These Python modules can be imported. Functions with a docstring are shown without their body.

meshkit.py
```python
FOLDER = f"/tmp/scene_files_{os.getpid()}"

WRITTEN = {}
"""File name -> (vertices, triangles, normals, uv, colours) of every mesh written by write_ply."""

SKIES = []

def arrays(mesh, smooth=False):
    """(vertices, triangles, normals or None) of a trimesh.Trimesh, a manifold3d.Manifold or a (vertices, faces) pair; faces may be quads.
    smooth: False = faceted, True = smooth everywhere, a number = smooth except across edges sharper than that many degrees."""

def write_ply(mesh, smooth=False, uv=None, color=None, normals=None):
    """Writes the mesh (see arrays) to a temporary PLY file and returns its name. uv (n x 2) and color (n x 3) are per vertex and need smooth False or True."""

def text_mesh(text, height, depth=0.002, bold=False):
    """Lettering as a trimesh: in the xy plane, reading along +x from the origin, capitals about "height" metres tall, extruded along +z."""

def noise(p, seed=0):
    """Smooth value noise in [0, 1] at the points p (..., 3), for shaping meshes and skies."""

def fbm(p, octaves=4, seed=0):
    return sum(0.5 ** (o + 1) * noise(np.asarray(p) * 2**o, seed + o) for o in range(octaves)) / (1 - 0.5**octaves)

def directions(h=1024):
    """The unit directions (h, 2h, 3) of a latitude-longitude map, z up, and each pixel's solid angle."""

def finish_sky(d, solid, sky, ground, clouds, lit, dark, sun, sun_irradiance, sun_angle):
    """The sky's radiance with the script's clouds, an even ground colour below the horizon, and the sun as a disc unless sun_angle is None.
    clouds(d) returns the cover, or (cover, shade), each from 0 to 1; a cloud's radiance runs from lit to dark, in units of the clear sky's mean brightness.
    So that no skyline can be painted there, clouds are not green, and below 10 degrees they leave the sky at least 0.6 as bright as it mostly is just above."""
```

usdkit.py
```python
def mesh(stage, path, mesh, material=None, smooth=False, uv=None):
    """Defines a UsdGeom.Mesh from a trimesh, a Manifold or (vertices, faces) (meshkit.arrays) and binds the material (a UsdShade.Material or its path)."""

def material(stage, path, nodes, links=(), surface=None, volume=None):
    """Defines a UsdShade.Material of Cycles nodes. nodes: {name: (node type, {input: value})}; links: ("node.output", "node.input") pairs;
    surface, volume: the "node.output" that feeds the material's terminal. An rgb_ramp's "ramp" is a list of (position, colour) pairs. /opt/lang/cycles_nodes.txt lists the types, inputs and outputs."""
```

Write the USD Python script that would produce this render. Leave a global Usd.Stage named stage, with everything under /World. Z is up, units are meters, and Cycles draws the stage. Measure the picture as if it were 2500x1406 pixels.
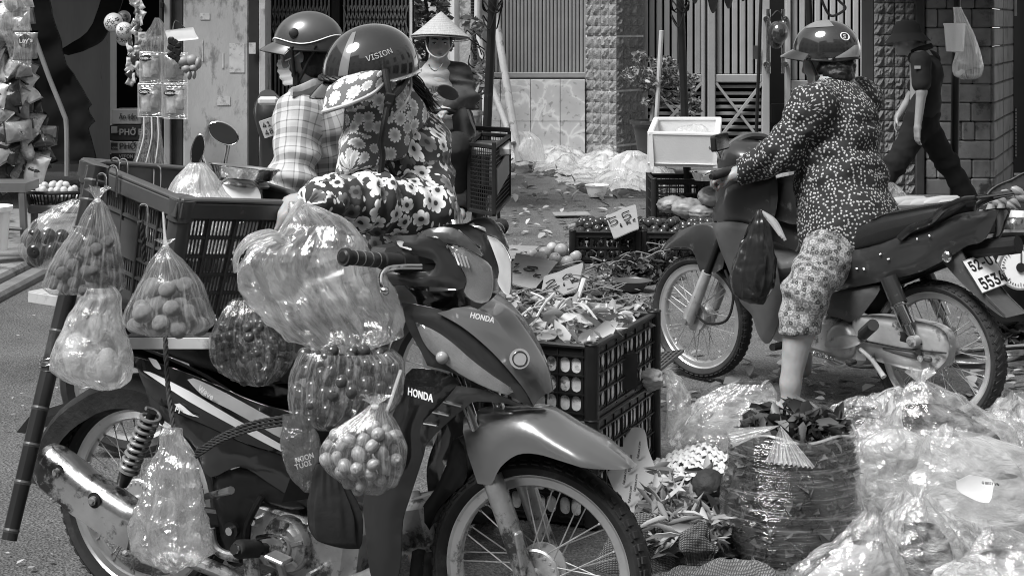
import math, random
import numpy as np, trimesh, manifold3d as m3, usdkit, meshkit
import shapely, shapely.geometry as sg, shapely.affinity as sa, shapely.ops as so
from scipy.spatial import Delaunay
from pxr import Usd, UsdGeom, UsdLux, UsdShade, Gf, Sdf, Vt
stage = Usd.Stage.CreateInMemory()
W = UsdGeom.Xform.Define(stage, '/World')
stage.SetDefaultPrim(W.GetPrim())
UsdGeom.SetStageUpAxis(stage, 'Z'); UsdGeom.SetStageMetersPerUnit(stage, 1.0)
# ---------------------------------------------------------------- camera, sky, sun, exposure
F, EYE, CX, CY = 3900.0, 1.6, 1250.0, 60.0        # focal length in photo pixels, eye height, principal point
cam = UsdGeom.Camera.Define(stage, '/World/camera')
cam.CreateHorizontalApertureAttr(36.0); cam.CreateVerticalApertureAttr(36.0 * 575 / 1024)
cam.CreateFocalLengthAttr(36.0 * F / 2500)
cam.CreateVerticalApertureOffsetAttr(-(703 - CY) / 2500 * 36.0)
cam.AddTransformOp().Set(Gf.Matrix4d(1, 0, 0, 0, 0, 0, 1, 0, 0, -1, 0, 0, 0, 0, EYE, 1))
cam.CreateExposureAttr(2.28)
cam.CreateFStopAttr(0.0)
SUN = np.array([-0.42, -0.36, 0.83]); SUN /= np.linalg.norm(SUN)
sky = UsdLux.DomeLight.Define(stage, '/World/sky')
skym = usdkit.material(stage, '/World/Looks/overcast_sky', {
    's': ('sky_texture', {'sky_type': 'single_scattering', 'sun_disc': False, 'sun_elevation': math.asin(SUN[2]), 'sun_rotation': math.atan2(SUN[0], SUN[1])}),
    'g': ('rgb_to_bw', {}), 'b': ('background_shader', {'strength': 0.06})},
    [('s.color', 'g.color'), ('g.val', 'b.color')], surface='b.background')
UsdShade.MaterialBindingAPI.Apply(sky.GetPrim()).Bind(skym)
sun = UsdLux.DistantLight.Define(stage, '/World/sun')
sun.CreateNormalizeAttr(True); sun.CreateIntensityAttr(0.37); sun.CreateAngleAttr(24.0); sun.CreateColorAttr(Gf.Vec3f(1, 1, 1))
_z = SUN; _x = np.cross([0, 1, 0], _z); _x /= np.linalg.norm(_x); _y = np.cross(_z, _x)
sun.AddTransformOp().Set(Gf.Matrix4d(*_x, 0, *_y, 0, *_z, 0, 0, 0, 30, 1))

# ---------------------------------------------------------------- kit
A = np.array
def P(px, py, D):
    "point of the place at depth D that lies behind photo pixel px, py"
    return A([(px - CX) * D / F, D, EYE - (py - CY) * D / F])
def GD(py, z=0.0): return F * (EYE - z) / (py - CY)
def Gp(px, py, z=0.0): return P(px, py, GD(py, z))
def unit(v): v = A(v, float); return v / (np.linalg.norm(v) + 1e-12)
def lerp(a, b, t): return a + (b - a) * t
rng = np.random.default_rng(7)

class MB:
    "collects triangles (with uv) for one mesh"
    def __init__(s): s.v, s.f, s.t, s.n, s.has = [], [], [], 0, False
    def add(s, v, f, uv=None):
        v = A(v, float); f = A(f, int)
        if f.shape[1] == 4: f = np.vstack([f[:, [0, 1, 2]], f[:, [0, 2, 3]]])
        s.v.append(v); s.f.append(f + s.n); s.n += len(v)
        if uv is not None: s.has = True
        s.t.append(np.zeros((len(v), 2)) if uv is None else A(uv, float)); return s
    def tm(s, m): return s.add(m.vertices, m.faces)
    def join(s, o):
        if o.n: s.add(np.vstack(o.v), np.vstack(o.f), np.vstack(o.t) if o.has else None)
        return s
    def get(s): return np.vstack(s.v), np.vstack(s.f), (np.vstack(s.t) if s.has else None)
    def xf(s, M):
        s.v = [v @ A(M)[:3, :3].T + A(M)[:3, 3] for v in s.v]; return s
    def map(s, fn): s.v = [fn(v) for v in s.v]; return s
    def mirror_y(s):
        o = MB(); v, f, t = s.get(); v = v * [1, -1, 1]; o.add(v, f[:, ::-1], t if s.has else None); return o

def frame(o, x, z=(0, 0, 1)):
    "4x4 with x axis along x, z near z"
    x = unit(x); y = unit(np.cross(z, x)); z = np.cross(x, y)
    M = np.eye(4); M[:3, 0], M[:3, 1], M[:3, 2], M[:3, 3] = x, y, z, o; return M
def rotm(ax, deg): return trimesh.transformations.rotation_matrix(math.radians(deg), ax)
def grid_faces(n, m, wrap=False):
    i, j = np.meshgrid(np.arange(n - 1), np.arange(m if wrap else m - 1), indexing='ij'); j2 = (j + 1) % m
    return np.stack([i * m + j, i * m + j2, (i + 1) * m + j2, (i + 1) * m + j], -1).reshape(-1, 4)
def box(c, s, R=None, bev=0.0):
    "box with chamfered edges"
    c, h = A(c, float), A(s, float) / 2; b = min(bev, h.min() * 0.9); o = MB()
    if b <= 0:
        v = A([[x, y, z] for x in (-1, 1) for y in (-1, 1) for z in (-1, 1)], float) * h
        f = A([[0, 1, 3, 2], [4, 6, 7, 5], [0, 4, 5, 1], [2, 3, 7, 6], [0, 2, 6, 4], [1, 5, 7, 3]])
    else:
        v, f = [], []
        pts = []
        for x in (-1, 1):
            for y in (-1, 1):
                for z in (-1, 1):
                    k = A([x, y, z]) * h
                    for a in range(3):
                        q = k - A([x, y, z]) * b; q[a] = k[a]; pts.append(q)
        hm = trimesh.convex.convex_hull(A(pts)); v, f = A(hm.vertices), A(hm.faces)
    if R is not None: v = v @ A(R)[:3, :3].T
    return o.add(v + c, f)
def bar(a, b, w, h, up=(0, 0, 1), bev=0.0):
    a, b = A(a, float), A(b, float); L = np.linalg.norm(b - a)
    up = A(up, float)
    if abs(np.dot(unit(b - a), unit(up))) > 0.98: up = A([0, 1, 0.0])
    return box((a + b) / 2, (L, w, h), frame((0, 0, 0), b - a, up), bev)
def curve(pts, n=8):
    "Catmull-Rom through the points"
    p = A(pts, float)
    if len(p) < 3: return np.linspace(p[0], p[-1], n + 1) if len(p) == 2 else p
    q = np.vstack([2 * p[0] - p[1], p, 2 * p[-1] - p[-2]]); out = []
    for i in range(1, len(q) - 2):
        for t in np.arange(n) / n:
            out.append(0.5 * (2 * q[i] + (q[i + 1] - q[i - 1]) * t + (2 * q[i - 1] - 5 * q[i] + 4 * q[i + 1] - q[i + 2]) * t * t + (3 * q[i] - q[i - 1] - 3 * q[i + 1] + q[i + 2]) * t ** 3))
    return A(out + [p[-1]])
def loft(rings, cap=(True, True), uv=True, closed=True):
    r = A(rings, float); n, m = r.shape[:2]; o = MB()
    if closed: r = np.concatenate([r, r[:, :1]], 1)
    m2 = r.shape[1]
    u = np.linspace(0, 1, m2)[None].repeat(n, 0)
    d = np.linalg.norm(np.diff(r, axis=0), axis=2).mean(1); vv = np.concatenate([[0], np.cumsum(d)])[:, None].repeat(m2, 1)
    o.add(r.reshape(-1, 3), grid_faces(n, m2), np.stack([u, vv], -1).reshape(-1, 2) if uv else None)
    for e, k in ((0, 0), (1, -1)):
        if cap[e]:
            c = r[k, :m].mean(0); f = [[m, (j + 1) % m, j] if e == 0 else [m, j, (j + 1) % m] for j in range(m)]
            o.add(np.vstack([r[k, :m], c]), f, np.vstack([np.stack([u[k, :m], vv[k, :m]], 1), [[0.5, vv[k, 0]]]]) if uv else None)
    return o
def tube(pts, r, sides=8, cap=True, up=None, uv=False, flat=1.0):
    p = A(pts, float); n = len(p); r = np.broadcast_to(A(r, float), (n,)) if np.ndim(r) <= 1 and np.size(r) in (1, n) else np.interp(np.linspace(0, 1, n), np.linspace(0, 1, len(r)), r)
    t = np.gradient(p, axis=0); t /= np.linalg.norm(t, axis=1, keepdims=True) + 1e-12
    a = A(up, float) if up is not None else (A([0, 0, 1.0]) if abs(t[0, 2]) < 0.9 else A([1.0, 0, 0]))
    rings, ang = [], np.arange(sides) * 2 * np.pi / sides
    for k in range(n):
        a = a - t[k] * np.dot(a, t[k]); a /= np.linalg.norm(a) + 1e-12; b = np.cross(t[k], a)
        rings.append(p[k] + r[k] * (np.cos(ang)[:, None] * b * flat + np.sin(ang)[:, None] * a))
    return loft(rings, (cap, cap), uv)
def rod(a, b, r, sides=8): return tube([a, b], r, sides)
def lathe(prof, n=24, M=None, uv=False):
    "profile of (radius, z); closed where the radius is 0"
    p = A(prof, float); ang = np.arange(n) * 2 * np.pi / n
    R = np.stack([p[:, 0, None] * np.cos(ang), p[:, 0, None] * np.sin(ang), np.repeat(p[:, 1, None], n, 1)], -1)
    o = loft(R, (False, False), uv)
    return o.xf(M) if M is not None else o
def ball(c, r, sub=2, M=None):
    m = trimesh.creation.icosphere(sub, 1.0); v = A(m.vertices) * r
    if M is not None: v = v @ A(M)[:3, :3].T
    return MB().add(v + A(c, float), m.faces)
def poly(p): return sg.Polygon(p) if not isinstance(p, sg.base.BaseGeometry) else p
def prism(pg, h, M=None):
    "extrudes a 2D polygon (with holes) from z=0 to z=h, then moves it by M"
    o = MB(); pg = poly(pg)
    for g in getattr(pg, 'geoms', [pg]):
        if g.is_empty or g.area < 1e-9: continue
        o.tm(trimesh.creation.extrude_polygon(g, h, engine='earcut'))
    return o.xf(M) if M is not None else o
def rrect(x0, y0, x1, y1, r, q=4):
    r = min(r, (x1 - x0) / 2 - 1e-5, (y1 - y0) / 2 - 1e-5); return sg.box(x0 + r, y0 + r, x1 - r, y1 - r).buffer(r, quad_segs=q)
def spoly(pts, n=5): return sg.Polygon(curve(list(pts) + [pts[0]], n)[:-1]).buffer(0)
def sheet(pg, step, yfun, thick=0.0, edge=0.0, ew=0.03, subd=False):
    "a curved panel over a 2D outline: points (x, z) get y = yfun(x, z), the rim turns in by edge over width ew; thick closes its back"
    pg = poly(pg); pg = max(getattr(pg, 'geoms', [pg]), key=lambda g: g.area); bl = pg.exterior
    nb = max(12, int(bl.length / step)); b = A([bl.interpolate(i / nb, normalized=True).coords[0] for i in range(nb)])
    x0, z0, x1, z1 = pg.bounds; ins = pg.buffer(-step * 0.55)
    gx, gz = np.meshgrid(np.arange(x0, x1, step), np.arange(z0, z1, step * 0.87)); gx = gx + (np.arange(gx.shape[0]) % 2)[:, None] * step / 2
    q = np.stack([gx.ravel(), gz.ravel()], 1); q = q[shapely.contains_xy(ins, q[:, 0], q[:, 1])] if not ins.is_empty else q[:0]
    holes = [A([h.interpolate(i / 12, normalized=True).coords[0] for i in range(12)]) for h in pg.interiors]
    pts = np.vstack([b, q] + holes); tri = Delaunay(pts).simplices; c = pts[tri].mean(1)
    tri = tri[shapely.contains_xy(pg.buffer(step * 0.02), c[:, 0], c[:, 1])]
    a = np.cross(pts[tri[:, 1]] - pts[tri[:, 0]], pts[tri[:, 2]] - pts[tri[:, 0]]); tri = np.where((a > 0)[:, None], tri[:, ::-1], tri)
    d = shapely.distance(shapely.points(pts), bl); y = yfun(pts[:, 0], pts[:, 1]) * np.ones(len(pts))
    sgn = 1
    y = y - edge * (1 - np.clip(d / ew, 0, 1)) ** 2
    v = np.stack([pts[:, 0], y, pts[:, 1]], 1); o = MB().add(v, tri[:, ::-1] if False else tri, pts)
    if thick:
        v2 = v.copy(); v2[:, 1] -= thick; o.add(v2, tri[:, ::-1], pts)
        i = np.arange(nb); j = (i + 1) % nb; nv = len(v); o2 = np.vstack([v[:nb], v2[:nb]])
        o.add(o2, np.stack([i, j, j + nb, i + nb], 1), np.vstack([pts[:nb], pts[:nb]]))
    return o
def fbm(p, o=4, s=0): return meshkit.fbm(A(p), o, s) * 2 - 1
def ridge(p, o=3, s=0):
    p = A(p); r = 0; w = 1; t = 0
    for k in range(o): r = r + w * (1 - 2 * np.abs(2 * meshkit.noise(p * 2 ** k, s + k) - 1)); t += w; w *= .55
    return r / t
def facet(p, f, seed=0):
    "straight sharp folds: sum of zigzags along random directions"
    q = np.random.default_rng(seed); r = 0; p = p + .25 / f * np.stack([fbm(p * f * .4 + k * 5, 2, seed + k) for k in range(3)], -1)
    for k in range(6): d = q.normal(0, 1, 3); d /= np.linalg.norm(d); w = q.uniform(.5, 1); fk = f * (.6 + .35 * k); r = r + w * np.abs(2 * ((p @ d * fk + q.random()) % 1) - 1) / (1 + .5 * k)
    return r / 1.6 - .75
def vnormals(v, f, crease=None):
    key = np.round(v * 1e5).astype(np.int64); _, inv = np.unique(key, axis=0, return_inverse=True); inv = inv.ravel()
    fn = np.cross(v[f[:, 1]] - v[f[:, 0]], v[f[:, 2]] - v[f[:, 0]]); n = np.zeros((inv.max() + 1, 3))
    for k in range(3): np.add.at(n, inv[f[:, k]], fn)
    n = n[inv]; L = np.linalg.norm(n, axis=1, keepdims=True); return np.where(L > 0, n / np.maximum(L, 1e-300), [0, 0, 1.0])
used = {}
def numbered(parent, name):
    k = parent + '/' + name; i = used.get(k, -1) + 1; used[k] = i
    return k if i == 0 else f'{k}_{i:03d}'
def put(path, o, mat, smooth=35, normals=None):
    if isinstance(o, MB): v, f, t = o.get()
    elif isinstance(o, tuple): v, f, t = (*o, None)[:3]
    else: v, f, t = A(o.vertices), A(o.faces), None
    if t is None and normals is None:
        m = usdkit.mesh(stage, path, (v, f), mat, smooth=smooth)
    else:
        n = normals if normals is not None else (vnormals(v, f) if smooth else None)
        m = UsdGeom.Mesh.Define(stage, path)
        m.CreatePointsAttr(Vt.Vec3fArray.FromNumpy(v.astype(np.float32))); m.CreateFaceVertexCountsAttr(Vt.IntArray.FromNumpy(np.full(len(f), 3, np.int32)))
        m.CreateFaceVertexIndicesAttr(Vt.IntArray.FromNumpy(f.astype(np.int32).ravel())); m.CreateSubdivisionSchemeAttr('none')
        if n is not None: m.CreateNormalsAttr(Vt.Vec3fArray.FromNumpy(n.astype(np.float32))); m.SetNormalsInterpolation('vertex')
        if t is not None: UsdGeom.PrimvarsAPI(m).CreatePrimvar('st', Sdf.ValueTypeNames.TexCoord2fArray, 'vertex').Set(Vt.Vec2fArray.FromNumpy(t.astype(np.float32)))
        UsdShade.MaterialBindingAPI.Apply(m.GetPrim()).Bind(mat)
    return m.GetPrim()
def tag(p, label=None, cat=None, group=None, kind=None):
    for k, x in (('label', label), ('category', cat), ('group', group), ('kind', kind)):
        if x: p.SetCustomDataByKey(k, x)
    return p
def mat4(o=(0, 0, 0), M=None):
    T = np.eye(4) if M is None else A(M, float).copy(); T[:3, 3] = T[:3, 3] + A(o); return Gf.Matrix4d(*T.T.ravel().tolist())
class Thing:
    "an Xform directly under /World whose children are its parts; meshes are given in the place's coordinates (or in the thing's own with M)"
    def __init__(s, name, label, cat, o=(0, 0, 0), M=None, group=None, kind=None):
        s.path = numbered('/World', name); s.local = M is not None; s.o = A(o, float)
        x = UsdGeom.Xform.Define(stage, s.path); x.AddTransformOp().Set(mat4(o, M)); s.prim = tag(x.GetPrim(), label, cat, group, kind)
    def part(s, name, mesh, mat, under=None, smooth=35, label=None, kind=None, normals=None):
        path = numbered(under.GetPath().pathString if under is not None else s.path, name)
        if not s.local:
            v, f, t = mesh.get() if isinstance(mesh, MB) else (A(mesh.vertices), A(mesh.faces), None)
            mesh = MB().add(v - s.o, f, t)
        return tag(put(path, mesh, mat, smooth, normals), label, kind=kind)
def solo(name, mesh, mat, label, cat=None, group=None, kind=None, smooth=35):
    return tag(put(numbered('/World', name), mesh, mat, smooth), label, cat, group, kind)
def copy_of(src, o, M=None, label=None, group=None):
    "another instance of a thing with its parts"
    src = src.prim if isinstance(src, Thing) else src
    name = src.GetName(); base = name.rsplit('_', 1)[0] if name[-3:].isdigit() else name
    x = UsdGeom.Xform.Define(stage, numbered('/World', base)); p = x.GetPrim()
    p.GetReferences().AddInternalReference(src.GetPath()); p.SetInstanceable(True)
    x.GetPrim().GetAttribute('xformOp:transform').Set(mat4(o, M)) if x.GetPrim().GetAttribute('xformOp:transform') else x.AddTransformOp().Set(mat4(o, M))
    was = src.GetCustomData(); return tag(p, label or was.get('label'), was.get('category'), group or was.get('group'))
def rand_rot(s=1.0, r=None):
    q = trimesh.transformations.random_rotation_matrix((r or rng).random(3)); q[:3, :3] *= s; return q
# ---------------------------------------------------------------- materials
mats = {}
def N(name, nodes, links, surface):
    if name not in mats: mats[name] = usdkit.material(stage, '/World/Looks/' + name, nodes, links, surface=surface)
    return mats[name]
def g3(x): return (x, x, x)
def mt(name, c, rough=.6, metal=0., var=.25, vs=5., bump=0., bs=60., spec=.5, coat=0., dirt=None, ds=3., dt=.55, stretch=(1, 1, 1), uv=False, translucent=0.):
    "grey surface: tone varied by noise, fine relief, optional patches of another tone (dirt)"
    if name in mats: return mats[name]
    if c < .06 and rough > .3: spec *= .45
    if c < .09: c *= .62
    if dirt is not None and dirt < .13: dirt *= .7
    nd = {'tc': ('attribute', {'attribute': 'st'}) if uv else ('texture_coordinate', {}), 'mp': ('mapping', {'scale': stretch}),
          'n': ('noise_texture', {'scale': vs, 'detail': 5., 'roughness': .6}), 'r': ('rgb_ramp', {'ramp': [(.25, g3(c * (1 - var))), (.75, g3(min(1, c * (1 + var))))]}),
          'p': ('principled_bsdf', {'roughness': rough, 'metallic': metal, 'specular_ior_level': spec, 'coat_weight': coat, 'coat_roughness': .08})}
    ln = [('tc.vector' if uv else 'tc.object', 'mp.vector'), ('mp.vector', 'n.vector'), ('n.fac', 'r.fac')]; col = 'r.color'
    if dirt is not None:
        nd |= {'dn': ('noise_texture', {'scale': ds, 'detail': 8., 'roughness': .7}), 'dr': ('rgb_ramp', {'ramp': [(dt, g3(0)), (dt + .08, g3(1))]}), 'dm': ('mix', {'color2': g3(dirt)})}
        ln += [('mp.vector', 'dn.vector'), ('dn.fac', 'dr.fac'), ('dr.color', 'dm.fac'), (col, 'dm.color1')]; col = 'dm.color'
    ln += [(col, 'p.base_color')]
    if bump:
        nd |= {'bn': ('noise_texture', {'scale': bs, 'detail': 4., 'roughness': .6}), 'b': ('bump', {'distance': bump, 'strength': 1.})}
        ln += [('mp.vector', 'bn.vector'), ('bn.fac', 'b.height'), ('b.normal', 'p.normal')]
    s = 'p.BSDF'
    if translucent:
        nd |= {'tl': ('translucent_bsdf', {}), 'mx': ('mix_closure', {'fac': translucent})}
        ln += [(col, 'tl.color'), ('p.BSDF', 'mx.closure1'), ('tl.BSDF', 'mx.closure2')]; s = 'mx.closure'
    return N(name, nd, ln, s)
def film(name, a0=.12, a1=.75, su=70., sv=6., white=.8, rough=.12, lo=.45, hi=.7, bump=.004, crinkle=25., crum=0.0, gl=.9, gz=.10):
    "clear plastic film: opacity rises along the stretched creases, gloss over small wrinkles"
    if name in mats: return mats[name]
    nd = {'st': ('attribute', {'attribute': 'st'}), 'mp': ('mapping', {'scale': (su, sv, 1)}), 'n': ('noise_texture', {'scale': 1., 'detail': 4., 'roughness': .65, 'distortion': .3}),
          'r': ('map_range', {'from_min': lo, 'from_max': hi, 'to_min': a0, 'to_max': a1, 'clamp': True}),
          'tc': ('texture_coordinate', {}), 'cn': ('noise_texture', {'scale': crinkle, 'detail': 5., 'roughness': .6, 'type': 'ridged_multifractal' if crum else 'fBM'}),
          'mul': ('math', {'math_type': 'multiply', 'value2': .6}), 'ad': ('math', {'math_type': 'add'}), 'b': ('bump', {'distance': bump, 'strength': 1.}),
          'd': ('diffuse_bsdf', {'color': g3(white)}), 'tl': ('translucent_bsdf', {'color': g3(white)}), 'dm': ('mix_closure', {'fac': .55}),
          'tr': ('transparent_bsdf', {'color': g3(.97)}), 'fm': ('mix_closure', {}), 'gl': ('glossy_bsdf', {'roughness': rough, 'color': g3(gl)}),
          'lw': ('layer_weight', {'blend': .5}), 'p5': ('math', {'math_type': 'power', 'value2': 4.}), 'fr': ('math', {'math_type': 'multiply_add', 'value2': .9, 'value3': gz}), 'out': ('mix_closure', {})}
    ln = [('st.vector', 'mp.vector'), ('mp.vector', 'n.vector'), ('n.fac', 'r.value'), ('tc.object', 'cn.vector'), ('cn.fac', 'mul.value1'), ('mul.value', 'ad.value1'), ('n.fac', 'ad.value2'),
          ('ad.value', 'b.height'), ('b.normal', 'd.normal'), ('b.normal', 'tl.normal'), ('b.normal', 'gl.normal'), ('b.normal', 'lw.normal'), ('lw.facing', 'p5.value1'), ('p5.value', 'fr.value1'), ('d.BSDF', 'dm.closure1'), ('tl.BSDF', 'dm.closure2'),
          ('tr.BSDF', 'fm.closure1'), ('dm.closure', 'fm.closure2'), ('r.result', 'fm.fac'), ('fr.value', 'out.fac'), ('fm.closure', 'out.closure1'), ('gl.BSDF', 'out.closure2')]
    return N(name, nd, ln, 'out.closure')
# ---------------------------------------------------------------- the setting
def slab(x0, y0, x1, y1, D, th=.05, bev=0.0, D2=None):
    "upright slab whose front face lies at depth D behind the photo rectangle, going back by th"
    a, b = P(x0, y1, D), P(x1, y0, D); return box(((a[0] + b[0]) / 2, D + th / 2, (a[2] + b[2]) / 2), (b[0] - a[0], th, b[2] - a[2]), bev=bev)
def strip3(pts, w, th, D=None):
    o = MB()
    for a, b in zip(pts[:-1], pts[1:]): o.join(bar(a, b, th, w, up=(0, 0, 1)))
    return o
def px_prism(pts, D, th, n=0, bend=0.0, seed=0):
    "upright flat thing with the outline pts (photo pixels) standing at depth D, thickness th"
    q = A([P(x, y, D) for x, y in pts]); pg = spoly(q[:, [0, 2]], n) if n else sg.Polygon(q[:, [0, 2]]).buffer(0)
    def yf(x, z): return D + bend * fbm(np.stack([x * 4, z * 4, x * 0 + seed], 1), 3, seed) if bend else D + 0 * x
    s = max(.02, math.sqrt(pg.area) / 16)
    return sheet(pg, s, yf, thick=-th)

m_road = N('asphalt', {'tc': ('texture_coordinate', {}), 'n': ('noise_texture', {'scale': 1.1, 'detail': 6., 'roughness': .65}), 'f': ('noise_texture', {'scale': 95., 'detail': 4., 'roughness': .8}),
    'v': ('voronoi_texture', {'scale': 95.}), 'r': ('rgb_ramp', {'ramp': [(.3, g3(.07)), (.5, g3(.115)), (.72, g3(.165))]}), 'r2': ('rgb_ramp', {'ramp': [(.3, g3(.35)), (.5, g3(.95)), (.72, g3(1.9))]}),
    'm': ('mix', {'mix_type': 'multiply', 'fac': 1.}), 's': ('noise_texture', {'scale': 9., 'detail': 7., 'roughness': .75}), 'sr': ('rgb_ramp', {'ramp': [(.60, g3(1.)), (.68, g3(.55))]}), 'm2': ('mix', {'mix_type': 'multiply', 'fac': 1.}),
    'b': ('bump', {'distance': .011, 'strength': 1.}), 'ad': ('math', {'math_type': 'add'}), 'p': ('principled_bsdf', {'roughness': .75, 'specular_ior_level': .35})},
    [('tc.object', 'n.vector'), ('tc.object', 'f.vector'), ('tc.object', 'v.vector'), ('tc.object', 's.vector'), ('n.fac', 'r.fac'), ('f.fac', 'r2.fac'), ('r.color', 'm.color1'), ('r2.color', 'm.color2'), ('s.fac', 'sr.fac'), ('m.color', 'm2.color1'), ('sr.color', 'm2.color2'), ('m2.color', 'p.base_color'),
     ('f.fac', 'ad.value1'), ('v.distance', 'ad.value2'), ('ad.value', 'b.height'), ('b.normal', 'p.normal')], 'p.BSDF')
xs = np.linspace(-40, 40, 161); ys = np.concatenate([np.linspace(-30, 2, 33), np.linspace(2.2, 20, 90), np.linspace(20.5, 70, 40)])
gx, gy = np.meshgrid(xs, ys); gz = .012 * fbm(np.stack([gx.ravel() * .7, gy.ravel() * .7, 0 * gx.ravel()], 1), 3, 3)
solo('road', MB().add(np.stack([gx.ravel(), gy.ravel(), gz.ravel() - .012], 1), grid_faces(len(ys), len(xs))), m_road, 'dark worn asphalt street', kind='structure', smooth=True)
m_pave = mt('pavement_concrete', .2, .8, var=.3, vs=2.5, bump=.004, bs=45, dirt=.07, ds=4, dt=.52)
solo('pavement', box((-7.6, 8.4, .02), (9.0, 9.6, .12), bev=.02), m_pave, 'stained concrete pavement in front of the shop', kind='structure')
solo('kerb', box((-3.03, 8.4, -.005), (.13, 9.6, .09), bev=.02), mt('kerb_stone', .13, .8, var=.35, vs=6, bump=.005, bs=30), 'low worn kerb along the pavement', kind='structure')

# shop house on the left
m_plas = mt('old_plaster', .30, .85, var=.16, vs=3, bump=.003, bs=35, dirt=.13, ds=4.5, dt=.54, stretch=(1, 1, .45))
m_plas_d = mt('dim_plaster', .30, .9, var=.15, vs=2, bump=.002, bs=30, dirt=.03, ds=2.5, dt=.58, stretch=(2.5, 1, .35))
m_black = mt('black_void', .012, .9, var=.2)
m_steel_d = mt('dark_painted_steel', .055, .5, var=.25, vs=8, bump=.001, bs=60, dirt=.12, ds=9, dt=.68)
m_steel_m = mt('grey_painted_steel', .2, .5, var=.15, vs=6, bump=.001, bs=50, dirt=.10, ds=7, dt=.66)
shop = Thing('shop_house', 'open fronted shop house with dim plaster inside and a stained pillar', 'building', P(300, 400, 13))
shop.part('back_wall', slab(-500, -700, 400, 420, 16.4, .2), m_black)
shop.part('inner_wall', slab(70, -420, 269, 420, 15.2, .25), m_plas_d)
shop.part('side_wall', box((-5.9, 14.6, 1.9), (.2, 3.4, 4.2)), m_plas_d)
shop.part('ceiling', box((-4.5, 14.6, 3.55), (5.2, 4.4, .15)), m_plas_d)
shop.part('lintel', slab(-450, -720, 1010, -420, 12.95, .5), m_plas)
shop.part('pillar', slab(447, -430, 607, 480, 13.0, .55, .012), m_plas, label='stained plaster pillar between the shop front and the folding gate')
for i, (a, b, m, dz) in enumerate(((388, 396, m_steel_d, .02), (400, 415, m_steel_m, .0), (419, 446, m_steel_d, .05), (607, 631, mt('dark_channel', .03, .6), -.03), (632, 648, m_plas, -.05))):
    shop.part('shutter_rail' if i < 3 else 'door_jamb', slab(a, -430, b, 480, 13.02 + dz, .3, .004), m)
for q in ((489, 33, 512, 49), (560, 106, 597, 178), (607.5, 105, 624, 132), (636, 8, 647, 22), (494, 99, 496, 150), (542, 130, 546, 168), (530, 236, 562, 258)):
    shop.part('torn_poster', slab(*q, 12.94 if q[0] > 600 else 12.995, .006), mt('poster_paper', .38, .8, var=.2, vs=12, dirt=.2, ds=14, dt=.52))
shop.part('switch_box', slab(391, 6, 399, 20, 12.99, .03, .004), m_black)
# folding gate
gate = Thing('folding_gate', 'closed metal folding gate with crossed scissor links beside the shop pillar', 'gate', P(825, 480, 13.5))
m_fg = mt('gate_iron', .10, .55, var=.25, vs=9, bump=.001, bs=60, dirt=.2, ds=6, dt=.66)
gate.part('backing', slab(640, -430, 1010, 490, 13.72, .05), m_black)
k = 0
for i in range(38):
    x = 650 + i * 9.4
    if 806 < x < 834: continue
    gate.part('gate_bar', slab(x, -430, x + 4.6, 485, 13.5 + (i % 2) * .02, .03, .004), m_fg)
for x0, x1 in ((650, 806), (836, 1003)):
    n = int((x1 - x0) / 9.4)
    for yy in (48, -220, 420):
        for i in range(n - 1):
            x = x0 + i * 9.4
            for s in (-1, 1):
                a, b = P(x + 2, yy - s * 34, 13.485), P(x + 20, yy + s * 34, 13.485)
                gate.part('scissor_link', bar(a, b, .008, .012, up=(0, 1, 0)), m_fg)
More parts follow.
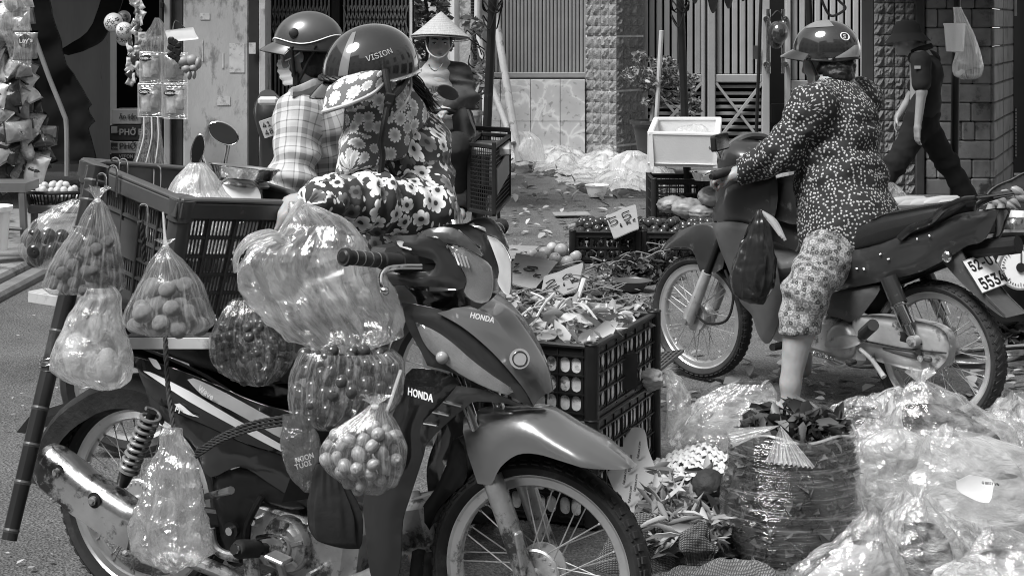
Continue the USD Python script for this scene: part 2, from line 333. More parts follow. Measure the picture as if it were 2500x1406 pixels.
gate.part('lock_post', slab(809, -430, 829, 485, 13.5, .05, .004), m_black)
gate.part('side_post', slab(1000, -430, 1006, 400, 13.45, .04), mt('white_trim', .5, .6))

# wall behind the street (right of the folding gate)
m_rough = mt('rough_concrete', .33, .9, var=.3, vs=5, bump=.015, bs=14, dirt=.14, ds=5, dt=.5)
rear = Thing('side_wall', 'narrow plaster wall with conduit between the gates', 'wall', P(1110, 392, 17.5))
rear.part('plaster', slab(995, -500, 1216, 392, 18.9, .25), mt('pale_plaster', .38, .85, var=.15, vs=2, bump=.002, dirt=.2, ds=3))
rear.part('rough_pier', slab(1120, -500, 1153, 392, 18.6, .25, .02), m_rough)
rear.part('white_pipe', slab(1099, -500, 1109, 330, 18.55, .05), mt('pvc', .55, .45, var=.1))
rear.part('flat_pier', slab(1109, -500, 1121, 392, 18.7, .2), mt('pier_plaster', .22, .85, var=.25, vs=3))
o = MB()
for i in range(26):
    y = -30 + i * 7.5; o.join(rod(P(1152 + i * .35, y, 18.5), P(1152 + i * .35 + .2, y + 6.5, 18.5), .022, 8))
rear.part('cable_bundle', o, m_black)
rear.part('drain_pipe', tube([P(1166, -60, 18.4), P(1165, 40, 18.4), P(1172, 110, 18.4), P(1183, 160, 18.4), P(1186, 390, 18.4)], .035, 12), mt('pvc2', .42, .5, var=.15))
# ribbed panel above marble wall
pg = Thing('panel_fence', 'grey ribbed steel panel fence above the marble tiled wall', 'fence', P(1320, 190, 18.8))
m_rib = mt('ribbed_steel', .16, .5, var=.12, vs=4, dirt=.12, ds=5, dt=.68)
pg.part('backing', slab(1196, -420, 1432, 188, 18.9, .04), mt('dark_backing', .02, .8))
for i in range(26): pg.part('slat', slab(1199 + i * 9.05, -420, 1199 + i * 9.05 + 7.2, 178, 18.85, .045, .008), m_rib)
pg.part('bottom_rail', slab(1196, 177, 1431, 190, 18.78, .07, .008), m_rib)
m_marble = N('marble_tile', {'tc': ('texture_coordinate', {}), 'n': ('noise_texture', {'scale': 2.2, 'detail': 4., 'distortion': 1.2}), 'mx': ('mix_color', {'blend_type': 'linear_light', 'fac': .25}), 'v': ('voronoi_texture', {'scale': 2.6, 'feature': 'distance_to_edge'}),
    'r': ('rgb_ramp', {'ramp': [(0, g3(.44)), (.02, g3(.40)), (.06, g3(.32)), (.3, g3(.28)), (.6, g3(.31))]}), 'd': ('noise_texture', {'scale': 14., 'detail': 6.}), 'dr': ('rgb_ramp', {'ramp': [(.34, g3(.5)), (.42, g3(1))]}), 'm': ('mix', {'mix_type': 'multiply', 'fac': .8}),
    'p': ('principled_bsdf', {'roughness': .3})}, [('tc.object', 'n.vector'), ('tc.object', 'mx.a'), ('n.color', 'mx.b'), ('mx.result', 'v.vector'), ('v.distance', 'r.fac'), ('tc.object', 'd.vector'), ('d.fac', 'dr.fac'), ('r.color', 'm.color1'), ('dr.color', 'm.color2'), ('m.color', 'p.base_color')], 'p.BSDF')
mw = Thing('marble_wall', 'low wall of pale veined marble tiles under the ribbed fence', 'wall', P(1320, 393, 18.7))
mw.part('core', slab(1196, 192, 1431, 395, 18.8, .3), mt('grout', .12, .9))
for a, b in ((1190, 1222), (1223, 1295), (1296, 1367.5), (1368.5, 1428.5)):
    for c, d in ((195, 296.5), (297.5, 393)): mw.part('tile', slab(a, c, b, d, 18.7, .09, .004), m_marble)
# pillar of split-face tiles
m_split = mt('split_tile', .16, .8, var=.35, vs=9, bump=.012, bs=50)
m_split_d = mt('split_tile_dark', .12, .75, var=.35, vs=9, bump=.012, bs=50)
def split_tile(a, b, c, d, n, seed):
    "tile between corners a (top left), b (top right), c (bottom right), d (bottom left) with a wavy broken ridge standing along normal n"
    m, q = 7, 5; o = []; r = np.random.default_rng(seed)
    for i in range(q):
        for j in range(m):
            u, v = j / (m - 1), i / (q - 1); p = (a * (1 - u) + b * u) * (1 - v) + (d * (1 - u) + c * u) * v
            e = min(u, 1 - u, .25) * 4 * min(v, 1 - v, .25) * 4
            o.append(p + n * ((.022 * abs(math.sin(math.pi * (u * 1.2 + v * 1.1) + .6)) + .028 * r.random() - .02) * e + .006 * (e > 0)))
    return MB().add(o, grid_faces(q, m)[:, ::-1])
pil = Thing('tiled_pillar', 'square gate pillar clad in split faced grey tiles with pale joints', 'pillar', P(1500, 395, 18.5))
A0, B0, C0 = P(1429, 0, 18.75), P(1505, 0, 18.35), P(1573, 0, 18.85)
pil.part('core', prism([(A0[0] + .01, A0[1] + .02), (B0[0], B0[1] + .02), (C0[0] - .01, C0[1] + .02), (C0[0], 19.3), (A0[0], 19.3)], 3.6), mt('grout2', .7, .9))
zt = EYE + 75 * 18.5 / F; hr = 26.6 * 18.5 / F
for r_ in range(-6, 18):
    z1 = zt - r_ * hr; z0 = z1 - hr + (.024 if (r_ % 5 == 3) else .004)
    if z0 < 0: z0 = .0
    if z1 < .05: continue
    for (p, q, nx) in ((A0, B0, 4), (B0, C0, 4)):
        n = unit(np.cross([0, 0, 1.], q - p)) * -1; n = n if n[1] < 0 else -n
        for c_ in range(nx):
            a, b = p + (q - p) * (c_ + .02) / nx, p + (q - p) * (c_ + .98) / nx
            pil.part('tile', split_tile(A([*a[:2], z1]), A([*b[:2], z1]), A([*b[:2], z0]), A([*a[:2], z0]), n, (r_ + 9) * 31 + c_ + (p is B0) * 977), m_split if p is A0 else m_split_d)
# steel gates on the right
m_gate = mt('gate_steel', .22, .5, var=.12, vs=3, bump=.0005, bs=40, dirt=.13, ds=5, dt=.66)
m_gate2 = mt('gate_steel_pale', .28, .5, var=.12, vs=3, bump=.0005, bs=40, dirt=.16, ds=5, dt=.66)
def leaf(name, label, x0, x1, pitch, rail_y, st, lock, mg):
    g = Thing(name, label, 'gate', P((x0 + x1) / 2, 385, 19))
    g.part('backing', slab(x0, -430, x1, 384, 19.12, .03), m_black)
    g.part('stile', slab(x0, -430, x0 + st, 384, 18.95, .1, .01), mg); g.part('stile', slab(x1 - st, -430, x1, 384, 18.95, .1, .01), mg)
    n = int((x1 - x0 - 2 * st) / pitch); w = (x1 - x0 - 2 * st) / n
    for i in range(n): g.part('slat', slab(x0 + st + i * w + w * .14, -430, x0 + st + (i + 1) * w - w * .14, rail_y, 19.02, .05, .01), mg)
    g.part('rail', slab(x0 + st, rail_y, x1 - st, rail_y + 20, 18.97, .09, .01), mg); g.part('rail', slab(x0 + st, 350, x1 - st, 384, 18.97, .09, .01), mg)
    a0, a1, b0, b1 = x0 + st, x1 - st, rail_y + 20, 350
    for i in range(9):
        y = b0 + (b1 - b0) * (i + .35) / 9; g.part('louvre', slab(a0, y, a1, y + (b1 - b0) / 18, 19.05, .03, .006), mg)
    for p, q in (((a0, b0), (a1, b1)), ((a0, b1), (a1, b0))):
        g.part('cross_brace', bar(P(*p, 19.0 - (p[1] > b0) * .012), P(*q, 19.0 - (p[1] > b0) * .012), .03, .06, up=(0, 1, 0)), mg)
    for (cx, sg_) in lock: 
        g.part('lock_plate', slab(cx - 5, 112, cx + 9, 145, 18.92, .03), m_steel_d)
    return g
gl = leaf('steel_gate', 'left leaf of the ribbed steel gate behind the potted tree', 1573, 1722, 18.4, 182, 9, [], m_gate)
gm = leaf('steel_gate', 'middle leaf of the ribbed steel gate with crossed brace, left of the door gap', 1728, 1880, 18.4, 182, 19, [(1846, 1)], m_gate)
gr = leaf('steel_gate', 'right leaf of the ribbed steel gate behind the riding woman', 1918, 2131, 18.4, 197, 13, [], m_gate2)
m_chrome = mt('chrome', .75, .12, 1., var=.05)
for g, x in ((gm, 1876), (gr, 1912)):
    h = g.part('pull_handle', rod(P(x, 23, 18.75), P(x, 180, 18.75), .028, 10), m_chrome)
    for y in (47, 158): g.part('knob', rod(P(x - (6 if g is gm else -6), y, 18.95), P(x - (6 if g is gm else -6), y, 18.7), .032, 12), m_chrome, under=h)
back = Thing('house_front', 'dark entrance of the house behind the steel gate', 'building', P(1900, 385, 19.4))
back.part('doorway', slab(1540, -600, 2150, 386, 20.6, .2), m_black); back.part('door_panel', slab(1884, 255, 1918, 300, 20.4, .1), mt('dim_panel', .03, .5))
# right wall
m_stone = mt('stone_tile', .13, .55, var=.5, vs=4, bump=.006, bs=14, dirt=.05, ds=3, dt=.55)
m_stone2 = mt('stone_tile_pale', .17, .5, var=.45, vs=5, bump=.008, bs=12, dirt=.07, ds=4, dt=.55)
rw = Thing('tiled_wall', 'dark house wall of split faced tiles and big stone tiles behind the walking man', 'wall', P(2300, 477, 15.2))
rw.part('core', slab(2131, -420, 2422, 478, 15.25, .5), mt('grout3', .035, .9))
kk = 0
for r_ in range(-7, 18):
    for c_ in range(4):
        x0, y0 = 2133 + c_ * 25.4, 7 + r_ * 26.2
        a, b, c, d = (P(x0 + .8, y0 + .8, 15.2), P(x0 + 24.8, y0 + .8, 15.2), P(x0 + 24.8, min(y0 + 25.6, 477), 15.2), P(x0 + .8, min(y0 + 25.6, 477), 15.2))
        kk += 1; rw.part('tile', split_tile(a, b, c, d, A([0, -1, 0]), kk), m_split_d)
rw.part('timber_post', slab(2236, -420, 2258, 477, 15.16, .1, .01), m_steel_d)
r9 = np.random.default_rng(5)
for i, y0 in enumerate(np.arange(-208, 470, 46)):
    cuts = [2260] + ([2290 + r9.uniform(-8, 8), 2338 + r9.uniform(-12, 12)] if i % 2 else [2322 + r9.uniform(-20, 20)]) + ([2375 + r9.uniform(-6, 6)] if i % 3 else []) + [2420]
    for a, b in zip(cuts[:-1], cuts[1:]):
        rw.part('stone', slab(a + .7, y0 + .7, b - .7, min(y0 + 45.3, 477), 15.2 - r9.uniform(0, .02), .06, .012), (m_stone, m_stone2)[r9.integers(2)])
    a, b = P(2421, 0, 15.2), P(2470, 0, 17.0)
    for t0, t1 in ((0, .42), (.44, 1)):
        p, q = a + (b - a) * t0, a + (b - a) * t1; z1, z0 = EYE - (y0 - 59) * 15.2 / F, EYE - (min(y0 + 45.3, 477) - 60) * 15.2 / F
        rw.part('stone', bar(A([*p[:2], (z0 + z1) / 2]), A([*q[:2], (z0 + z1) / 2]), .05, z1 - z0, bev=.01), m_stone)
dk = Thing('dark_shopfront', 'unlit opening with a narrow vertical sign at the right edge', 'building', P(2490, 470, 17))
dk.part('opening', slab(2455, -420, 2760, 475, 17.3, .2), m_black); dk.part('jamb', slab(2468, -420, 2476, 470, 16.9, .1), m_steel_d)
sgn = dk.part('sign_strip', slab(2477, 262, 2484, 386, 16.8, .02), mt('sign_dark', .06, .6))
for i in range(14): dk.part('sign_glyph', slab(2478.5, 266 + i * 8.5, 2482.5, 272 + i * 8.5, 16.795, .004), mt('sign_pale', .35, .7), under=sgn)
dk.part('light_strip', slab(2477, -20, 2483, 40, 16.8, .02), mt('sign_pale', .35, .7))
# awning cloth over the far right of the street (above the picture)
aw = Thing('awning', 'dark awning cloth stretched over the far right side of the street', 'awning', P(2300, -450, 14))
gx, gy = np.meshgrid(np.linspace(2.6, 8.0, 14), np.linspace(11.8, 15.4, 10)); gz = 3.1 - .10 * np.sin((gx - 2.6) * 1.2) + .10 * (gy - 12)
aw.part('cloth', MB().add(np.stack([gx.ravel(), gy.ravel(), gz.ravel()], 1), grid_faces(10, 14)), mt('awning_cloth', .06, .8), smooth=True)
# the other side of the street, behind the viewer: houses that close the street canyon
m_opp = mt('opposite_render', .22, .9, var=.25, vs=.8, dirt=.1, ds=.7)
for i, (x0, x1, y, h, lab) in enumerate(((-9, -2.6, -5.5, 9.5, 'tall narrow house across the street, left of the viewer'), (-2.5, 2.4, -5.2, 7.0, 'low house across the street behind the viewer'), (2.5, 9, -5.6, 11.0, 'tall house across the street, right of the viewer'))):
    t = Thing('street_house', lab, 'building', ((x0 + x1) / 2, y, 0)); t.part('wall', box(((x0 + x1) / 2, y - 3, h / 2), (x1 - x0, 6, h)), m_opp); t.part('roof_edge', box(((x0 + x1) / 2, y + .2, h + .1), (x1 - x0, .6, .2)), m_plas)
    for fl in range(1, int(h / 3.2) + 1):
        for k in range(2): wn = t.part('window', box((x0 + (x1 - x0) * (.28 + .44 * k), y + .02, fl * 3.2 - 1.2), (1.1, .06, 1.5)), m_black)
        t.part('balcony', box(((x0 + x1) / 2, y + .35, fl * 3.2 - 2.2), (x1 - x0 - .6, .7, .12)), m_plas)
for sx, lab in ((-1, 'row of shop houses continuing on the left of the street'), (1, 'row of shop houses continuing on the right of the street')):
    t = Thing('street_house', lab, 'building', (sx * 9.5, 2, 0)); t.part('wall', box((sx * 10.5, 3.2, 4), (4, 16, 8)), m_opp)
    for k in range(4): t.part('window', box((sx * 8.48, -2 + k * 3.4, 4.6), (.06, 1.2, 1.6)), m_black); t.part('shop_opening', box((sx * 8.48, -2 + k * 3.4, 1.3), (.06, 2.4, 2.5)), m_black)
# ---------------------------------------------------------------- motorcycles: shared builders
class Bike:
    "bike frame: x forward, y left, z up; k() turns a photo pixel into the bike's own coordinates at lateral offset y (number or function of x)"
    def __init__(s, rear, front):
        s.O = A([*rear[:2], 0.0]); s.h = unit(A([*front[:2], 0]) - A([*rear[:2], 0])); s.l = A([-s.h[1], s.h[0], 0]); s.M = np.eye(4)
        s.M[:3, 0], s.M[:3, 1], s.M[:3, 3] = s.h, s.l, s.O; s.wb = np.linalg.norm(A(front[:2]) - A(rear[:2]))
    def k(s, px, py, y=0.0):
        d = A([(px - CX) / F, 1, -(py - CY) / F]); c = A([0, 0, EYE]); yy = y if not callable(y) else y(.6)
        for _ in range(25 if callable(y) else 1):
            D = (yy + s.O @ s.l - c @ s.l) / (d @ s.l); q = c + d * D - s.O; r = A([q @ s.h, q @ s.l, q[2]])
            if callable(y): yy = .5 * yy + .5 * y(r[0])
        return r
    def out(s, pts, y): return A([s.k(px, py, y)[[0, 2]] for px, py in pts])
    def world(s, q): return s.M[:3, :3] @ A(q) + s.M[:3, 3]
m_rubber = mt('tyre_rubber', .035, .75, var=.35, vs=12, bump=.0015, bs=70, dirt=.075, ds=6, dt=.56)
m_rim = mt('rim_alloy', .52, .35, .85, var=.2, vs=9, dirt=.16, ds=14, dt=.6)
m_spoke = mt('spoke_steel', .45, .4, .9, var=.3, vs=20)
m_hub = mt('hub_alloy', .42, .45, .7, var=.25, vs=14, bump=.0006, bs=90, dirt=.14, ds=12, dt=.58)
m_blk = mt('black_plastic', .022, .45, var=.3, vs=8, bump=.0006, bs=120, dirt=.07, ds=7, dt=.64)
m_gloss = mt('black_gloss_paint', .016, .12, var=.2, vs=5, coat=1., dirt=.06, ds=9, dt=.68)
m_paint = mt('metallic_paint', .10, .3, .35, var=.12, vs=5, coat=.9, dirt=.28, ds=22, dt=.70)
m_paint_d = mt('dark_metallic_paint', .05, .28, .3, var=.2, vs=5, coat=.9, dirt=.2, ds=24, dt=.71)
m_alu = mt('cast_alloy', .33, .45, .75, var=.35, vs=11, bump=.001, bs=60, dirt=.07, ds=10, dt=.52)
m_exh = mt('worn_muffler', .50, .22, .9, var=.25, vs=7, bump=.0012, bs=30, dirt=.10, ds=9, dt=.50)
m_seat = mt('seat_vinyl', .022, .42, var=.2, vs=7, bump=.0012, bs=260)
m_white = mt('white_paint', .78, .5, var=.08)
m_chromed = mt('worn_chrome', .7, .14, 1., var=.12, dirt=.3, ds=16, dt=.66)
m_lens = N('clear_lens', {'tc': ('texture_coordinate', {}), 'w': ('wave_texture', {'scale': 22., 'distortion': .6}), 'b': ('bump', {'distance': .0005, 'strength': .5}), 'g': ('glossy_bsdf', {'roughness': .05, 'color': g3(.9)}), 't': ('transparent_bsdf', {'color': g3(.86)}), 'lw': ('layer_weight', {'blend': .5}), 'p5': ('math', {'math_type': 'power', 'value2': 4.}), 'f': ('math', {'math_type': 'multiply_add', 'value2': .9, 'value3': .08}), 'm': ('mix_closure', {})},
    [('tc.object', 'w.vector'), ('w.fac', 'b.height'), ('b.normal', 'g.normal'), ('b.normal', 'lw.normal'), ('lw.facing', 'p5.value1'), ('p5.value', 'f.value1'), ('f.value', 'm.fac'), ('t.BSDF', 'm.closure1'), ('g.BSDF', 'm.closure2')], 'm.closure')
m_reflect = mt('lamp_reflector', .55, .3, .3, var=.1, vs=20, bump=.0004, bs=25)
def wheel(th, c, R, w, yaw=0.0, name='wheel', spokes=36, tread='block', hub_r=.055, seed=0):
    "wheel standing at c (thing's own coordinates), axle along y turned by yaw degrees; rim with tyre, hub and spokes as its sub-parts"
    M = rotm([0, 0, 1], yaw) @ trimesh.transformations.rotation_matrix(-math.pi / 2, [1, 0, 0]); M[:3, 3] = c
    rr = R - .058; h = w / 2
    rim = lathe([(rr - .016, -.013), (rr - .012, -.018), (rr + .006, -.019), (rr + .012, -.024), (rr + .017, -.024), (rr + .013, -.018), (rr + .004, 0), (rr + .013, .018), (rr + .017, .024), (rr + .012, .024), (rr + .006, .019), (rr - .012, .018), (rr - .016, .013), (rr - .018, 0), (rr - .016, -.013)], 64, M)
    p = th.part(name, rim, m_rim)
    prof = [(rr + .012, -.022), (rr + .02, -h * .86), (rr + .034, -h), (R - .014, -h * .88), (R - .004, -h * .52), (R, 0), (R - .004, h * .52), (R - .014, h * .88), (rr + .034, h), (rr + .02, h * .86), (rr + .012, .022)]
    ty = lathe(prof, 80, M)
    n = 56
    for i in range(n):
        a = i * 2 * math.pi / n
        for s in (-1, 1):
            for (y0, y1, tw, dr, sk) in ((.30, .78, .017, .0, .35), (.80, .97, .02, -.007, .1)) if tread == 'block' else ((.12, .86, .012, .0, .9), (.84, .98, .017, -.007, .0)):
                y = (y0 + y1) / 2 * h * s; rad = R - .0032 + dr * .6 - (abs(y) / h) ** 2 * .0085
                B = box((0, 0, 0), (tw, (y1 - y0) * h, .005), bev=.001)
                T = rotm([0, 0, 1], math.degrees(a) + (i % 2) * 0) @ trimesh.transformations.translation_matrix([rad, 0, 0])
                Q = np.eye(4); Q[:3, 0], Q[:3, 1], Q[:3, 2] = [0, 1, 0], [0, 0, 1], [1, 0, 0]   # x tangential, y axial, z radial
                tilt = rotm([1, 0, 0], -math.degrees(math.atan2(y, h * 1.5)) * .75); sk_ = rotm([0, 0, 1], s * sk * 40)
                B.xf(M @ T @ trimesh.transformations.translation_matrix([0, 0, y]) @ Q @ tilt @ sk_); ty.join(B)
    th.part('tyre', ty, m_rubber, under=p)
    hb = lathe([(0, -.05), (.014, -.05), (.016, -.035), (hub_r, -.034), (hub_r + .004, -.03), (hub_r + .004, -.024), (hub_r * .72, -.02), (hub_r * .66, .02), (hub_r + .004, .024), (hub_r + .004, .03), (hub_r, .034), (.016, .035), (.014, .05), (0, .05)], 40, M)
    for i in range(18):
        a = i * 2 * math.pi / 18
        for s in (-1, 1): hb.join(rod((math.cos(a) * (hub_r - .007), math.sin(a) * (hub_r - .007), .030 * s), (math.cos(a) * (hub_r - .007), math.sin(a) * (hub_r - .007), .036 * s), .004, 6).xf(M))
    th.part('hub', hb, m_hub, under=p)
    sp = MB()
    for i in range(spokes):
        s = 1 if i % 2 else -1; k = i // 2; a = k * 4 * math.pi / spokes + (s > 0) * .09; b = a + (.42 if (k % 2) else -.42)
        p0 = A([math.cos(b) * (hub_r - .003), math.sin(b) * (hub_r - .003), .03 * s]); p1 = A([math.cos(a) * (rr - .012), math.sin(a) * (rr - .012), .004 * s])
        sp.join(tube([p0, p1], .0018, 5)); sp.join(tube([p1, p1 + (p0 - p1) * .07], .0036, 5))
    th.part('spokes', sp.xf(M), m_spoke, under=p)
    return p
def side_pair(th, name, pg, yfun, mat, step=.02, thick=.004, edge=.006, ew=.02, under=None, both=True, label=None, side=-1):
    "a panel on the right side (y < 0) and its mirror image on the left"
    m = sheet(pg, step, yfun, thick, edge, ew)
    a, b = m.mirror_y(), m
    if side > 0: a, b = b, a
    p = th.part(name, a, mat, under=under, label=label)
    if both: th.part(name, b, mat)
    return p
def spring(a, b, r, wire, turns, n=14):
    a, b = A(a, float), A(b, float); M = frame(a, b - a, (0, 1, 0)); L = np.linalg.norm(b - a); t = np.linspace(0, 1, turns * n)
    q = np.stack([t * L, r * np.cos(2 * np.pi * turns * t), r * np.sin(2 * np.pi * turns * t)], 1); return tube(q @ M[:3, :3].T + a, wire, 7)
def text_on(o, x, y, s, h, depth=.0015, bold=True, center=False):
    m = meshkit.text_mesh(s, h, depth, bold)
    if center: m.apply_translation(-m.bounds.mean(0) * [1, 1, 0])
    M = np.eye(4); M[:3, 0], M[:3, 1] = unit(x), unit(A(y, float) - unit(x) * np.dot(unit(x), y)); M[:3, 2] = np.cross(M[:3, 0], M[:3, 1]); M[:3, 3] = o
    m.apply_transform(M); return MB().tm(m)
def stroke_text(strokes, o, x, y, s, r=.002, n=5):
    "handwriting: strokes in a unit square laid on the plane o + x, y"
    m = MB()
    for st in strokes:
        q = curve([A(o) + A(x) * a * s + A(y) * b * s for a, b in st], n); m.join(tube(q, r, 5))
    return m
# ---------------------------------------------------------------- the front motorcycle
b1 = Bike((-1.016, 4.43), (.0675, 3.87)); k1 = b1.k
bike1 = Thing('motorcycle', 'front grey and black motorcycle heavily loaded with bags of fruit', 'motorcycle', M=b1.M)
zf, zr = .280, .290
ST = 7.0
wheel(bike1, (b1.wb, 0, zf), .279, .076, yaw=ST)
wheel(bike1, (0, 0, zr), .292, .086, seed=1)
# front fork
for s in (-1, 1):
    a = A([b1.wb + .005, s * .07, zf - .015]); t = k1(1200, 1160, -.07) * [1, 0, 1] + [0, s * .07, 0]
    leg = bike1.part('fork_leg', tube([a + unit(a - t) * .03, a, lerp(a, t, .3), lerp(a, t, 1.0)], [.018, .027, .024, .026], 14), m_alu)
    bike1.part('axle_nut', rod(a + [0, s * .018, 0], a + [0, s * .036, 0], .016, 6), m_chromed, under=leg)
    bike1.part('fork_tube', rod(t, t + (t - a) * 1.0, .014, 12), m_chromed, under=leg)
    if s < 0: bike1.part('fork_lug', bar(a + [.0, -.018, .03], a + [-.02, -.018, .13], .012, .03, up=(0, 1, 0), bev=.004), m_alu, under=leg)
# front mudguard: U shaped shell over the tyre
T_ = [(1141, 1013), (1170, 1012), (1200, 1010), (1235, 1007), (1271, 1005), (1317, 1016), (1378, 1055), (1449, 1098), (1502, 1134), (1522, 1155)]
B_ = [(1166, 1180), (1184, 1182), (1201, 1180), (1222, 1140), (1262, 1110), (1310, 1108), (1370, 1125), (1440, 1147), (1490, 1160), (1512, 1163)]
rings = []
for (tx, ty), (bx, by) in zip(curve(T_, 3), curve(B_, 3)):
    t, b = k1(tx, ty, -.04), k1(bx, by, -.096); c = A([lerp(t[0], b[0], .2), 0, t[2] + .004]); w = min(1, (t[2] - b[2]) / .05 + .25)
    half = [b * [1, 0, 1] + [0, -.096 * w, 0], lerp(b, t, .45) * [1, 0, 1] + [0, -.096 * w, 0], lerp(b, t, .8) * [1, 0, 1] + [0, -.084 * w, 0], t * [1, 0, 1] + [0, -.058 * w, 0], t * [1, 0, 1] + [0, -.02 * w, .003], c]
    rings.append(half + [p * [1, -1, 1] for p in half[-2::-1]])
bike1.part('front_mudguard', loft(rings, (False, False), False, closed=False), m_paint, smooth=50)
# inner splash guard and engine front
side_pair(bike1, 'splash_guard', spoly(b1.out([(1101, 1075), (1126, 1080), (1138, 1165), (1095, 1212), (1062, 1255), (1036, 1330), (1025, 1440), (996, 1440), (1005, 1330), (1022, 1250), (1062, 1190), (1090, 1125)], -.06), 3), lambda x, z: .06 + 0 * x, m_blk, thick=.05)
bike1.part('cylinder_head', box(k1(990, 1290, -.05) * [1, 0, 1], (.16, .13, .13), rotm([0, 1, 0], -15), .02), m_alu)
hc = k1(992, 1318, -.07); bike1.part('cylinder_cap', rod(hc, hc + [0, -.02, 0], .022, 10), m_alu)
# leg shield with nose: surface that sweeps from the nose back to the outer edges
xn = k1(1312, 975, 0)[0]
def yS(x): return .03 + .165 * np.sqrt(np.clip(1 - (np.clip(x - .60, 0, None) / (xn + .02 - .60)) ** 2, 0, 1))
yS2 = lambda x: -float(yS(x))
def sh(pts): return b1.out(pts, yS2)
def yfS(off=0.0): return lambda x, z: yS(x) + off
nose = spoly(sh([(975, 741), (1010, 746), (1078, 763), (1130, 800), (1190, 850), (1240, 902), (1282, 955), (1303, 992), (1282, 993), (1246, 972), (1190, 952), (1130, 926), (1080, 905), (1036, 894), (1027, 870), (1002, 827), (982, 784)]), 4)
side_pair(bike1, 'nose_cowl', nose, yfS(), m_paint_d, .018, .004, .012, .03)
rings = []
for (ax_, ay_), (cx_, cy_) in zip(curve([(1070, 763), (1130, 797), (1190, 846), (1240, 898), (1282, 950), (1305, 990)], 4), curve([(1165, 756), (1205, 773), (1240, 816), (1276, 862), (1301, 900), (1319, 965)], 4)):
    e, c = k1(ax_, ay_, yS2) + [0, -.004, 0], k1(cx_, cy_, 0); h_ = [e, lerp(e, c, .25) + [.006, -.004, .006], lerp(e, c, .3) + [.010, -.004, .010], lerp(e, c, .62) + [.02, 0, .014], lerp(e, c, .66) + [.016, 0, .010], c]
    rings.append(h_ + [p * [1, -1, 1] for p in h_[-2::-1]])
bike1.part('nose_ridge', loft(rings, (False, False), False, closed=False), m_paint, smooth=40)
lamp = side_pair(bike1, 'indicator_lamp', spoly(sh([(1014, 787), (1060, 806), (1106, 838), (1150, 877), (1210, 922), (1250, 950), (1241, 964), (1190, 947), (1130, 917), (1080, 882), (1040, 845)]), 3), yfS(.004), m_reflect, .014, .003, .004, .01)
side_pair(bike1, 'indicator_lens', spoly(sh([(1014, 787), (1060, 806), (1106, 838), (1150, 877), (1210, 922), (1250, 950), (1241, 964), (1190, 947), (1130, 917), (1080, 882), (1040, 845)]), 3), yfS(.012), m_lens, .014, .002, .01, .012)
q = sh([(1083, 871)])[0]; bike1.part('indicator_bulb', ball((q[0], -yS(q[0]) - .006, q[1]), .016), mt('bulb_dark', .25, .2), under=lamp)
side_pair(bike1, 'black_side_panel', spoly(sh([(975, 920), (992, 905), (1060, 912), (1110, 940), (1091, 972), (1044, 1024), (1027, 1045), (1020, 1108), (1004, 1160), (977, 1244), (966, 1285), (955, 1420), (895, 1430), (876, 1300), (872, 1215), (905, 1130), (935, 1040), (960, 975)]), 4), lambda x, z: yS(x) - .02, m_gloss, .022, .004, .01, .025)
side_pair(bike1, 'vent_wing', spoly(sh([(1110, 944), (1160, 950), (1205, 962), (1276, 992), (1220, 985), (1155, 982), (1133, 996), (1098, 1024), (1060, 1060), (1034, 1090), (1027, 1112), (1022, 1045), (1046, 1014), (1085, 975)]), 4), yfS(.0), m_paint_d, .014, .004, .008, .015)
for (p, q) in (((1088, 978), (1135, 990)), ((1062, 1003), (1105, 1012)), ((1040, 1030), (1076, 1036))):
    a, b = k1(*p, yS2), k1(*q, yS2); bike1.part('vent_fin', bar(a + [0, -.012, 0], b + [0, -.012, 0], .02, .006, up=(0, 0, 1), bev=.002), m_paint_d)
bike1.part('inner_shield', loft([[A([x, y, z]) for y, x in ((-.17, x0), (-.1, x0 + .05), (0, x0 + .07), (.1, x0 + .05), (.17, x0))] for x0, z in ((.66, .95), (.68, .8), (.66, .6), (.58, .4))], (False, False), False, closed=False), m_blk)
t0 = k1(981, 968, -.18); o = text_on(A([t0[0], -yS(t0[0]) + .02 - .0035, t0[2]]), (1, -.25, -.06), (0, 0, 1), 'HONDA', .017); bike1.part('maker_lettering', o, m_white)
t0 = k1(1153, 776, yS2); bike1.part('maker_lettering', text_on(t0 + [0, -.014, .004], (.75, .6, -.25), (0, 0, 1), 'HONDA', .012), m_white)
em = k1(1268, 876, yS2); badge = bike1.part('wing_badge', rod(em, em + unit(A([.5, -.85, .25])) * .014, .024, 22), mt('badge_grey', .42, .3, .5))
bike1.part('badge_ring', tube(A([em + unit(A([.5, -.85, .25])) * .015 + .017 * (math.cos(a) * unit(np.cross([0, 0, 1], [.5, -.85, .25])) + math.sin(a) * unit(np.cross([.5, -.85, .25], np.cross([0, 0, 1], [.5, -.85, .25])))) for a in np.linspace(0, 6.283, 25)]), .0016, 5, cap=False), m_paint_d, under=badge)
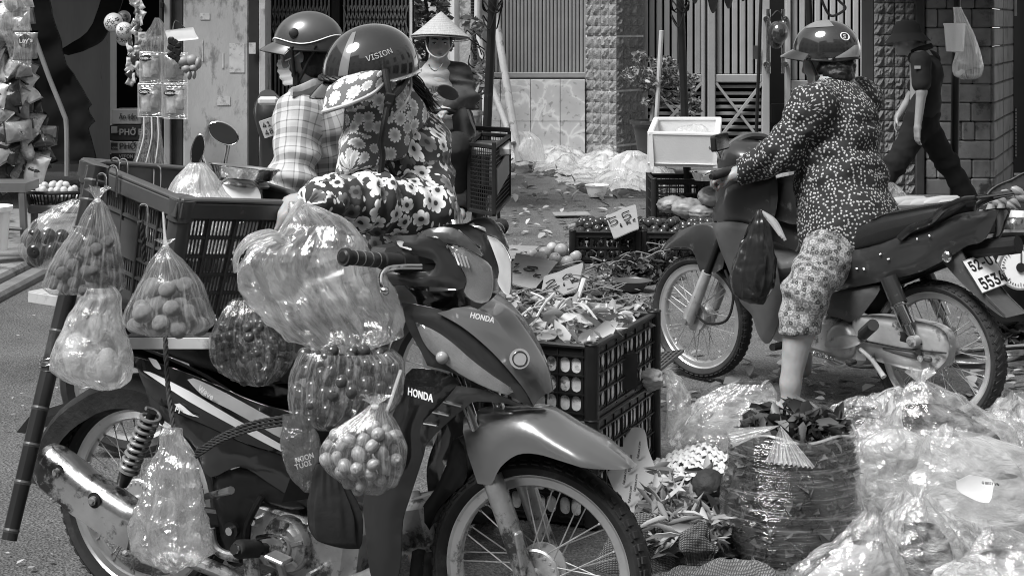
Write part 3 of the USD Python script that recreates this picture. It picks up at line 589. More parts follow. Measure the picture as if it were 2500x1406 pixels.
# steering head, handlebar cowl, headlight
hd = k1(1095, 640, 0); cs, sn = math.cos(math.radians(ST)), math.sin(math.radians(ST))
bike1.part('steering_neck', loft([[A([c[0] + rx * math.cos(a), ry * math.sin(a), c[2]]) for a in np.linspace(0, 2 * np.pi, 20, endpoint=False)] for c, rx, ry in ((k1(1075, 695, 0), .085, .10), (k1(1080, 720, 0), .07, .075), (k1(1085, 745, 0), .065, .07), (k1(1090, 790, 0), .07, .10))], (False, False), False), m_gloss)
def yC(x): return .02 + .13 * np.sqrt(np.clip(1 - (np.clip(x - (hd[0] - .19), 0, None) / .36) ** 2, 0.02, 1))
yC2 = lambda x: -float(yC(x))
def ch(pts): return b1.out(pts, yC2)
cowl = spoly(ch([(942, 580), (975, 577), (1013, 574), (1045, 560), (1094, 557), (1127, 574), (1155, 599), (1177, 628), (1165, 622), (1120, 604), (1080, 598), (1098, 625), (1120, 655), (1134, 684), (1126, 706), (1108, 708), (1066, 703), (991, 699), (935, 693), (918, 668), (950, 660), (1040, 665), (1058, 650), (1050, 635), (985, 618), (958, 598)]), 3)
side_pair(bike1, 'handlebar_cowl', cowl, lambda x, z: yC(x), m_paint_d, .013, .004, .010, .02)
side_pair(bike1, 'cowl_visor', spoly(ch([(1013, 574), (1045, 559), (1094, 556), (1127, 573), (1155, 598), (1178, 629), (1160, 620), (1118, 600), (1078, 592)]), 3), lambda x, z: yC(x) + .006, m_paint, .012, .004, .012, .018)
hl = spoly(ch([(1086, 601), (1134, 611), (1184, 643), (1196, 667), (1196, 713), (1183, 740), (1155, 739), (1127, 716), (1134, 684), (1112, 642)]), 3)
lampm = side_pair(bike1, 'headlight', hl, lambda x, z: yC(x) - .012, m_reflect, .012, .003, .0, .01)
side_pair(bike1, 'headlight_lens', hl, lambda x, z: yC(x) + .006, m_lens, .012, .003, .012, .02)
for i in range(4):
    a, b = k1(1108 + i * 9, 617 + i * 3.6, yC2), k1(1119 + i * 8.3, 647 + i * 2.4, yC2); bike1.part('lamp_fin', bar(a + [0, .004, 0], b + [0, .004, 0], .007, .004), m_white, under=lampm)
bike1.part('cowl_back', box(hd + [-.14, 0, -.01], (.10, .26, .10), bev=.03), m_blk)
side_pair(bike1, 'cowl_slot', spoly(ch([(952, 664), (1040, 668), (1060, 655), (1048, 646), (985, 650), (945, 652)]), 3), lambda x, z: yC(x) - .02, m_black, .014)
bl = side_pair(bike1, 'cowl_blinker', spoly(ch([(967, 588), (985, 590), (1006, 610), (985, 606), (972, 600)]), 3), lambda x, z: yC(x) + .005, m_reflect, .009)
g0, g1 = k1(972, 640, -.16), k1(838, 627, -.34)
for s in (1, -1):
    a, b = g0 * [1, s, 1], g1 * [1, s, 1]
    if s < 0: a, b = a + [.05, 0, 0], b + [.06, 0, 0]
    d = unit(b - a)
    gp = bike1.part('hand_grip', tube([a, lerp(a, b, .3), lerp(a, b, .32), lerp(a, b, .93), lerp(a, b, .94), b], [.021, .021, .018, .0175, .022, .021], 16), m_rubber)
    bike1.part('grip_end', tube([b, b + d * .004], [.017, .012], 14), m_blk, under=gp)
    for i in range(4): bike1.part('grip_ring', tube([lerp(a, b, .4 + i * .14), lerp(a, b, .415 + i * .14)], .0186, 14), m_alu, under=gp)
    bike1.part('throttle_housing', rod(a, a - d * .05, .026, 14), m_blk)
lev = [k1(1030, 652, -.17), k1(985, 652, -.2), k1(948, 656, -.24), k1(932, 670, -.26), k1(930, 690, -.27), k1(939, 711, -.27)]
bike1.part('brake_lever', tube(curve(lev, 6), [.0075, .0075, .007, .006, .0055, .006], 10), m_chromed); bike1.part('lever_ball', ball(lev[-1], .011), m_chromed)
ms = k1(1113, 575, .17); mc = k1(1106, 540, .19)
bike1.part('mirror_stem', tube([ms, mc], .006, 8), m_chromed)
bike1.part('mirror', loft([[mc + A([-.012 * t + .02, .0, -.05 + .1 * t]) * 1.0 + w * (A([.5, -.6, 0]) * math.cos(a) * .028 + A([.45, .4, .3]) * math.sin(a) * .012) for a in np.linspace(0, 2 * np.pi, 14, endpoint=False)] for t, w in ((0, .75), (.3, 1.), (.7, .9), (1, .4))], (True, True), False), m_alu)
bike1.part('far_lever', tube(curve([k1(1128, 556, .2), k1(1160, 540, .33), k1(1164, 552, .35), k1(1145, 575, .27)], 5), .006, 8), m_chromed)
# frame, seat, tail
bike1.part('main_frame', tube(curve([(1.0, 0, .72), (.8, 0, .5), (.55, 0, .45), (.2, 0, .62), (-.25, 0, .72)], 6), .03, 10), m_blk)
yB = lambda x, z: .105 + .015 * np.sin((x + .2) * 3) - .05 * np.clip((-.05 - x) / .3, 0, 1)
so_ = lambda pts: b1.out(pts, -.115)
side_pair(bike1, 'tail_panel', spoly(so_([(318, 872), (350, 880), (430, 905), (520, 940), (620, 985), (705, 1010), (770, 1060), (770, 1190), (700, 1120), (600, 1085), (500, 1040), (430, 1010), (380, 985), (345, 945)]), 3), yB, m_gloss, .025, .004, .012, .03)
side_pair(bike1, 'lower_side_panel', spoly(so_([(345, 948), (385, 988), (430, 1012), (505, 1044), (600, 1090), (700, 1124), (780, 1195), (780, 1260), (700, 1215), (640, 1175), (600, 1148), (566, 1142), (500, 1168), (474, 1098), (420, 1048), (365, 1006)]), 3), lambda x, z: yB(x, z) - .004, m_paint_d, .025, .004, .012, .03)
for pts, m in (([(352, 905), (372, 908), (470, 955), (560, 1010), (700, 1090), (700, 1106), (560, 1030), (460, 975)], m_white), ([(462, 925), (480, 922), (560, 960), (650, 1010), (705, 1040), (705, 1075), (640, 1040), (560, 995), (500, 965)], mt('stripe_grey', .45, .35, var=.15, coat=.6)),
               ([(430, 985), (445, 983), (478, 1012), (520, 1020), (470, 1010), (495, 1017), (455, 1008)], m_white), ([(365, 872), (385, 878), (397, 900), (380, 895)], mt('stripe_grey', .45, .35))):
    side_pair(bike1, 'decal', spoly(so_(pts), 2), lambda x, z: yB(x, z) + .003, m, .02, .001, .0, .01)
t0 = k1(431, 1000, -.12); bike1.part('model_lettering', text_on(t0 + [0, -.008, 0], (1, 0, -.36), (0, 0, 1), 'Fi', .016), m_white)
t0 = k1(492, 948, -.12); bike1.part('model_lettering', text_on(t0 + [0, -.014, 0], (1, 0, -.5), (.3, 0, 1), 'Wave', .014), m_white)
rings = []
for t, (x, z, w, h) in enumerate(((-.17, .80, .06, .02), (-.12, .80, .11, .04), (0, .775, .125, .05), (.25, .73, .12, .055), (.42, .70, .10, .05), (.50, .69, .07, .03))):
    rings.append([A([x, w * math.cos(a) * 1.0, z + h * math.sin(a)]) for a in np.linspace(0, 2 * np.pi, 20, endpoint=False)])
bike1.part('seat', loft(rings, uv=False), m_seat, smooth=60)
# rear mudguard: broad textured shell behind the rear wheel
rings = []
for a in np.radians(np.linspace(62, 178, 16)):
    c = A([-math.sin(a - math.pi / 2) * 0, 0, 0]); d = A([math.cos(a), 0, math.sin(a)]); w = .075; r0 = .335 + .05 * max(0, (a - 2.2))
    rings.append([A([0, y, zr]) + d * (r0 - dr) for y, dr in ((-w, .075), (-w, .02), (-w * .7, .0), (0, -.008), (w * .7, .0), (w, .02), (w, .075))])
bike1.part('rear_mudguard', loft(rings, (False, False), False, closed=False), mt('worn_mudguard', .025, .8, var=.6, vs=9, bump=.006, bs=30, dirt=.04, ds=12, dt=.58))
fl = [k1(x, y, -.03) for x, y in ((78, 1008), (92, 1025), (60, 1058), (40, 1055))]
bike1.part('mud_flap', MB().add(A(fl + [p + [0, .14, 0] for p in fl]), [[0, 1, 2, 3], [4, 5, 6, 7], [0, 1, 5, 4], [1, 2, 6, 5], [2, 3, 7, 6], [3, 0, 4, 7]]), m_blk)
# shock absorber
s0, s1 = k1(373, 1005, -.135), k1(298, 1182, -.135)
for s in (1, -1):
    a, b = s0 * [1, s, 1], s1 * [1, s, 1]
    p = bike1.part('shock_absorber', tube([lerp(a, b, .0), lerp(a, b, .55), lerp(a, b, .56), lerp(a, b, .82), lerp(a, b, .83), b], [.012, .012, .008, .008, .021, .016], 12), m_blk)
    bike1.part('spring', spring(lerp(a, b, .02), lerp(a, b, .76), .024, .0052, 9), mt('spring_paint', .16, .35, coat=.4), under=p)
    bike1.part('spring_seat', rod(lerp(a, b, .76), lerp(a, b, .79), .031, 16), m_alu, under=p)
bike1.part('swing_arm', bar((-.03, -.1, zr), (.46, -.06, .30), .03, .045, bev=.008), m_blk); bike1.part('swing_arm', bar((-.03, .1, zr), (.46, .06, .30), .03, .045, bev=.008), m_blk)
bike1.part('axle_bolt', rod((0, -.13, zr), (0, .13, zr), .011, 8), m_alu)
# exhaust
e0, e1, e2 = k1(112, 1128, -.16), k1(215, 1205, -.155), k1(345, 1292, -.145)
rings = []
for p, ry, rz in ((e0 + [-.012, 0, .004], .022, .030), (e0, .040, .055), (lerp(e0, e1, .2), .048, .064), (e1, .048, .064), (lerp(e1, e2, .55), .044, .062), (e2, .040, .06), (e2 + [.05, 0, -.03], .03, .04)):
    up = unit(A([.33, 0, 1.0])); ax = A([0, 1, 0]); rings.append([p + ax * ry * np.sign(math.cos(a)) * abs(math.cos(a)) ** .7 + up * rz * np.sign(math.sin(a)) * abs(math.sin(a)) ** .7 for a in np.linspace(0, 2 * np.pi, 28, endpoint=False)])
ex = bike1.part('muffler', loft(rings, uv=False), m_exh, smooth=50)
rings = [[p + A([0, -.046, 0]) + up * dz + A([0, dy, 0]) for dz, dy in ((-.058, .02), (-.045, -.006), (.025, -.009), (.048, .004), (.056, .018), (.05, .03), (0, .01), (-.05, .03))] for p in (e0 + [.02, .012, 0], e0 + [.03, 0, 0], e1, lerp(e1, e2, .8), e2 + [0, .01, 0])]
bike1.part('heat_shield', loft(rings, uv=False), m_exh, under=ex)
for px, py in ((135, 1155), (224, 1223)):
    c = k1(px, py, -.215); bike1.part('shield_bolt', rod(c, c + [0, .012, 0], .012, 12), m_alu, under=ex); bike1.part('bolt_washer', tube([c + [0, .008, 0], c + [0, .012, 0]], .021, 18), m_blk, under=ex); bike1.part('bolt_head', rod(c + [0, -.005, 0], c + [0, .004, 0], .007, 6), m_chromed, under=ex)
bike1.part('exhaust_pipe', tube(curve([e2, k1(430, 1350, -.13), k1(540, 1395, -.12), k1(640, 1440, -.1), (.75, -.06, .2), (.88, -.03, .33), (.86, 0, .42)], 6), .02, 10), m_alu)
bike1.part('exhaust_pipe', tube(curve([k1(514, 1290, -.13), k1(522, 1330, -.13), k1(545, 1352, -.13), k1(590, 1362, -.13)], 5), .0125, 10), m_alu)
# engine and foot controls
ec = k1(697, 1329, -.10)
eng = bike1.part('engine', box(ec + [.02, .11, -.01], (.34, .19, .2), rotm([0, 1, 0], 8), .03), m_alu)
bike1.part('clutch_cover', lathe([(0, .024), (.03, .024), (.033, .018), (.047, .018), (.055, .012), (.066, .010), (.072, .0), (.072, -.02)], 36, frame(ec, (1, 0, 0)) @ rotm([1, 0, 0], 90)), m_alu)
for i in range(6):
    a = i * math.pi / 3 + .3; bike1.part('cover_rib', bar(ec + [.033 * math.cos(a), -.020, .033 * math.sin(a)], ec + [.064 * math.cos(a), -.014, .064 * math.sin(a)], .006, .008), m_alu)
bike1.part('maker_lettering', text_on(ec + [-.028, -.0245, -.005], (1, 0, 0), (0, 0, 1), 'HONDA', .009), mt('embossed_alloy', .22, .5, .6))
for dx, dz in ((-.09, .05), (.085, -.06), (.09, .06), (-.05, -.09)): bike1.part('case_bolt', rod(ec + [dx, -.02, dz], ec + [dx, .02, dz], .009, 8), m_chromed)
bike1.part('engine_cover', sheet(spoly(so_([(560, 1150), (620, 1160), (690, 1200), (740, 1240), (700, 1250), (640, 1235), (600, 1240), (590, 1300), (585, 1380), (540, 1380), (520, 1290), (505, 1180)]), 3), .02, lambda x, z: .10 + 0 * x, .03, .01, .02).mirror_y(), m_blk)
c = k1(558, 1297, -.14); bike1.part('cover_bolt', rod(c, c + [0, .02, 0], .011, 8), m_chromed); bike1.part('bolt_washer', rod(c + [0, .008, 0], c + [0, .02, 0], .022, 18), m_blk)
bike1.part('cable', tube(curve([k1(640, 1210, -.11), k1(620, 1245, -.12), k1(604, 1280, -.12), k1(600, 1310, -.1)], 5), .009, 8), m_blk)
p0, p1 = k1(648, 1338, -.12), k1(578, 1340, -.24)
fp = bike1.part('foot_peg', tube([p0, lerp(p0, p1, .3), lerp(p0, p1, .31), lerp(p0, p1, .92), p1], [.014, .014, .023, .024, .018], 12), m_rubber); bike1.part('peg_bolt', rod(p1, p1 + unit(p1 - p0) * .012, .013, 8), m_chromed, under=fp)
bike1.part('peg_bracket', bar(k1(612, 1350, -.15), k1(620, 1430, -.15), .05, .012, up=(0, 1, 0), bev=.004), m_alu)
bike1.part('peg_hanger', tube(curve([k1(628, 1312, -.16), k1(662, 1308, -.17), k1(692, 1322, -.17), k1(694, 1345, -.17), k1(675, 1355, -.17), k1(640, 1352, -.16)], 6), .006, 8), m_chromed)
pd = k1(680, 1362, -.2); bike1.part('brake_pedal', box(pd, (.06, .05, .012), rotm([0, 1, 0], 12), .004), m_alu); bike1.part('pedal_arm', tube(curve([pd, k1(690, 1420, -.17), k1(640, 1440, -.14)], 5), .01, 8), m_alu)
bike1.part('kick_rod', tube([k1(500, 1212, -.14), k1(565, 1196, -.2)], [.008, .010], 8), m_alu)
bike1.part('centre_stand', tube([(.45, -.1, .22), (.38, -.14, .02), (.30, -.15, .012)], .012, 8), m_blk)
bike1.part('centre_stand', tube([(.45, .1, .22), (.38, .14, .02), (.30, .15, .012)], .012, 8), m_blk)
# ---------------------------------------------------------------- plastic bags
def smooth_rows(rows, n):
    r = A(rows, float); y = r[:, 0]; t = np.concatenate([[0], np.cumsum(np.abs(np.diff(y)))]); q = np.linspace(0, t[-1], n)
    from scipy.interpolate import PchipInterpolator
    return np.stack([PchipInterpolator(t, r[:, k])(q) for k in range(r.shape[1])], 1)
def bag_shape(rows, D, depth=.7, n=44, m=84, pleat=.22, pf=2.0, crink=.006, cs=22., seed=0, lean=0.0, pl_n=13, cap=True, sq=1.0):
    "bag from the silhouette rows (photo y, left x, right x) at depth D: pleats run from the knot, folds get sharper where it is slack"
    R = smooth_rows(rows, n); ph = np.linspace(0, 2 * np.pi, m + 1); V = []
    for i, (y, xl, xr) in enumerate(R):
        t = i / (n - 1); d = D + lean * t; c = P((xl + xr) / 2, y, d); hw = (xr - xl) / 2 * d / F
        ct, st_ = np.cos(ph + np.pi / 2), np.sin(ph + np.pi / 2)
        ct, st_ = np.sign(ct) * np.abs(ct) ** sq, np.sign(st_) * np.abs(st_) ** sq
        nz = meshkit.noise(np.stack([np.cos(ph) * pl_n / 3.1, np.sin(ph) * pl_n / 3.1, 0 * ph + t * 1.5], 1), seed) * 2 - 1
        k = 1 + pleat * (1 - t) ** pf * (nz - .3) * np.minimum(1, 6 * (t + .02))
        V.append(np.stack([c[0] + hw * ct * k, c[1] + hw * depth * st_ * k, 0 * ph + c[2]], 1))
    V = A(V); v = V.reshape(-1, 3)
    o = v.copy(); nrm = vnormals(v, MB().add(v, grid_faces(n, m + 1)).get()[1])
    w = (np.linspace(0, 1, n)[:, None].repeat(m + 1, 1).ravel())
    dv = crink * (.45 * ridge(v * cs + seed * 3.1, 3, seed) + .35 * ridge(v * cs * A([1, 1, .3]) + 7.7, 2, seed + 9) + 1.1 * facet(v, cs * .55, seed))
    v = v + nrm * (dv * np.minimum(1, w * 6))[:, None]
    u = np.linspace(0, 1, m + 1)[None].repeat(n, 0).ravel(); uv = np.stack([u, w], 1)
    o = MB().add(v, grid_faces(n, m + 1), uv)
    if cap:
        c = v[-(m + 1):-1].mean(0); last = v[-(m + 1):]; o.add(np.vstack([last, c]), [[j, j + 1, m + 1] for j in range(m)], np.vstack([uv[-(m + 1):], [[.5, 1.05]]]))
    return o, R
def knot_tail(px, py, D, r=.02, h=.03, seed=0):
    "ruffled end of the bag above its knot"
    c = P(px, py, D); rings = []; q = np.random.default_rng(seed)
    a = np.linspace(0, 2 * np.pi, 41)
    for t in (0, .3, .6, 1.):
        rr = r * (.25 + t) * (1 + .35 * np.sin(a * 5 + q.random() * 6) * t); rings.append(np.stack([c[0] + rr * np.cos(a), c[1] + rr * .6 * np.sin(a), c[2] + t * h + .15 * h * np.sin(a * 3) * t], 1))
    return loft(rings, (False, False), True, closed=False)
def fill(R, D, depth, rad, y_top, tries=2500, seed=0, lean=0., inner=.15, gap=1.75, most=80):
    "resting places of round things inside a bag"
    q = np.random.default_rng(seed); out = []
    for _ in range(tries):
        y = q.uniform(y_top, R[-1, 0]); xl, xr = np.interp(y, R[:, 0], R[:, 1]), np.interp(y, R[:, 0], R[:, 2]); t = (y - R[0, 0]) / (R[-1, 0] - R[0, 0]); d = D + lean * t
        hw = (xr - xl) / 2 * d / F - rad * 1.05
        if hw < rad * .3: continue
        a = q.uniform(0, 2 * np.pi); s = math.sqrt(q.uniform(inner, 1)); c = P((xl + xr) / 2, y, d) + A([hw * s * math.cos(a), hw * depth * s * math.sin(a), 0])
        if c[2] < P(0, R[-1, 0], d)[2] + rad * .8: continue
        if all(np.linalg.norm(c - p) > rad * gap for p in out): out.append(c)
        if len(out) >= most: break
    return out
fruits = {}
def fruit(kind, cs, rad, name, cat, label, group, seed=0, squash=.92, mat=None, stem=True):
    q = np.random.default_rng(seed + 5)
    for i, c in enumerate(cs):
        M = rand_rot(rad * q.uniform(.86, 1.1), q)
        if kind not in fruits:
            m = trimesh.creation.icosphere(3, 1.0); v = A(m.vertices); v[:, 2] *= squash; v *= (1 + .03 * fbm(v * 1.6, 2, 3))[:, None]; rr = np.hypot(v[:, 0], v[:, 1]); v[:, 2] -= .16 * np.exp(-(rr / .22) ** 2) * np.sign(v[:, 2])
            t = Thing(name, label, cat, c, M=M, group=group); t.prim.GetAttribute('xformOp:transform').Set(mat4(c, M))
            t.part('skin', MB().add(v, m.faces), mat, smooth=True)
            if stem: t.part('stem', tube([(0, 0, squash * .8), (.03, 0, squash * 1.02)], [.09, .06], 6), mt('fruit_stem', .08, .8))
            fruits[kind] = t
        else: copy_of(fruits[kind], c, M, label, group)
m_film = film('clear_bag', .05, .52, 60, 3, .85, .08, .48, .76, .0022, 22)
m_film_w = film('milky_bag', .22, .85, 40, 3, .85, .16, .40, .70, .006, 18)
m_film_c = film('crinkled_bag', .20, .74, 16, 5, .82, .10, .42, .66, .012, 24, crum=1.)
m_film_d = film('thin_bag', .03, .40, 50, 4, .8, .08, .48, .78, .006, 26)
m_film_k = film('smoky_bag', .5, .9, 14, 6, .16, .1, .42, .66, .01, 22)
m_lime = mt('lime_skin', .13, .35, var=.3, vs=3, bump=.004, bs=30)
m_orange = mt('orange_skin', .27, .4, var=.25, vs=2, bump=.006, bs=26)
m_tom = mt('tomato_skin', .07, .12, var=.3, vs=2)
m_tomd = mt('plum_skin', .035, .15, var=.3, vs=2)
m_garl = mt('shallot_skin', .22, .4, var=.45, vs=3, stretch=(1, 1, .3))
def bag(name, label, rows, D, mat, depth=.7, knot=None, parts_extra=None, group=None, **kw):
    o, R = bag_shape(rows, D, depth, **kw); c = P((rows[0][1] + rows[0][2]) / 2, rows[0][0], D)
    t = Thing(name, label, 'bag', c, group=group); t.part('film', o, mat, smooth=True)
    if knot: t.part('knot', knot_tail(*knot[:2], D, *(knot[2:] or (.02, .03)), seed=int(rows[0][0])), mat, smooth=True); t.part('knot_tie', ball(P(knot[0], knot[1] + 2, D), (.009, .008, .006)), m_film_w)
    return t, R
# ---------------------------------------------------------------- the load of the front motorcycle
m_crate_g = mt('grey_basket_plastic', .075, .42, var=.15, vs=5, bump=.0006, bs=60, dirt=.17, ds=8, dt=.66)
N_, R_, B_k, L_ = A([-.834, 4.05, 1.155]), A([-.530, 4.35, 1.112]), A([-.84, 4.66, 1.165]), A([-1.145, 4.36, 1.222])
ctr = (N_ + R_ + B_k + L_) / 4; nup = unit(np.cross(R_ - N_, L_ - N_)); nup = nup if nup[2] > 0 else -nup
def low(p, h=.315, s=.86): return ctr + (p - ctr) * s - nup * h
def quad_wall(TL, TR, BR, BL, holes, w, h, th, nrm):
    "a wall w x h with holes (2D polygons), mapped onto four corners, thickness th along nrm"
    pgn = sg.box(0, 0, w, h)
    pgn = pgn.difference(so.unary_union(holes)) if holes else pgn
    o = prism(pgn, th)
    def f(v):
        u, t = (v[:, 0] / w)[:, None], (v[:, 1] / h)[:, None]; return (BL * (1 - u) + BR * u) * (1 - t) + (TL * (1 - u) + TR * u) * t + nrm * v[:, 2:3]
    return o.map(f)
bk = Thing('basket', 'large grey slotted plastic basket tied on the back of the front motorcycle', 'basket', ctr - nup * .315)
cs_ = [N_, R_, B_k, L_]
for i in range(4):
    a, b = cs_[i], cs_[(i + 1) % 4]; out = unit(np.cross(b - a, nup)); w = np.linalg.norm(b - a); h = .315; holes = []
    ng = 5; gw = w / ng
    for g_ in range(ng):
        for r_ in range(5):
            if i == 3 and g_ in (1, 2) and r_ in (2, 3): continue
            for s_ in range(6):
                x = g_ * gw + .012 + s_ * (gw - .018) / 6; holes.append(rrect(x, .022 + r_ * .05, x + .0075, .022 + r_ * .05 + .040, .0035, 2))
    wl = bk.part('side_wall', quad_wall(a, b, low(b), low(a), holes, w, h, .004, out), m_crate_g)
    for g_ in range(ng + 1):
        u = min(max(g_ / ng, .02), .98); bk.part('rib', bar(lerp(a, b, u) + out * .006, lerp(low(a), low(b), u) + out * .006, .007, .012, up=out, bev=.002), m_crate_g, under=wl)
    for r_ in range(1, 5):
        t = (.315 - .022 - r_ * .05 + .005) / .315; bk.part('cross_rib', bar(lerp(a, low(a), t) + out * .005, lerp(b, low(b), t) + out * .005, .007, .007, up=nup), m_crate_g, under=wl)
    bk.part('rim', bar(a + out * .012 + nup * .003 - unit(b - a) * .02, b + out * .012 + nup * .003 + unit(b - a) * .02, .034, .012, up=nup, bev=.004), m_crate_g)
    bk.part('rim_skirt', bar(a + out * .027 - nup * .022 - unit(b - a) * .02, b + out * .027 - nup * .022 + unit(b - a) * .02, .006, .04, up=nup, bev=.002), m_crate_g)
    bk.part('corner_post', tube([a + nup * .006, lerp(a, low(a), .16), lerp(a, low(a), .17), low(a)], [.036, .034, .03, .026], 14), m_crate_g)
bk.part('floor', MB().add([low(p) + nup * .004 for p in cs_], [[0, 1, 2, 3]]), m_crate_g)
o3 = unit(np.cross(N_ - L_, nup)); pl = lambda u, t: lerp(lerp(L_, N_, u), lerp(low(L_), low(N_), u), t) + o3 * .010
bk.part('name_plate', MB().add([pl(.22, .36), pl(.6, .36), pl(.6, .66), pl(.22, .66)], [[0, 3, 2, 1]]), m_crate_g)
ring = bk.part('embossed_ring', tube([pl(.32, .5) + o3 * .002 + .02 * (unit(N_ - L_) * math.cos(a) + nup * math.sin(a)) for a in np.linspace(0, 6.283, 20)], .0016, 5), m_crate_g)
# what lies in the basket
t, R = bag('plastic_bag', 'white knotted bag of goods standing inside the grey basket', [(398, 462, 497), (412, 450, 512), (435, 428, 530), (465, 408, 548), (495, 395, 570), (560, 400, 570)], 4.32, m_film_w, pleat=.3, crink=.005, seed=3)
tr = Thing('basket_liner', 'crumpled pale plastic lining inside the grey basket', 'liner', ctr - nup * .3)
gx, gy = np.meshgrid(np.linspace(.04, .96, 40), np.linspace(.04, .96, 40)); q = lerp(N_, R_, gx.ravel()[:, None]) + (L_ - N_) * gy.ravel()[:, None]
tr.part('sheet', MB().add(q - nup * .16 + nup * (.05 * ridge(q * 9, 3, 4) - .03)[:, None], grid_faces(40, 40), np.stack([gx.ravel(), gy.ravel()], 1)), m_film_w, smooth=True)
# weighing scale with steel pan
sc = Thing('weighing_scale', 'small dial scale with a shiny steel pan standing in the grey basket', 'scale', P(575, 560, 4.5))
pc = P(597, 412, 4.45); tilt = rotm([0, 1, 0], 6.0) @ rotm([1, 0, 0], -4); Mp = tilt.copy(); Mp[:3, 3] = pc
m_steel_s = mt('polished_steel', .68, .12, 1., var=.15, vs=9, bump=.0008, bs=22)
sc.part('pan', lathe([(0, -.034), (.055, -.034), (.078, -.026), (.092, 0), (.1, .004), (.1, .006), (.091, .003), (.076, -.022), (.054, -.031), (0, -.031)], 48, Mp), m_steel_s, smooth=50)
sc.part('plate', lathe([(0, -.05), (.07, -.05), (.076, -.044), (.07, -.038), (0, -.038)], 32, Mp), m_alu)
sc.part('body', loft([[P(575, 0, 4.5) * [1, 1, 0] + [x * w, y * w * .8, z] for x, y in ((-1, -1), (1, -1), (1, 1), (-1, 1))] for w, z in ((.075, 1.0), (.07, 1.09), (.045, 1.15), (.04, 1.17))], uv=False), m_steel_m)
dc = P(583, 487, 4.40); dl = sc.part('dial', lathe([(0, .012), (.06, .012), (.066, .008), (.066, -.01), (0, -.01)], 32, frame(dc, (1, 0, 0)) @ rotm([1, 0, 0], 90 - 0)), m_white)
sc.part('dial_ring', lathe([(.064, .014), (.069, .014), (.069, -.01), (.064, -.01), (.064, .014)], 32, frame(dc, (1, 0, 0)) @ rotm([1, 0, 0], 90)), m_chrome, under=dl)
# bamboo pole
bp = [P(240, 408, 4.12), P(205, 560, 4.08), P(148, 790, 4.02), P(88, 1040, 3.94), P(22, 1318, 3.86)]
pole = Thing('bamboo_pole', 'dark jointed bamboo pole tied upright beside the basket', 'pole', bp[-1]); q = curve(bp, 12)
rr = np.interp(np.linspace(0, 1, len(q)), [0, .1, .5, 1], [.027, .026, .0225, .0185]); m_bam = mt('dark_bamboo', .03, .35, var=.5, vs=6, stretch=(1, 1, .2), dirt=.09, ds=6, dt=.62)
pole.part('culm', tube(q, rr, 16), m_bam)
for t in np.linspace(.07, .985, 11): k = min(int(t * (len(q) - 1)), len(q) - 2); d = unit(q[k + 1] - q[k]) * .005; pole.part('node_ring', tube([q[k] - d, q[k], q[k] + d], [rr[k] * 1.0, rr[k] * 1.1, rr[k] * 1.0], 16), mt('bamboo_node', .075, .5))
for i in range(5):
    k = int((.60 + i * .004) * (len(q) - 1)); pole.part('wire_wrap', tube([q[k] + A([.026 * math.cos(a), .026 * math.sin(a), -.03 + i * .012 + .004 * math.sin(2 * a + i)]) for a in np.linspace(0, 6.283, 17)], .0012, 5), m_chromed)
# hooks
def hook(px, py, D, label):
    c = P(px, py, D); solo('wire_hook', tube(curve([c + A([.0, 0, -.03]), c + A([0, 0, 0]), c + A([.005, 0, .018]), c + A([.018, 0, .02]), c + A([.024, -.005, .005]), c + A([.024, -.01, -.06])], 6), .0028, 7), m_chromed, label, 'hook')
for i, (x, y, D) in enumerate(((270, 405, 4.4), (290, 408, 4.4), (355, 420, 4.5), (372, 425, 4.5), (264, 425, 4.2), (236, 445, 4.02), (338, 520, 3.98))):
    hook(x, y, D, ['wire hook over the far basket rim, leftmost of a pair', 'bent wire hook over the far basket rim, second from the left', 'thick wire hook over the far basket rim near the white bag', 'round wire hook over the far basket rim nearest the white bag', 'thin wire hook on the near basket rim by the bamboo pole', 'curved wire hook on the bamboo pole above the fruit bag', 'long wire hook hanging on the basket side with a rope knot'][i])
# planks under the basket
for i, (p, q, D, D2, lab) in enumerate((((300, 838), (515, 838), 4.0, 3.95, 'pale steel angle bar under the front edge of the basket'), ((70, 725), (200, 745), 4.35, 4.25, 'white angle board sticking out left behind the bamboo pole'), ((150, 745), (300, 770), 4.3, 4.2, 'dark board under the left side of the basket'))):
    a, b = P(*p, D), P(*q, D2); n = unit(np.cross(b - a, [0, 0, 1.])); n = n if n[1] < 0 else -n
    t = Thing('load_board', lab, 'board', a); t.part('face', bar(a, b, .006, .028, bev=.001), (mt('board_pale', .35, .5, dirt=.1), mt('board_pale', .35, .5), m_blk)[i]); t.part('ledge', bar(a + n * -.03 + [0, 0, .014], b + n * -.03 + [0, 0, .014], .06, .004), (m_crate_g, mt('board_pale', .35, .5), m_blk)[i])
# braided rope and straps
def braid(pts, r, n=6):
    q = curve(pts, 10); L = np.concatenate([[0], np.cumsum(np.linalg.norm(np.diff(q, axis=0), axis=1))]); t = np.arange(0, L[-1], .003); c = np.stack([np.interp(t, L, q[:, k]) for k in range(3)], 1)
    tg = np.gradient(c, axis=0); a = unit(np.cross(tg[len(tg) // 2], [0, 1, .2])); b = unit(np.cross(tg[len(tg) // 2], a)); o = MB()
    for j in range(3):
        ph = t / (r * 9) * 2 * np.pi + j * 2.094; o.join(tube(c + (np.cos(ph)[:, None] * a + np.sin(ph)[:, None] * b) * r * .55, r * .55, 6))
    return o
m_rope = mt('dark_braid', .045, .8, var=.7, vs=120)
solo('rope', braid([P(404, 822, 3.9), P(406, 880, 3.86), P(412, 960, 3.8), P(425, 1050, 3.72)], .006), m_rope, 'dark braided rope holding the crinkled bag below the seat', 'rope')
solo('rope', braid([P(345, 540, 3.97), P(350, 590, 3.98), P(353, 640, 3.99)], .006), m_rope, 'short knotted rope hanging on the left wall of the basket', 'rope')
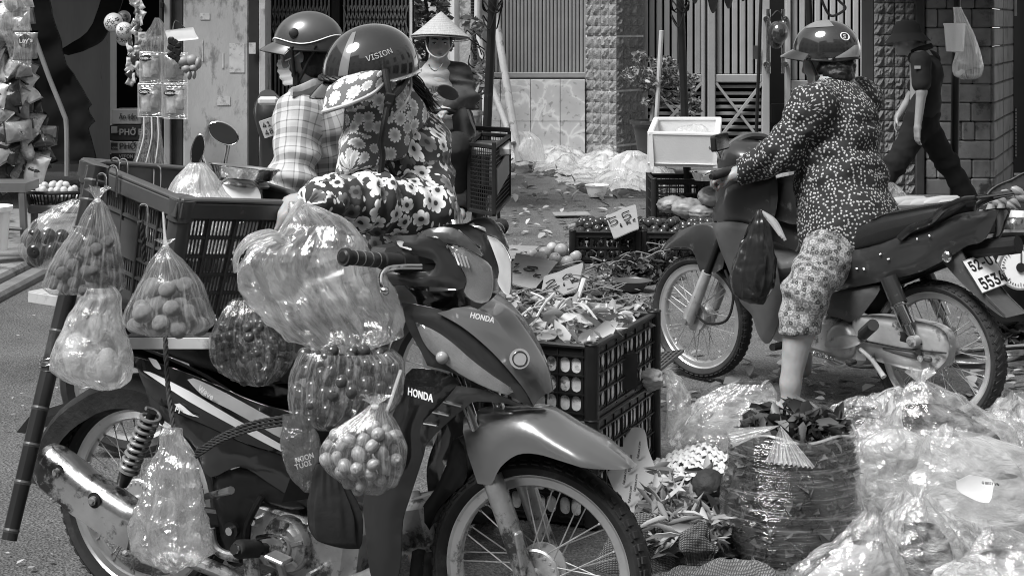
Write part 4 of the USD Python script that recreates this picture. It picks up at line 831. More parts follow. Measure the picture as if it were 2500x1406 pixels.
for i, dy in enumerate((0, 9, 18)):
    solo('elastic_strap', braid([P(478, 1103 + dy * .7, 3.8), P(540, 1062 + dy * .8, 3.76), P(620, 1030 + dy, 3.72), P(700, 1016 + dy, 3.72)], .0042), m_rope, ['uppermost of three braided elastic straps across the side panel', 'middle one of three braided elastic straps across the side panel', 'lowest of three braided elastic straps across the side panel'][i], 'strap')
# ---- the bags that hang on it
t, R = bag('fruit_bag', 'leftmost clear bag with dark plums tied behind the bamboo pole', [(486, 176, 206), (510, 118, 205), (540, 78, 195), (575, 52, 185), (610, 42, 172), (640, 60, 150), (658, 92, 118)], 4.2, m_film, pleat=.3, seed=11)
fruit('plum', fill(R, 4.2, .7, .022, 560, seed=1, most=14), .022, 'plum', 'plum', 'dark plum inside the leftmost clear bag', 'plums in the leftmost bag', 1, mat=m_tomd)
rowsL = [(487, 230, 247), (500, 216, 258), (530, 196, 272), (570, 170, 290), (610, 142, 301), (650, 119, 307), (680, 109, 308), (700, 103, 306), (713, 120, 296)]
t, R = bag('fruit_bag', 'clear bag of limes with a star of creases, hung on the bamboo pole', rowsL, 3.9, m_film, depth=.6, knot=(238, 487), pleat=.35, crink=.005, seed=12)
fruit('lime', fill(R, 3.9, .6, .0155, 590, seed=2, most=60, inner=.3), .0155, 'lime', 'lime', 'lime in the clear bag hung on the bamboo pole', 'limes in the bag on the pole', 2, mat=m_lime)
rowsO = [(600, 396, 412), (614, 386, 424), (640, 366, 456), (680, 340, 490), (720, 318, 506), (760, 300, 520), (785, 296, 531), (806, 322, 508), (818, 350, 440)]
t, R = bag('fruit_bag', 'clear bag of oranges hanging from the near basket corner', rowsO, 3.78, m_film, depth=.62, knot=(404, 600, .016, .014), pleat=.35, crink=.005, seed=13)
fruit('orange', fill(R, 3.78, .62, .0235, 690, seed=4, most=24, inner=.25, gap=1.7), .0235, 'orange', 'orange', 'orange in the bag hanging from the near basket corner', 'oranges in the corner bag', 3, mat=m_orange, stem=False)
solo('bag_tie', tube([P(404, 598, 3.78), P(401, 560, 3.86), P(398, 520, 3.93)], [.005, .003, .003], 7), m_film_w, 'twisted plastic strip from the basket corner to the bag of oranges', 'string')
t, R = bag('plastic_bag', 'long clear bag with pale loaves below the bag of limes', [(700, 205, 280), (730, 190, 300), (770, 163, 302), (810, 143, 307), (850, 126, 320), (895, 120, 327), (925, 150, 323), (948, 215, 298)], 3.86, m_film_c, depth=.65, pleat=.15, crink=.005, seed=14)
for i, (x, y, a, c) in enumerate(((190, 865, .036, .055), (262, 890, .028, .042), (240, 780, .022, .05))):
    solo('bread_loaf', ball(P(x, y, 3.9), (a, a * .8, c), 3), mt('loaf_crust', .36, .6, var=.2, vs=12), ['big pale loaf low in the long clear bag', 'smaller loaf at the right in the long clear bag', 'narrow loaf high in the long clear bag'][i], 'bread', smooth=True)
t, R = bag('plastic_bag', 'crinkled silvery bag hanging by a rope in front of the rear wheel', [(1046, 402, 446), (1066, 384, 450), (1085, 384, 458), (1110, 368, 474), (1150, 352, 492), (1200, 334, 506), (1250, 318, 516), (1300, 307, 523), (1340, 316, 526), (1370, 345, 506), (1395, 400, 450)], 3.62, film('silver_bag', .25, .7, 14, 5, .6, .06, .40, .62, .016, 24, crum=1., gl=1., gz=.32), depth=.62, pleat=.25, pf=.6, crink=.014, cs=26, seed=15, n=70, m=120)
t, R = bag('plastic_bag', 'big crumpled clear bag in the middle, held open by the masked woman', [(492, 706, 740), (512, 700, 800), (540, 700, 850), (570, 640, 885), (610, 580, 905), (650, 566, 925), (700, 576, 945), (740, 600, 965), (780, 632, 985), (820, 690, 986), (848, 745, 960), (862, 800, 900)], 3.86, film('crumpled_bag', .08, .66, 22, 3, .8, .07, .42, .68, .02, 18, crum=1., gz=.2), depth=.5, pleat=.45, pf=.6, crink=.018, cs=17, seed=16, n=90, m=140)
loop = curve([P(575, 660, 3.8), P(580, 620, 3.78), P(612, 585, 3.78), (P(660, 570, 3.8)), P(700, 590, 3.82)], 8)
t.part('handle_loop', tube(loop, [.012, .022, .03, .026, .02], 14, up=(0, 1, 0), uv=True, flat=.4), m_film_c, smooth=True)
t.part('handle_strip', tube(curve([P(738, 495, 3.86), P(728, 500, 3.84), P(700, 540, 3.82), P(672, 590, 3.82)], 6), [.01, .012, .007, .009], 10, uv=True, flat=.5), m_film_w)
t, R = bag('fruit_bag', 'clear bag of small dark tomatoes on the seat, left one', [(730, 570, 640), (760, 535, 690), (800, 518, 706), (840, 508, 723), (880, 515, 720), (910, 540, 700), (938, 600, 660)], 3.92, m_film_d, depth=.75, pleat=.2, crink=.005, seed=17)
fruit('tomato', fill(R, 3.92, .75, .0125, 790, seed=7, most=90, inner=.45, tries=5000), .0125, 'cherry_tomato', 'tomato', 'small tomato in the left clear bag on the seat', 'tomatoes in the left seat bag', 4, mat=m_tom)
t, R = bag('fruit_bag', 'wide clear bag of tomatoes with punched holes, over the footwell', [(855, 735, 962), (880, 714, 986), (920, 703, 991), (960, 700, 986), (1000, 704, 962), (1030, 724, 905), (1046, 770, 850)], 3.68, m_film, depth=.55, pleat=.1, crink=.004, seed=18)
fruit('tomato', fill(R, 3.68, .55, .0165, 862, seed=8, most=70, inner=.4, tries=5000), .0165, 'cherry_tomato', 'tomato', 'tomato in the wide bag over the footwell', 'tomatoes in the footwell bag', 5, mat=m_tom)
rowsG = [(985, 905, 945), (1003, 884, 948), (1030, 842, 966), (1060, 802, 981), (1100, 776, 993), (1140, 786, 990), (1170, 818, 976), (1195, 862, 950), (1209, 900, 930)]
t, R = bag('fruit_bag', 'tight clear bag of shallots hanging in front of the leg shield', rowsG, 3.5, m_film, depth=.6, knot=(915, 990, .022, .02), pleat=.3, crink=.004, seed=19)
fruit('shallot', fill(R, 3.5, .6, .0145, 1050, seed=9, most=60, inner=.4, tries=4000), .0145, 'shallot', 'shallot', 'shallot in the tight bag on the leg shield', 'shallots in the leg shield bag', 6, squash=1.2, mat=m_garl)
solo('bag_tie', tube(curve([P(944, 1003, 3.5), P(955, 975, 3.52), P(966, 940, 3.55), P(978, 905, 3.6)], 5), .004, 7), m_film_w, 'twisted strip holding the bag of shallots to the shield edge', 'string')
t, R = bag('plastic_bag', 'smoky printed plastic bag under the straps beside the shallots', [(1012, 690, 742), (1040, 684, 768), (1080, 681, 780), (1120, 690, 786), (1160, 705, 780), (1205, 738, 768)], 3.64, m_film_k, depth=.5, pleat=.1, crink=.01, cs=18, seed=20)
for i in range(2): t.part('print', text_on(P(722, 1130 + i * 16, 3.60), (1, -.1, .35), (0, 0, 1), ('NGON', 'TUOI')[i], .011), m_film_w)
t, R = bag('cloth_bag', 'limp black cloth bag hanging under the bag of shallots', [(1130, 775, 830), (1180, 762, 852), (1230, 752, 876), (1280, 751, 886), (1320, 768, 886), (1338, 830, 880)], 3.62, mt('black_cloth', .022, .7, var=.3, vs=8, bump=.001, bs=90), depth=.35, pleat=.3, pf=.5, crink=.006, cs=7, seed=21)
# ---------------------------------------------------------------- people: one continuous body each, clothes as its children
def surface_nets(V, o, h):
    s = V < 0; n = V.shape
    idx = -np.ones((n[0] - 1, n[1] - 1, n[2] - 1), int); cor = [(i, j, k) for i in (0, 1) for j in (0, 1) for k in (0, 1)]
    S = sum(s[i:n[0] - 1 + i, j:n[1] - 1 + j, k:n[2] - 1 + k].astype(int) for i, j, k in cor); act = (S > 0) & (S < 8)
    c = np.argwhere(act); idx[act] = np.arange(len(c)); acc = np.zeros((len(c), 3)); cnt = np.zeros(len(c))
    for a in range(8):
        for b in range(a + 1, 8):
            A_, B_ = A(cor[a]), A(cor[b])
            if np.abs(A_ - B_).sum() != 1: continue
            va, vb = V[tuple((c + A_).T)], V[tuple((c + B_).T)]; m = (va < 0) != (vb < 0); t = np.where(m, va / np.where(m, va - vb, 1), 0)
            acc[m] += (A_ + (B_ - A_) * t[:, None])[m]; cnt[m] += 1
    v = (c + acc / cnt[:, None]) * h + o; F_ = []
    for ax in range(3):
        u, w = [(1, 2), (2, 0), (0, 1)][ax]; sl0 = [slice(None)] * 3; sl1 = [slice(None)] * 3; sl0[ax] = slice(0, -1); sl1[ax] = slice(1, None)
        d = s[tuple(sl0)].astype(int) - s[tuple(sl1)].astype(int); e = np.argwhere(d != 0); e = e[(e[:, u] > 0) & (e[:, w] > 0) & (e[:, u] < n[u] - 1) & (e[:, w] < n[w] - 1)]
        sg_ = d[tuple(e.T)]; E = np.eye(3, dtype=int)
        q = np.stack([idx[tuple((e - a).T)] for a in (0 * E[0], E[u], E[u] + E[w], E[w])], 1)
        F_.append(np.where((sg_ > 0)[:, None], q, q[:, ::-1]))
    q = np.vstack(F_); q = q[(q >= 0).all(1)]
    return v, np.vstack([q[:, [0, 1, 2]], q[:, [0, 2, 3]]])
class Cap:
    def __init__(s, a, b, ra, rb=None, flat=None, n=None): s.a, s.b, s.ra, s.rb, s.flat, s.n = A(a, float), A(b, float), ra, ra if rb is None else rb, flat, None if n is None else unit(n)
    def d(s, p):
        a, b, q = s.a, s.b, p
        if s.flat: q = p + (((p - a) @ s.n) * (1 / s.flat - 1))[..., None] * s.n; b = b + ((b - a) @ s.n) * (1 / s.flat - 1) * s.n
        ab = b - a; t = np.clip(((q - a) @ ab) / (ab @ ab + 1e-12), 0, 1); return np.linalg.norm(q - a - t[..., None] * ab, axis=-1) - (s.ra + (s.rb - s.ra) * t)
    def box(s, m): r = max(s.ra, s.rb) + m; return np.minimum(s.a, s.b) - r, np.maximum(s.a, s.b) + r
    def uv(s, p, up=(0.3, 0.9, .2)):
        ax = unit(s.b - s.a); x = unit(np.cross(ax, up)); y = np.cross(ax, x); q = p - s.a
        return np.arctan2(q @ y, q @ x), q @ ax, (s.ra + s.rb) / 2
def sdf_mesh(caps, h, k=.03, cuts=(), extra=None):
    lo = np.min([c.box(k)[0] for c in caps], 0) - 2 * h; hi = np.max([c.box(k)[1] for c in caps], 0) + 2 * h
    n = np.ceil((hi - lo) / h).astype(int) + 1; ax = [lo[i] + h * np.arange(n[i]) for i in range(3)]; V = np.full(n, .2)
    for c in caps:
        a, b = c.box(max(2.5 * k, .03)); i0 = np.clip(((a - lo) / h).astype(int), 0, n); i1 = np.clip(((b - lo) / h).astype(int) + 2, 0, n); sl = tuple(slice(i, j) for i, j in zip(i0, i1))
        p = np.stack(np.meshgrid(*[ax[i][sl[i]] for i in range(3)], indexing='ij'), -1); d = c.d(p); kk = getattr(c, 'k', k)
        o = V[sl]; e = np.clip(.5 + .5 * (o - d) / kk, 0, 1); V[sl] = o * (1 - e) + d * e - kk * e * (1 - e)
    if cuts or extra:
        p = np.stack(np.meshgrid(*ax, indexing='ij'), -1)
        for q, nn in cuts: V = np.maximum(V, (p - A(q)) @ unit(nn))
        if extra is not None: V = extra(p, V)
    return surface_nets(V, lo, h)
def body_uv(v, f, caps, offs=1.7):
    "splits the mesh along the seams between limbs and gives every face the coordinates (metres) around and along its limb"
    c = v[f].mean(1); D_ = np.stack([k.d(c) for k in caps], 1); w = D_.argmin(1); n = vnormals(v, f); vv = v[f].reshape(-1, 3); nn = n[f].reshape(-1, 3); uv = np.zeros((len(vv), 2))
    for i, k in enumerate(caps):
        m = np.repeat(w == i, 3)
        if not m.any(): continue
        th, t, r = k.uv(vv[m]); th = th.reshape(-1, 3); th = np.where(th - th.max(1, keepdims=True) < -math.pi, th + 2 * math.pi, th)
        uv[m] = np.stack([th.ravel() * r + i * offs, t + i * .37], 1)
    return MB().add(vv, np.arange(len(vv)).reshape(-1, 3), uv), nn
def folds(v, f, amp, sc, seed=0, dirs=(1, 1, 1), ctrs=()):
    n = vnormals(v, f); q = v * A(dirs)
    d = amp * (.7 * ridge(q * sc, 2, seed) + .5 * fbm(q * sc * 2.3, 2, seed + 3))
    for (c, ax, r, a, fr) in ctrs:
        w = np.exp(-(np.linalg.norm(v - A(c), axis=1) / r) ** 2); d = d + a * w * np.sin((v - A(c)) @ unit(ax) * fr + 2.2 * fbm(v * 9, 2, seed + 5))
    return v + n * d[:, None]
def garment(th, name, caps, mat, h=.008, k=.03, cuts=(), amp=.004, sc=14, seed=0, dirs=(1, 1, 1), ctrs=(), uvs=True, under=None, extra=None, uvcaps=None):
    v, f = sdf_mesh(caps, h, k, cuts, extra); v = folds(v, f, amp, sc, seed, dirs, ctrs) if amp else v
    if not uvs: return th.part(name, MB().add(v, f), mat, under=under, smooth=True)
    m, n = body_uv(v, f, uvcaps or caps); return th.part(name, m, mat, under=under, normals=n)
# printed cloth
def flower_cloth(name, bg, c1, c2, scale, petals=6, core=.05, R=.42, leaf=True, fine=.15, rough=.85):
    nd = {'st': ('attribute', {'attribute': 'st'}), 'v': ('voronoi_texture', {'dimensions': '2D', 'scale': scale, 'randomness': .75}), 'sub': ('vector_math', {'math_type': 'subtract'}), 'sc': ('vector_math', {'math_type': 'scale', 'scale': scale}), 'x': ('separate_xyz', {}), 'at': ('math', {'math_type': 'arctan2'}),
          'cs': ('separate_color', {}), 'rot': ('math', {'math_type': 'multiply_add', 'value2': 6.28}), 'pm': ('math', {'math_type': 'multiply', 'value2': petals / 2.}), 'cos': ('math', {'math_type': 'cosine'}), 'ab': ('math', {'math_type': 'absolute'}), 'pw': ('math', {'math_type': 'power', 'value2': .45}),
          'rr': ('map_range', {'to_min': R * .58, 'to_max': R}), 'sz': ('map_range', {'to_min': .78, 'to_max': 1.14}), 'rs': ('math', {'math_type': 'multiply'}), 'df': ('math', {'math_type': 'subtract'}), 'in': ('map_range', {'from_min': -.012, 'from_max': .012, 'clamp': True}),
          'co': ('map_range', {'from_min': R * .24, 'from_max': R * .32, 'to_min': 1, 'to_max': 0, 'clamp': True}), 'pc': ('rgb_ramp', {'ramp': [(0, g3(c1)), (.55, g3(c1)), (.60, g3(c2)), (1, g3(c2))], 'interpolate': False}), 'tone': ('map_range', {'from_min': R * .25, 'from_max': R, 'to_min': .45, 'to_max': 1.1, 'clamp': True}), 'tm': ('mix', {'mix_type': 'multiply', 'fac': 1.}),
          'bgm': ('mix', {'color1': g3(bg)}), 'cm': ('mix', {'color2': g3(core)}), 'wn': ('noise_texture', {'scale': scale * 22., 'detail': 2.}), 'wb': ('bump', {'distance': .0012, 'strength': .6}), 'p': ('principled_bsdf', {'roughness': rough, 'sheen_weight': .1, 'specular_ior_level': .25})}
    ln = [('st.vector', 'v.vector'), ('st.vector', 'sub.vector1'), ('v.position', 'sub.vector2'), ('sub.vector', 'sc.vector1'), ('sc.vector', 'x.vector'), ('x.y', 'at.value1'), ('x.x', 'at.value2'), ('v.color', 'cs.color'), ('cs.r', 'rot.value1'), ('at.value', 'rot.value3'), ('rot.value', 'pm.value1'), ('pm.value', 'cos.value1'), ('cos.value', 'ab.value1'), ('ab.value', 'pw.value1'),
          ('pw.value', 'rr.value'), ('cs.g', 'sz.value'), ('rr.result', 'rs.value1'), ('sz.result', 'rs.value2'), ('rs.value', 'df.value1'), ('v.distance', 'df.value2'), ('df.value', 'in.value'), ('v.distance', 'co.value'), ('cs.b', 'pc.fac'), ('v.distance', 'tone.value'), ('pc.color', 'tm.color1'), ('tone.result', 'tm.color2'),
          ('in.result', 'bgm.fac'), ('tm.color', 'bgm.color2'), ('co.result', 'cm.fac'), ('bgm.color', 'cm.color1'), ('st.vector', 'wn.vector'), ('wn.fac', 'wb.height'), ('wb.normal', 'p.normal')]
    col = 'cm.color'
    if leaf:
        nd |= {'mp': ('mapping', {'scale': (1.0, 1.9, 1), 'rotation': (0, 0, .6)}), 'lv': ('voronoi_texture', {'dimensions': '2D', 'scale': scale * 1.5, 'randomness': 1.}), 'li': ('map_range', {'from_min': .20, 'from_max': .24, 'to_min': 1, 'to_max': 0, 'clamp': True}), 'lc': ('separate_color', {}), 'lt': ('math', {'math_type': 'greater_than', 'value2': .35}), 'lm': ('math', {'math_type': 'multiply'}), 'lx': ('mix', {'color1': g3(bg), 'color2': g3(c1 * .75)})}
        ln += [('st.vector', 'mp.vector'), ('mp.vector', 'lv.vector'), ('lv.distance', 'li.value'), ('lv.color', 'lc.color'), ('lc.r', 'lt.value1'), ('li.result', 'lm.value1'), ('lt.value', 'lm.value2'), ('lm.value', 'lx.fac'), ('lx.color', 'bgm.color1')]
    return N(name, nd, ln + [(col, 'p.base_color')], 'p.BSDF')
def dot_cloth(name, bg, fg, scale):
    nd, ln, last = {'st': ('attribute', {'attribute': 'st'}), 'p': ('principled_bsdf', {'roughness': .8, 'specular_ior_level': .25})}, [], None
    for i, (met, th, rot) in enumerate((('euclidean', .21, 0.), ('chebychev', .17, .5))):
        nd |= {f'm{i}': ('mapping', {'rotation': (0, 0, rot), 'location': (.31 * i, .17 * i, 0)}), f'v{i}': ('voronoi_texture', {'dimensions': '2D', 'metric': met, 'scale': scale, 'randomness': .55}), f'r{i}': ('map_range', {'from_min': th, 'from_max': th + .03, 'to_min': 1, 'to_max': 0, 'clamp': True}), f'x{i}': ('mix', {'color2': g3((fg * .8, fg)[i])})}
        nd |= {f's{i}': ('separate_color', {}), f'g{i}': ('math', {'math_type': 'greater_than', 'value2': .36}), f'k{i}': ('math', {'math_type': 'multiply'})}
        ln += [('st.vector', f'm{i}.vector'), (f'm{i}.vector', f'v{i}.vector'), (f'v{i}.distance', f'r{i}.value'), (f'v{i}.color', f's{i}.color'), (f's{i}.r', f'g{i}.value1'), (f'r{i}.result', f'k{i}.value1'), (f'g{i}.value', f'k{i}.value2'), (f'k{i}.value', f'x{i}.fac')]
        if last: ln.append((last, f'x{i}.color1'))
        else: nd['x0'][1]['color1'] = g3(bg)
        last = f'x{i}.color'
    return N(name, nd, ln + [(last, 'p.base_color')], 'p.BSDF')
def plaid_cloth(name, pitch):
    nd = {'st': ('attribute', {'attribute': 'st'}), 'x': ('separate_xyz', {}), 'p': ('principled_bsdf', {'roughness': .85, 'specular_ior_level': .2}), 'n': ('noise_texture', {'scale': 900.}), 'b': ('bump', {'distance': .0008})}; ln = [('st.vector', 'x.vector'), ('st.vector', 'n.vector'), ('n.fac', 'b.height'), ('b.normal', 'p.normal')]; parts = []
    for ax in 'xy':
        nd |= {f'd{ax}': ('math', {'math_type': 'divide', 'value2': pitch}), f'f{ax}': ('math', {'math_type': 'fraction'}), f'r{ax}': ('rgb_ramp', {'ramp': [(0, g3(.38)), (.10, g3(.38)), (.11, g3(.10)), (.15, g3(.10)), (.16, g3(.42)), (.38, g3(.42)), (.39, g3(.17)), (.60, g3(.16)), (.61, g3(.48)), (.72, g3(.48)), (.73, g3(.12)), (.76, g3(.12)), (.77, g3(.33)), (1, g3(.33))], 'interpolate': False})}
        ln += [(f'x.{ax}', f'd{ax}.value1'), (f'd{ax}.value', f'f{ax}.value1'), (f'f{ax}.value', f'r{ax}.fac')]
    nd['m'] = ('mix', {'fac': .5}); ln += [('rx.color', 'm.color1'), ('ry.color', 'm.color2'), ('m.color', 'p.base_color')]
    return N(name, nd, ln, 'p.BSDF')
m_skin = N('skin', {'tc': ('texture_coordinate', {}), 'n': ('noise_texture', {'scale': 14., 'detail': 4.}), 'r': ('rgb_ramp', {'ramp': [(.3, g3(.20)), (.7, g3(.29))]}), 'p': ('principled_bsdf', {'roughness': .5, 'specular_ior_level': .4, 'subsurface_weight': .15, 'subsurface_scale': .004})}, [('tc.object', 'n.vector'), ('n.fac', 'r.fac'), ('r.color', 'p.base_color')], 'p.BSDF')
m_hair = mt('black_hair', .018, .4, var=.5, vs=30, bump=.004, bs=90, stretch=(1, 1, .3))
def hand(wrist, knuck, up, curl=1.0, L=.17, thumb=1):
    "caps of a hand: palm from wrist to knuckles, four fingers curling about the axis across the palm, thumb from the side"
    w, kn = A(wrist, float), A(knuck, float); f = unit(kn - w); u = unit(A(up, float) - f * np.dot(f, up)); s = np.cross(f, u); out = []
    for i, (o, l) in enumerate(((-.033, .070), (-.011, .078), (.011, .072), (.033, .056))):
        b = kn + s * o; out.append(Cap(w + s * o * .5, b, .016, .0115)); d, p, r = f, b, .0095
        for j, fr in enumerate((.45, .32, .26)):
            a = curl * (.55, .85, .6)[j]; d = unit(d * math.cos(a) - u * math.sin(a)); u2 = np.cross(s, d); u = unit(u2) if j < 3 else u
            c = Cap(p, p + d * l * fr * L / .17, r, r * .92); c.k = .006; out.append(c); p = c.b; r *= .92
        u = unit(A(up, float) - f * np.dot(f, up))
    b = w + f * .03 - s * thumb * .028; c = Cap(b, b + (f * .6 - s * thumb * .6 - u * .35) * .045, .013, .0105); c.k = .012; out.append(c); c = Cap(c.b, c.b + (f * .75 - u * .55) * .032, .0105, .009); c.k = .006; out.append(c)
    return out
def ellip(c, r, fwd, up=(0, 0, 1)):
    "cap-like ellipsoid with radii r along forward, side, up"
    class E:
        def __init__(s): s.a = s.b = A(c, float); s.ra = s.rb = max(r); s.R = frame((0, 0, 0), fwd, up)[:3, :3]
        def d(s, p): q = ((p - s.a) @ s.R) / A(r); L = np.linalg.norm(q, axis=-1); return (L - 1) * min(r) * (.5 + .5 * 1) 
        def box(s, m): return s.a - max(r) - m, s.a + max(r) + m
        def uv(s, p): q = (p - s.a) @ s.R; return np.arctan2(q[..., 1], q[..., 0]), q[..., 2], (r[0] + r[1]) / 2
    return E()
def head_caps(c, fwd, up, s=1.0):
    "skull, jaw, cheeks, nose, brow, chin, lips and ears as blended lumps"
    M = frame(c, fwd, up); g = lambda x, y, z: M[:3, :3] @ (A([x, y, z]) * s) + M[:3, 3]; k_ = []
    def E(p, r, k): e = ellip(g(*p), A(r) * s, fwd, up); e.k = k; k_.append(e)
    def C(p, q, a, b, k): e = Cap(g(*p), g(*q), a * s, b * s); e.k = k; k_.append(e)
    E((-.012, 0, .03), (.096, .076, .09), .02); E((.02, 0, -.035), (.068, .062, .075), .03); C((.045, 0, -.075), (.062, 0, -.088), .028, .022, .03)
    for y in (-1, 1): E((.058, .036 * y, -.022), (.024, .026, .024), .02); C((.078, .014 * y, .026), (.066, .045 * y, .028), .010, .010, .014); E((-.005, .075 * y, -.005), (.017, .008, .03), .006); C((.083, .0, -.028), (.078, .013 * y, -.031), .010, .008, .008); C((.082, 0, -.056), (.074, .017 * y, -.056), .0065, .005, .008); C((.081, 0, -.067), (.074, .014 * y, -.066), .007, .005, .008)
    C((.080, 0, .018), (.097, 0, -.024), .008, .0115, .010)
    return k_, g, M
def face(th, g, M, s, look=(0, 0), body=None):
    m_eye = mt('eye_white', .55, .2, var=.02); m_iris = mt('eye_dark', .012, .1, var=.1)
    for y in (-1, 1):
        e = g(.071, .031 * y, .006); p = th.part('eye', ball(e, .0125 * s, 2), m_eye, under=body, smooth=True); fw = M[:3, 0] + M[:3, 1] * look[0] + M[:3, 2] * look[1]
        th.part('iris', ball(e + unit(fw) * .0072 * s, .0066 * s, 2), m_iris, under=body, smooth=True)
        th.part('eyelid', tube(curve([g(.078, .016 * y, .009), g(.0845, .030 * y, .0145), g(.071, .047 * y, .009)], 5), [.002 * s, .0035 * s, .002 * s], 6), m_iris, under=body)
        th.part('eyebrow', tube(curve([g(.089, .012 * y, .031), g(.086, .032 * y, .038), g(.070, .052 * y, .032)], 5), [.003 * s, .0042 * s, .0015 * s], 6, flat=.7), m_hair, under=body)
    th.part('lips', tube(curve([g(.074, -.021, -.060), g(.087, -.008, -.0575), g(.089, 0, -.059), g(.087, .008, -.0575), g(.074, .021, -.060)], 5), [.002 * s, .0055 * s, .006 * s, .0055 * s, .002 * s], 8), mt('lip', .14, .4), under=body, smooth=True)
def helmet(name, label, c, fwd, up, s, mat, kind='half', peak=True, trim=None):
    "half-shell helmet: shell with a lower rim that dips at the back and sides, lining, rim trim, short peak"
    M = frame(c, fwd, up); M[:3, :3] = M[:3, :3] * s; t = Thing(name, label, 'helmet', c); n, m = 22, 56; V, V2 = [], []
    ph = np.linspace(0, 2 * np.pi, m, endpoint=False); cut = np.radians(96 + 14 * (1 - np.cos(ph)) / 2 + (8 if kind == 'ear' else 0) * np.exp(-((np.abs(np.sin(ph)) - 1) / .35) ** 2))
    for i in range(n + 1):
        th = cut * i / n; r = np.stack([.148 * np.sin(th) * np.cos(ph) - .01, .122 * np.sin(th) * np.sin(ph), .132 * np.cos(th)], 1); V.append(r); V2.append(r * .93)
    V = A(V); sh_ = loft(V, (True, False), True); v = t.part('shell', sh_.xf(M), mat, smooth=True)
    t.part('lining', loft(V2, (True, False), True).xf(M), m_blk, smooth=True)
    rim = V[-1] * [1.01, 1.012, 1]; t.part('rim_trim', tube(np.vstack([rim, rim[:1]]), .0055, 8, cap=False).xf(M), trim or m_blk)
    if peak:
        a = np.linspace(-1.15, 1.15, 17); pk = [[A([.148 * math.cos(b) * (1 - .02) - .01 + e * math.cos(b * .8) * (1 - .35 * abs(b / 1.15) ** 3), .122 * math.sin(b) * (1 + e * 1.2), .012 - e * .42 - .02 * abs(b) ** 2 - dz]) for b in a] for e, dz in ((0, 0), (.03, 0), (.06, .003), (.062, .008), (.03, .006), (0, .008))]
        t.part('peak', loft(A(pk), (False, False), True, closed=False).xf(M), mat if kind != 'ear' else m_gloss, smooth=40)
    return t, M, (lambda x, y, z: M[:3, :3] @ A([x, y, z]) + M[:3, 3])
def strap(th, pts, w, mat, name='strap', under=None):
    q = curve(pts, 6); return th.part(name, tube(q, w, 8, up=(0, 1, 0.05), flat=.9).map(lambda v: v), mat, under=under)
# ---- the masked woman in floral clothes
m_daisy = flower_cloth('daisy_cloth', .11, .95, .80, 24., petals=11, core=.42, R=.50, leaf=False)
m_flor = flower_cloth('floral_cloth', .03, .88, .16, 19., petals=6, core=.03, R=.49, leaf=True)
m_strap = mt('black_webbing', .02, .6, var=.3, vs=60, bump=.001, bs=300)
D1 = 4.6
w1 = Thing('person', 'person in dark floral jacket, daisy print hood and visor, bending over the bags', 'person', P(990, 700, 4.75) * [1, 1, 0])
hips, waist, chest, neck = P(990, 640, 4.78), P(985, 520, 4.74), P(965, 400, 4.66), P(945, 300, 4.62)
shL, shR = P(1018, 348, 4.72), P(905, 375, 4.58); elL, elR = P(1032, 515, 4.50), P(872, 500, 4.42); wrL, wrR = P(790, 478, 4.25), P(775, 500, 4.22)
hc = P(903, 205, 4.56); hf = unit(A([-.62, -.66, -.40])); hu = unit(A([-.28, -.22, .93]))
hcaps, hg, hM = head_caps(hc, hf, hu, 1.0)
legs = []
for s, dx in ((-1, -.10), (1, .10)):
    hp = hips + A([dx, 0, -.02]); kn = A([hp[0] + dx * .3, hp[1] - .03, .46]); an = A([hp[0] + dx * .4, hp[1] + .03, .08]); legs += [(hp, kn, an)]
bcaps = hcaps + [Cap(hc + [0, .02, -.06], neck, .05, .055), Cap(neck, chest, .09, .12), Cap(chest, waist, .12, .115), Cap(waist, hips, .115, .14), Cap(neck, shL, .06, .055), Cap(neck, shR, .06, .055), Cap(shL, elL, .05, .042), Cap(elL, wrL, .042, .028), Cap(shR, elR, .05, .042), Cap(elR, wrR, .042, .028)]
for hp, kn, an in legs: bcaps += [Cap(hp, kn, .085, .058), Cap(kn, an, .055, .038), Cap(an + [0, 0, -.03], an + [-.10, -.10, -.05], .035, .03)]
bcaps += hand(wrL, wrL + unit(A([-.9, -.25, -.2])) * .09, (0, -.3, 1), .9) + hand(wrR, wrR + unit(A([-.8, .1, -.3])) * .09, (0, -.3, 1), .9)
v, f = sdf_mesh(bcaps, .0085, .02); bd = w1.part('body', MB().add(v, f), m_skin, smooth=True)
tn = unit(A([-.5, -.85, 0]))
jc = [Cap(neck + [0, .03, -.04], chest, .10, .165, .78, tn), Cap(chest, waist, .165, .165, .8, tn), Cap(waist, hips + [0, 0, .06], .165, .185, .85, tn), Cap(neck + [.03, .02, -.05], shL, .07, .085), Cap(neck + [-.02, .0, -.04], shR, .08, .08), Cap(shL, elL, .088, .078), Cap(elL, lerp(elL, wrL, .55), .080, .072), Cap(lerp(elL, wrL, .5), wrL, .072, .052), Cap(shR, elR, .07, .066), Cap(elR, wrR, .066, .05)]
jk = garment(w1, 'jacket', jc, m_flor, .0075, .035, cuts=[(hips + [0, 0, .05], (0, 0, -1)), (neck + [0, 0, .03], (0, 0, 1))], amp=.010, sc=10, seed=4, under=bd,
             ctrs=[(elL, (1, 0, .4), .14, .010, 95), (lerp(elL, wrL, .6), unit(wrL - elL), .16, .007, 110), (waist, (.3, 0, 1), .2, .007, 60), (lerp(shL, elL, .5), (.2, 0, 1), .14, .006, 70), (lerp(elR, wrR, .5), (.4, 0, 1), .14, .006, 80)])
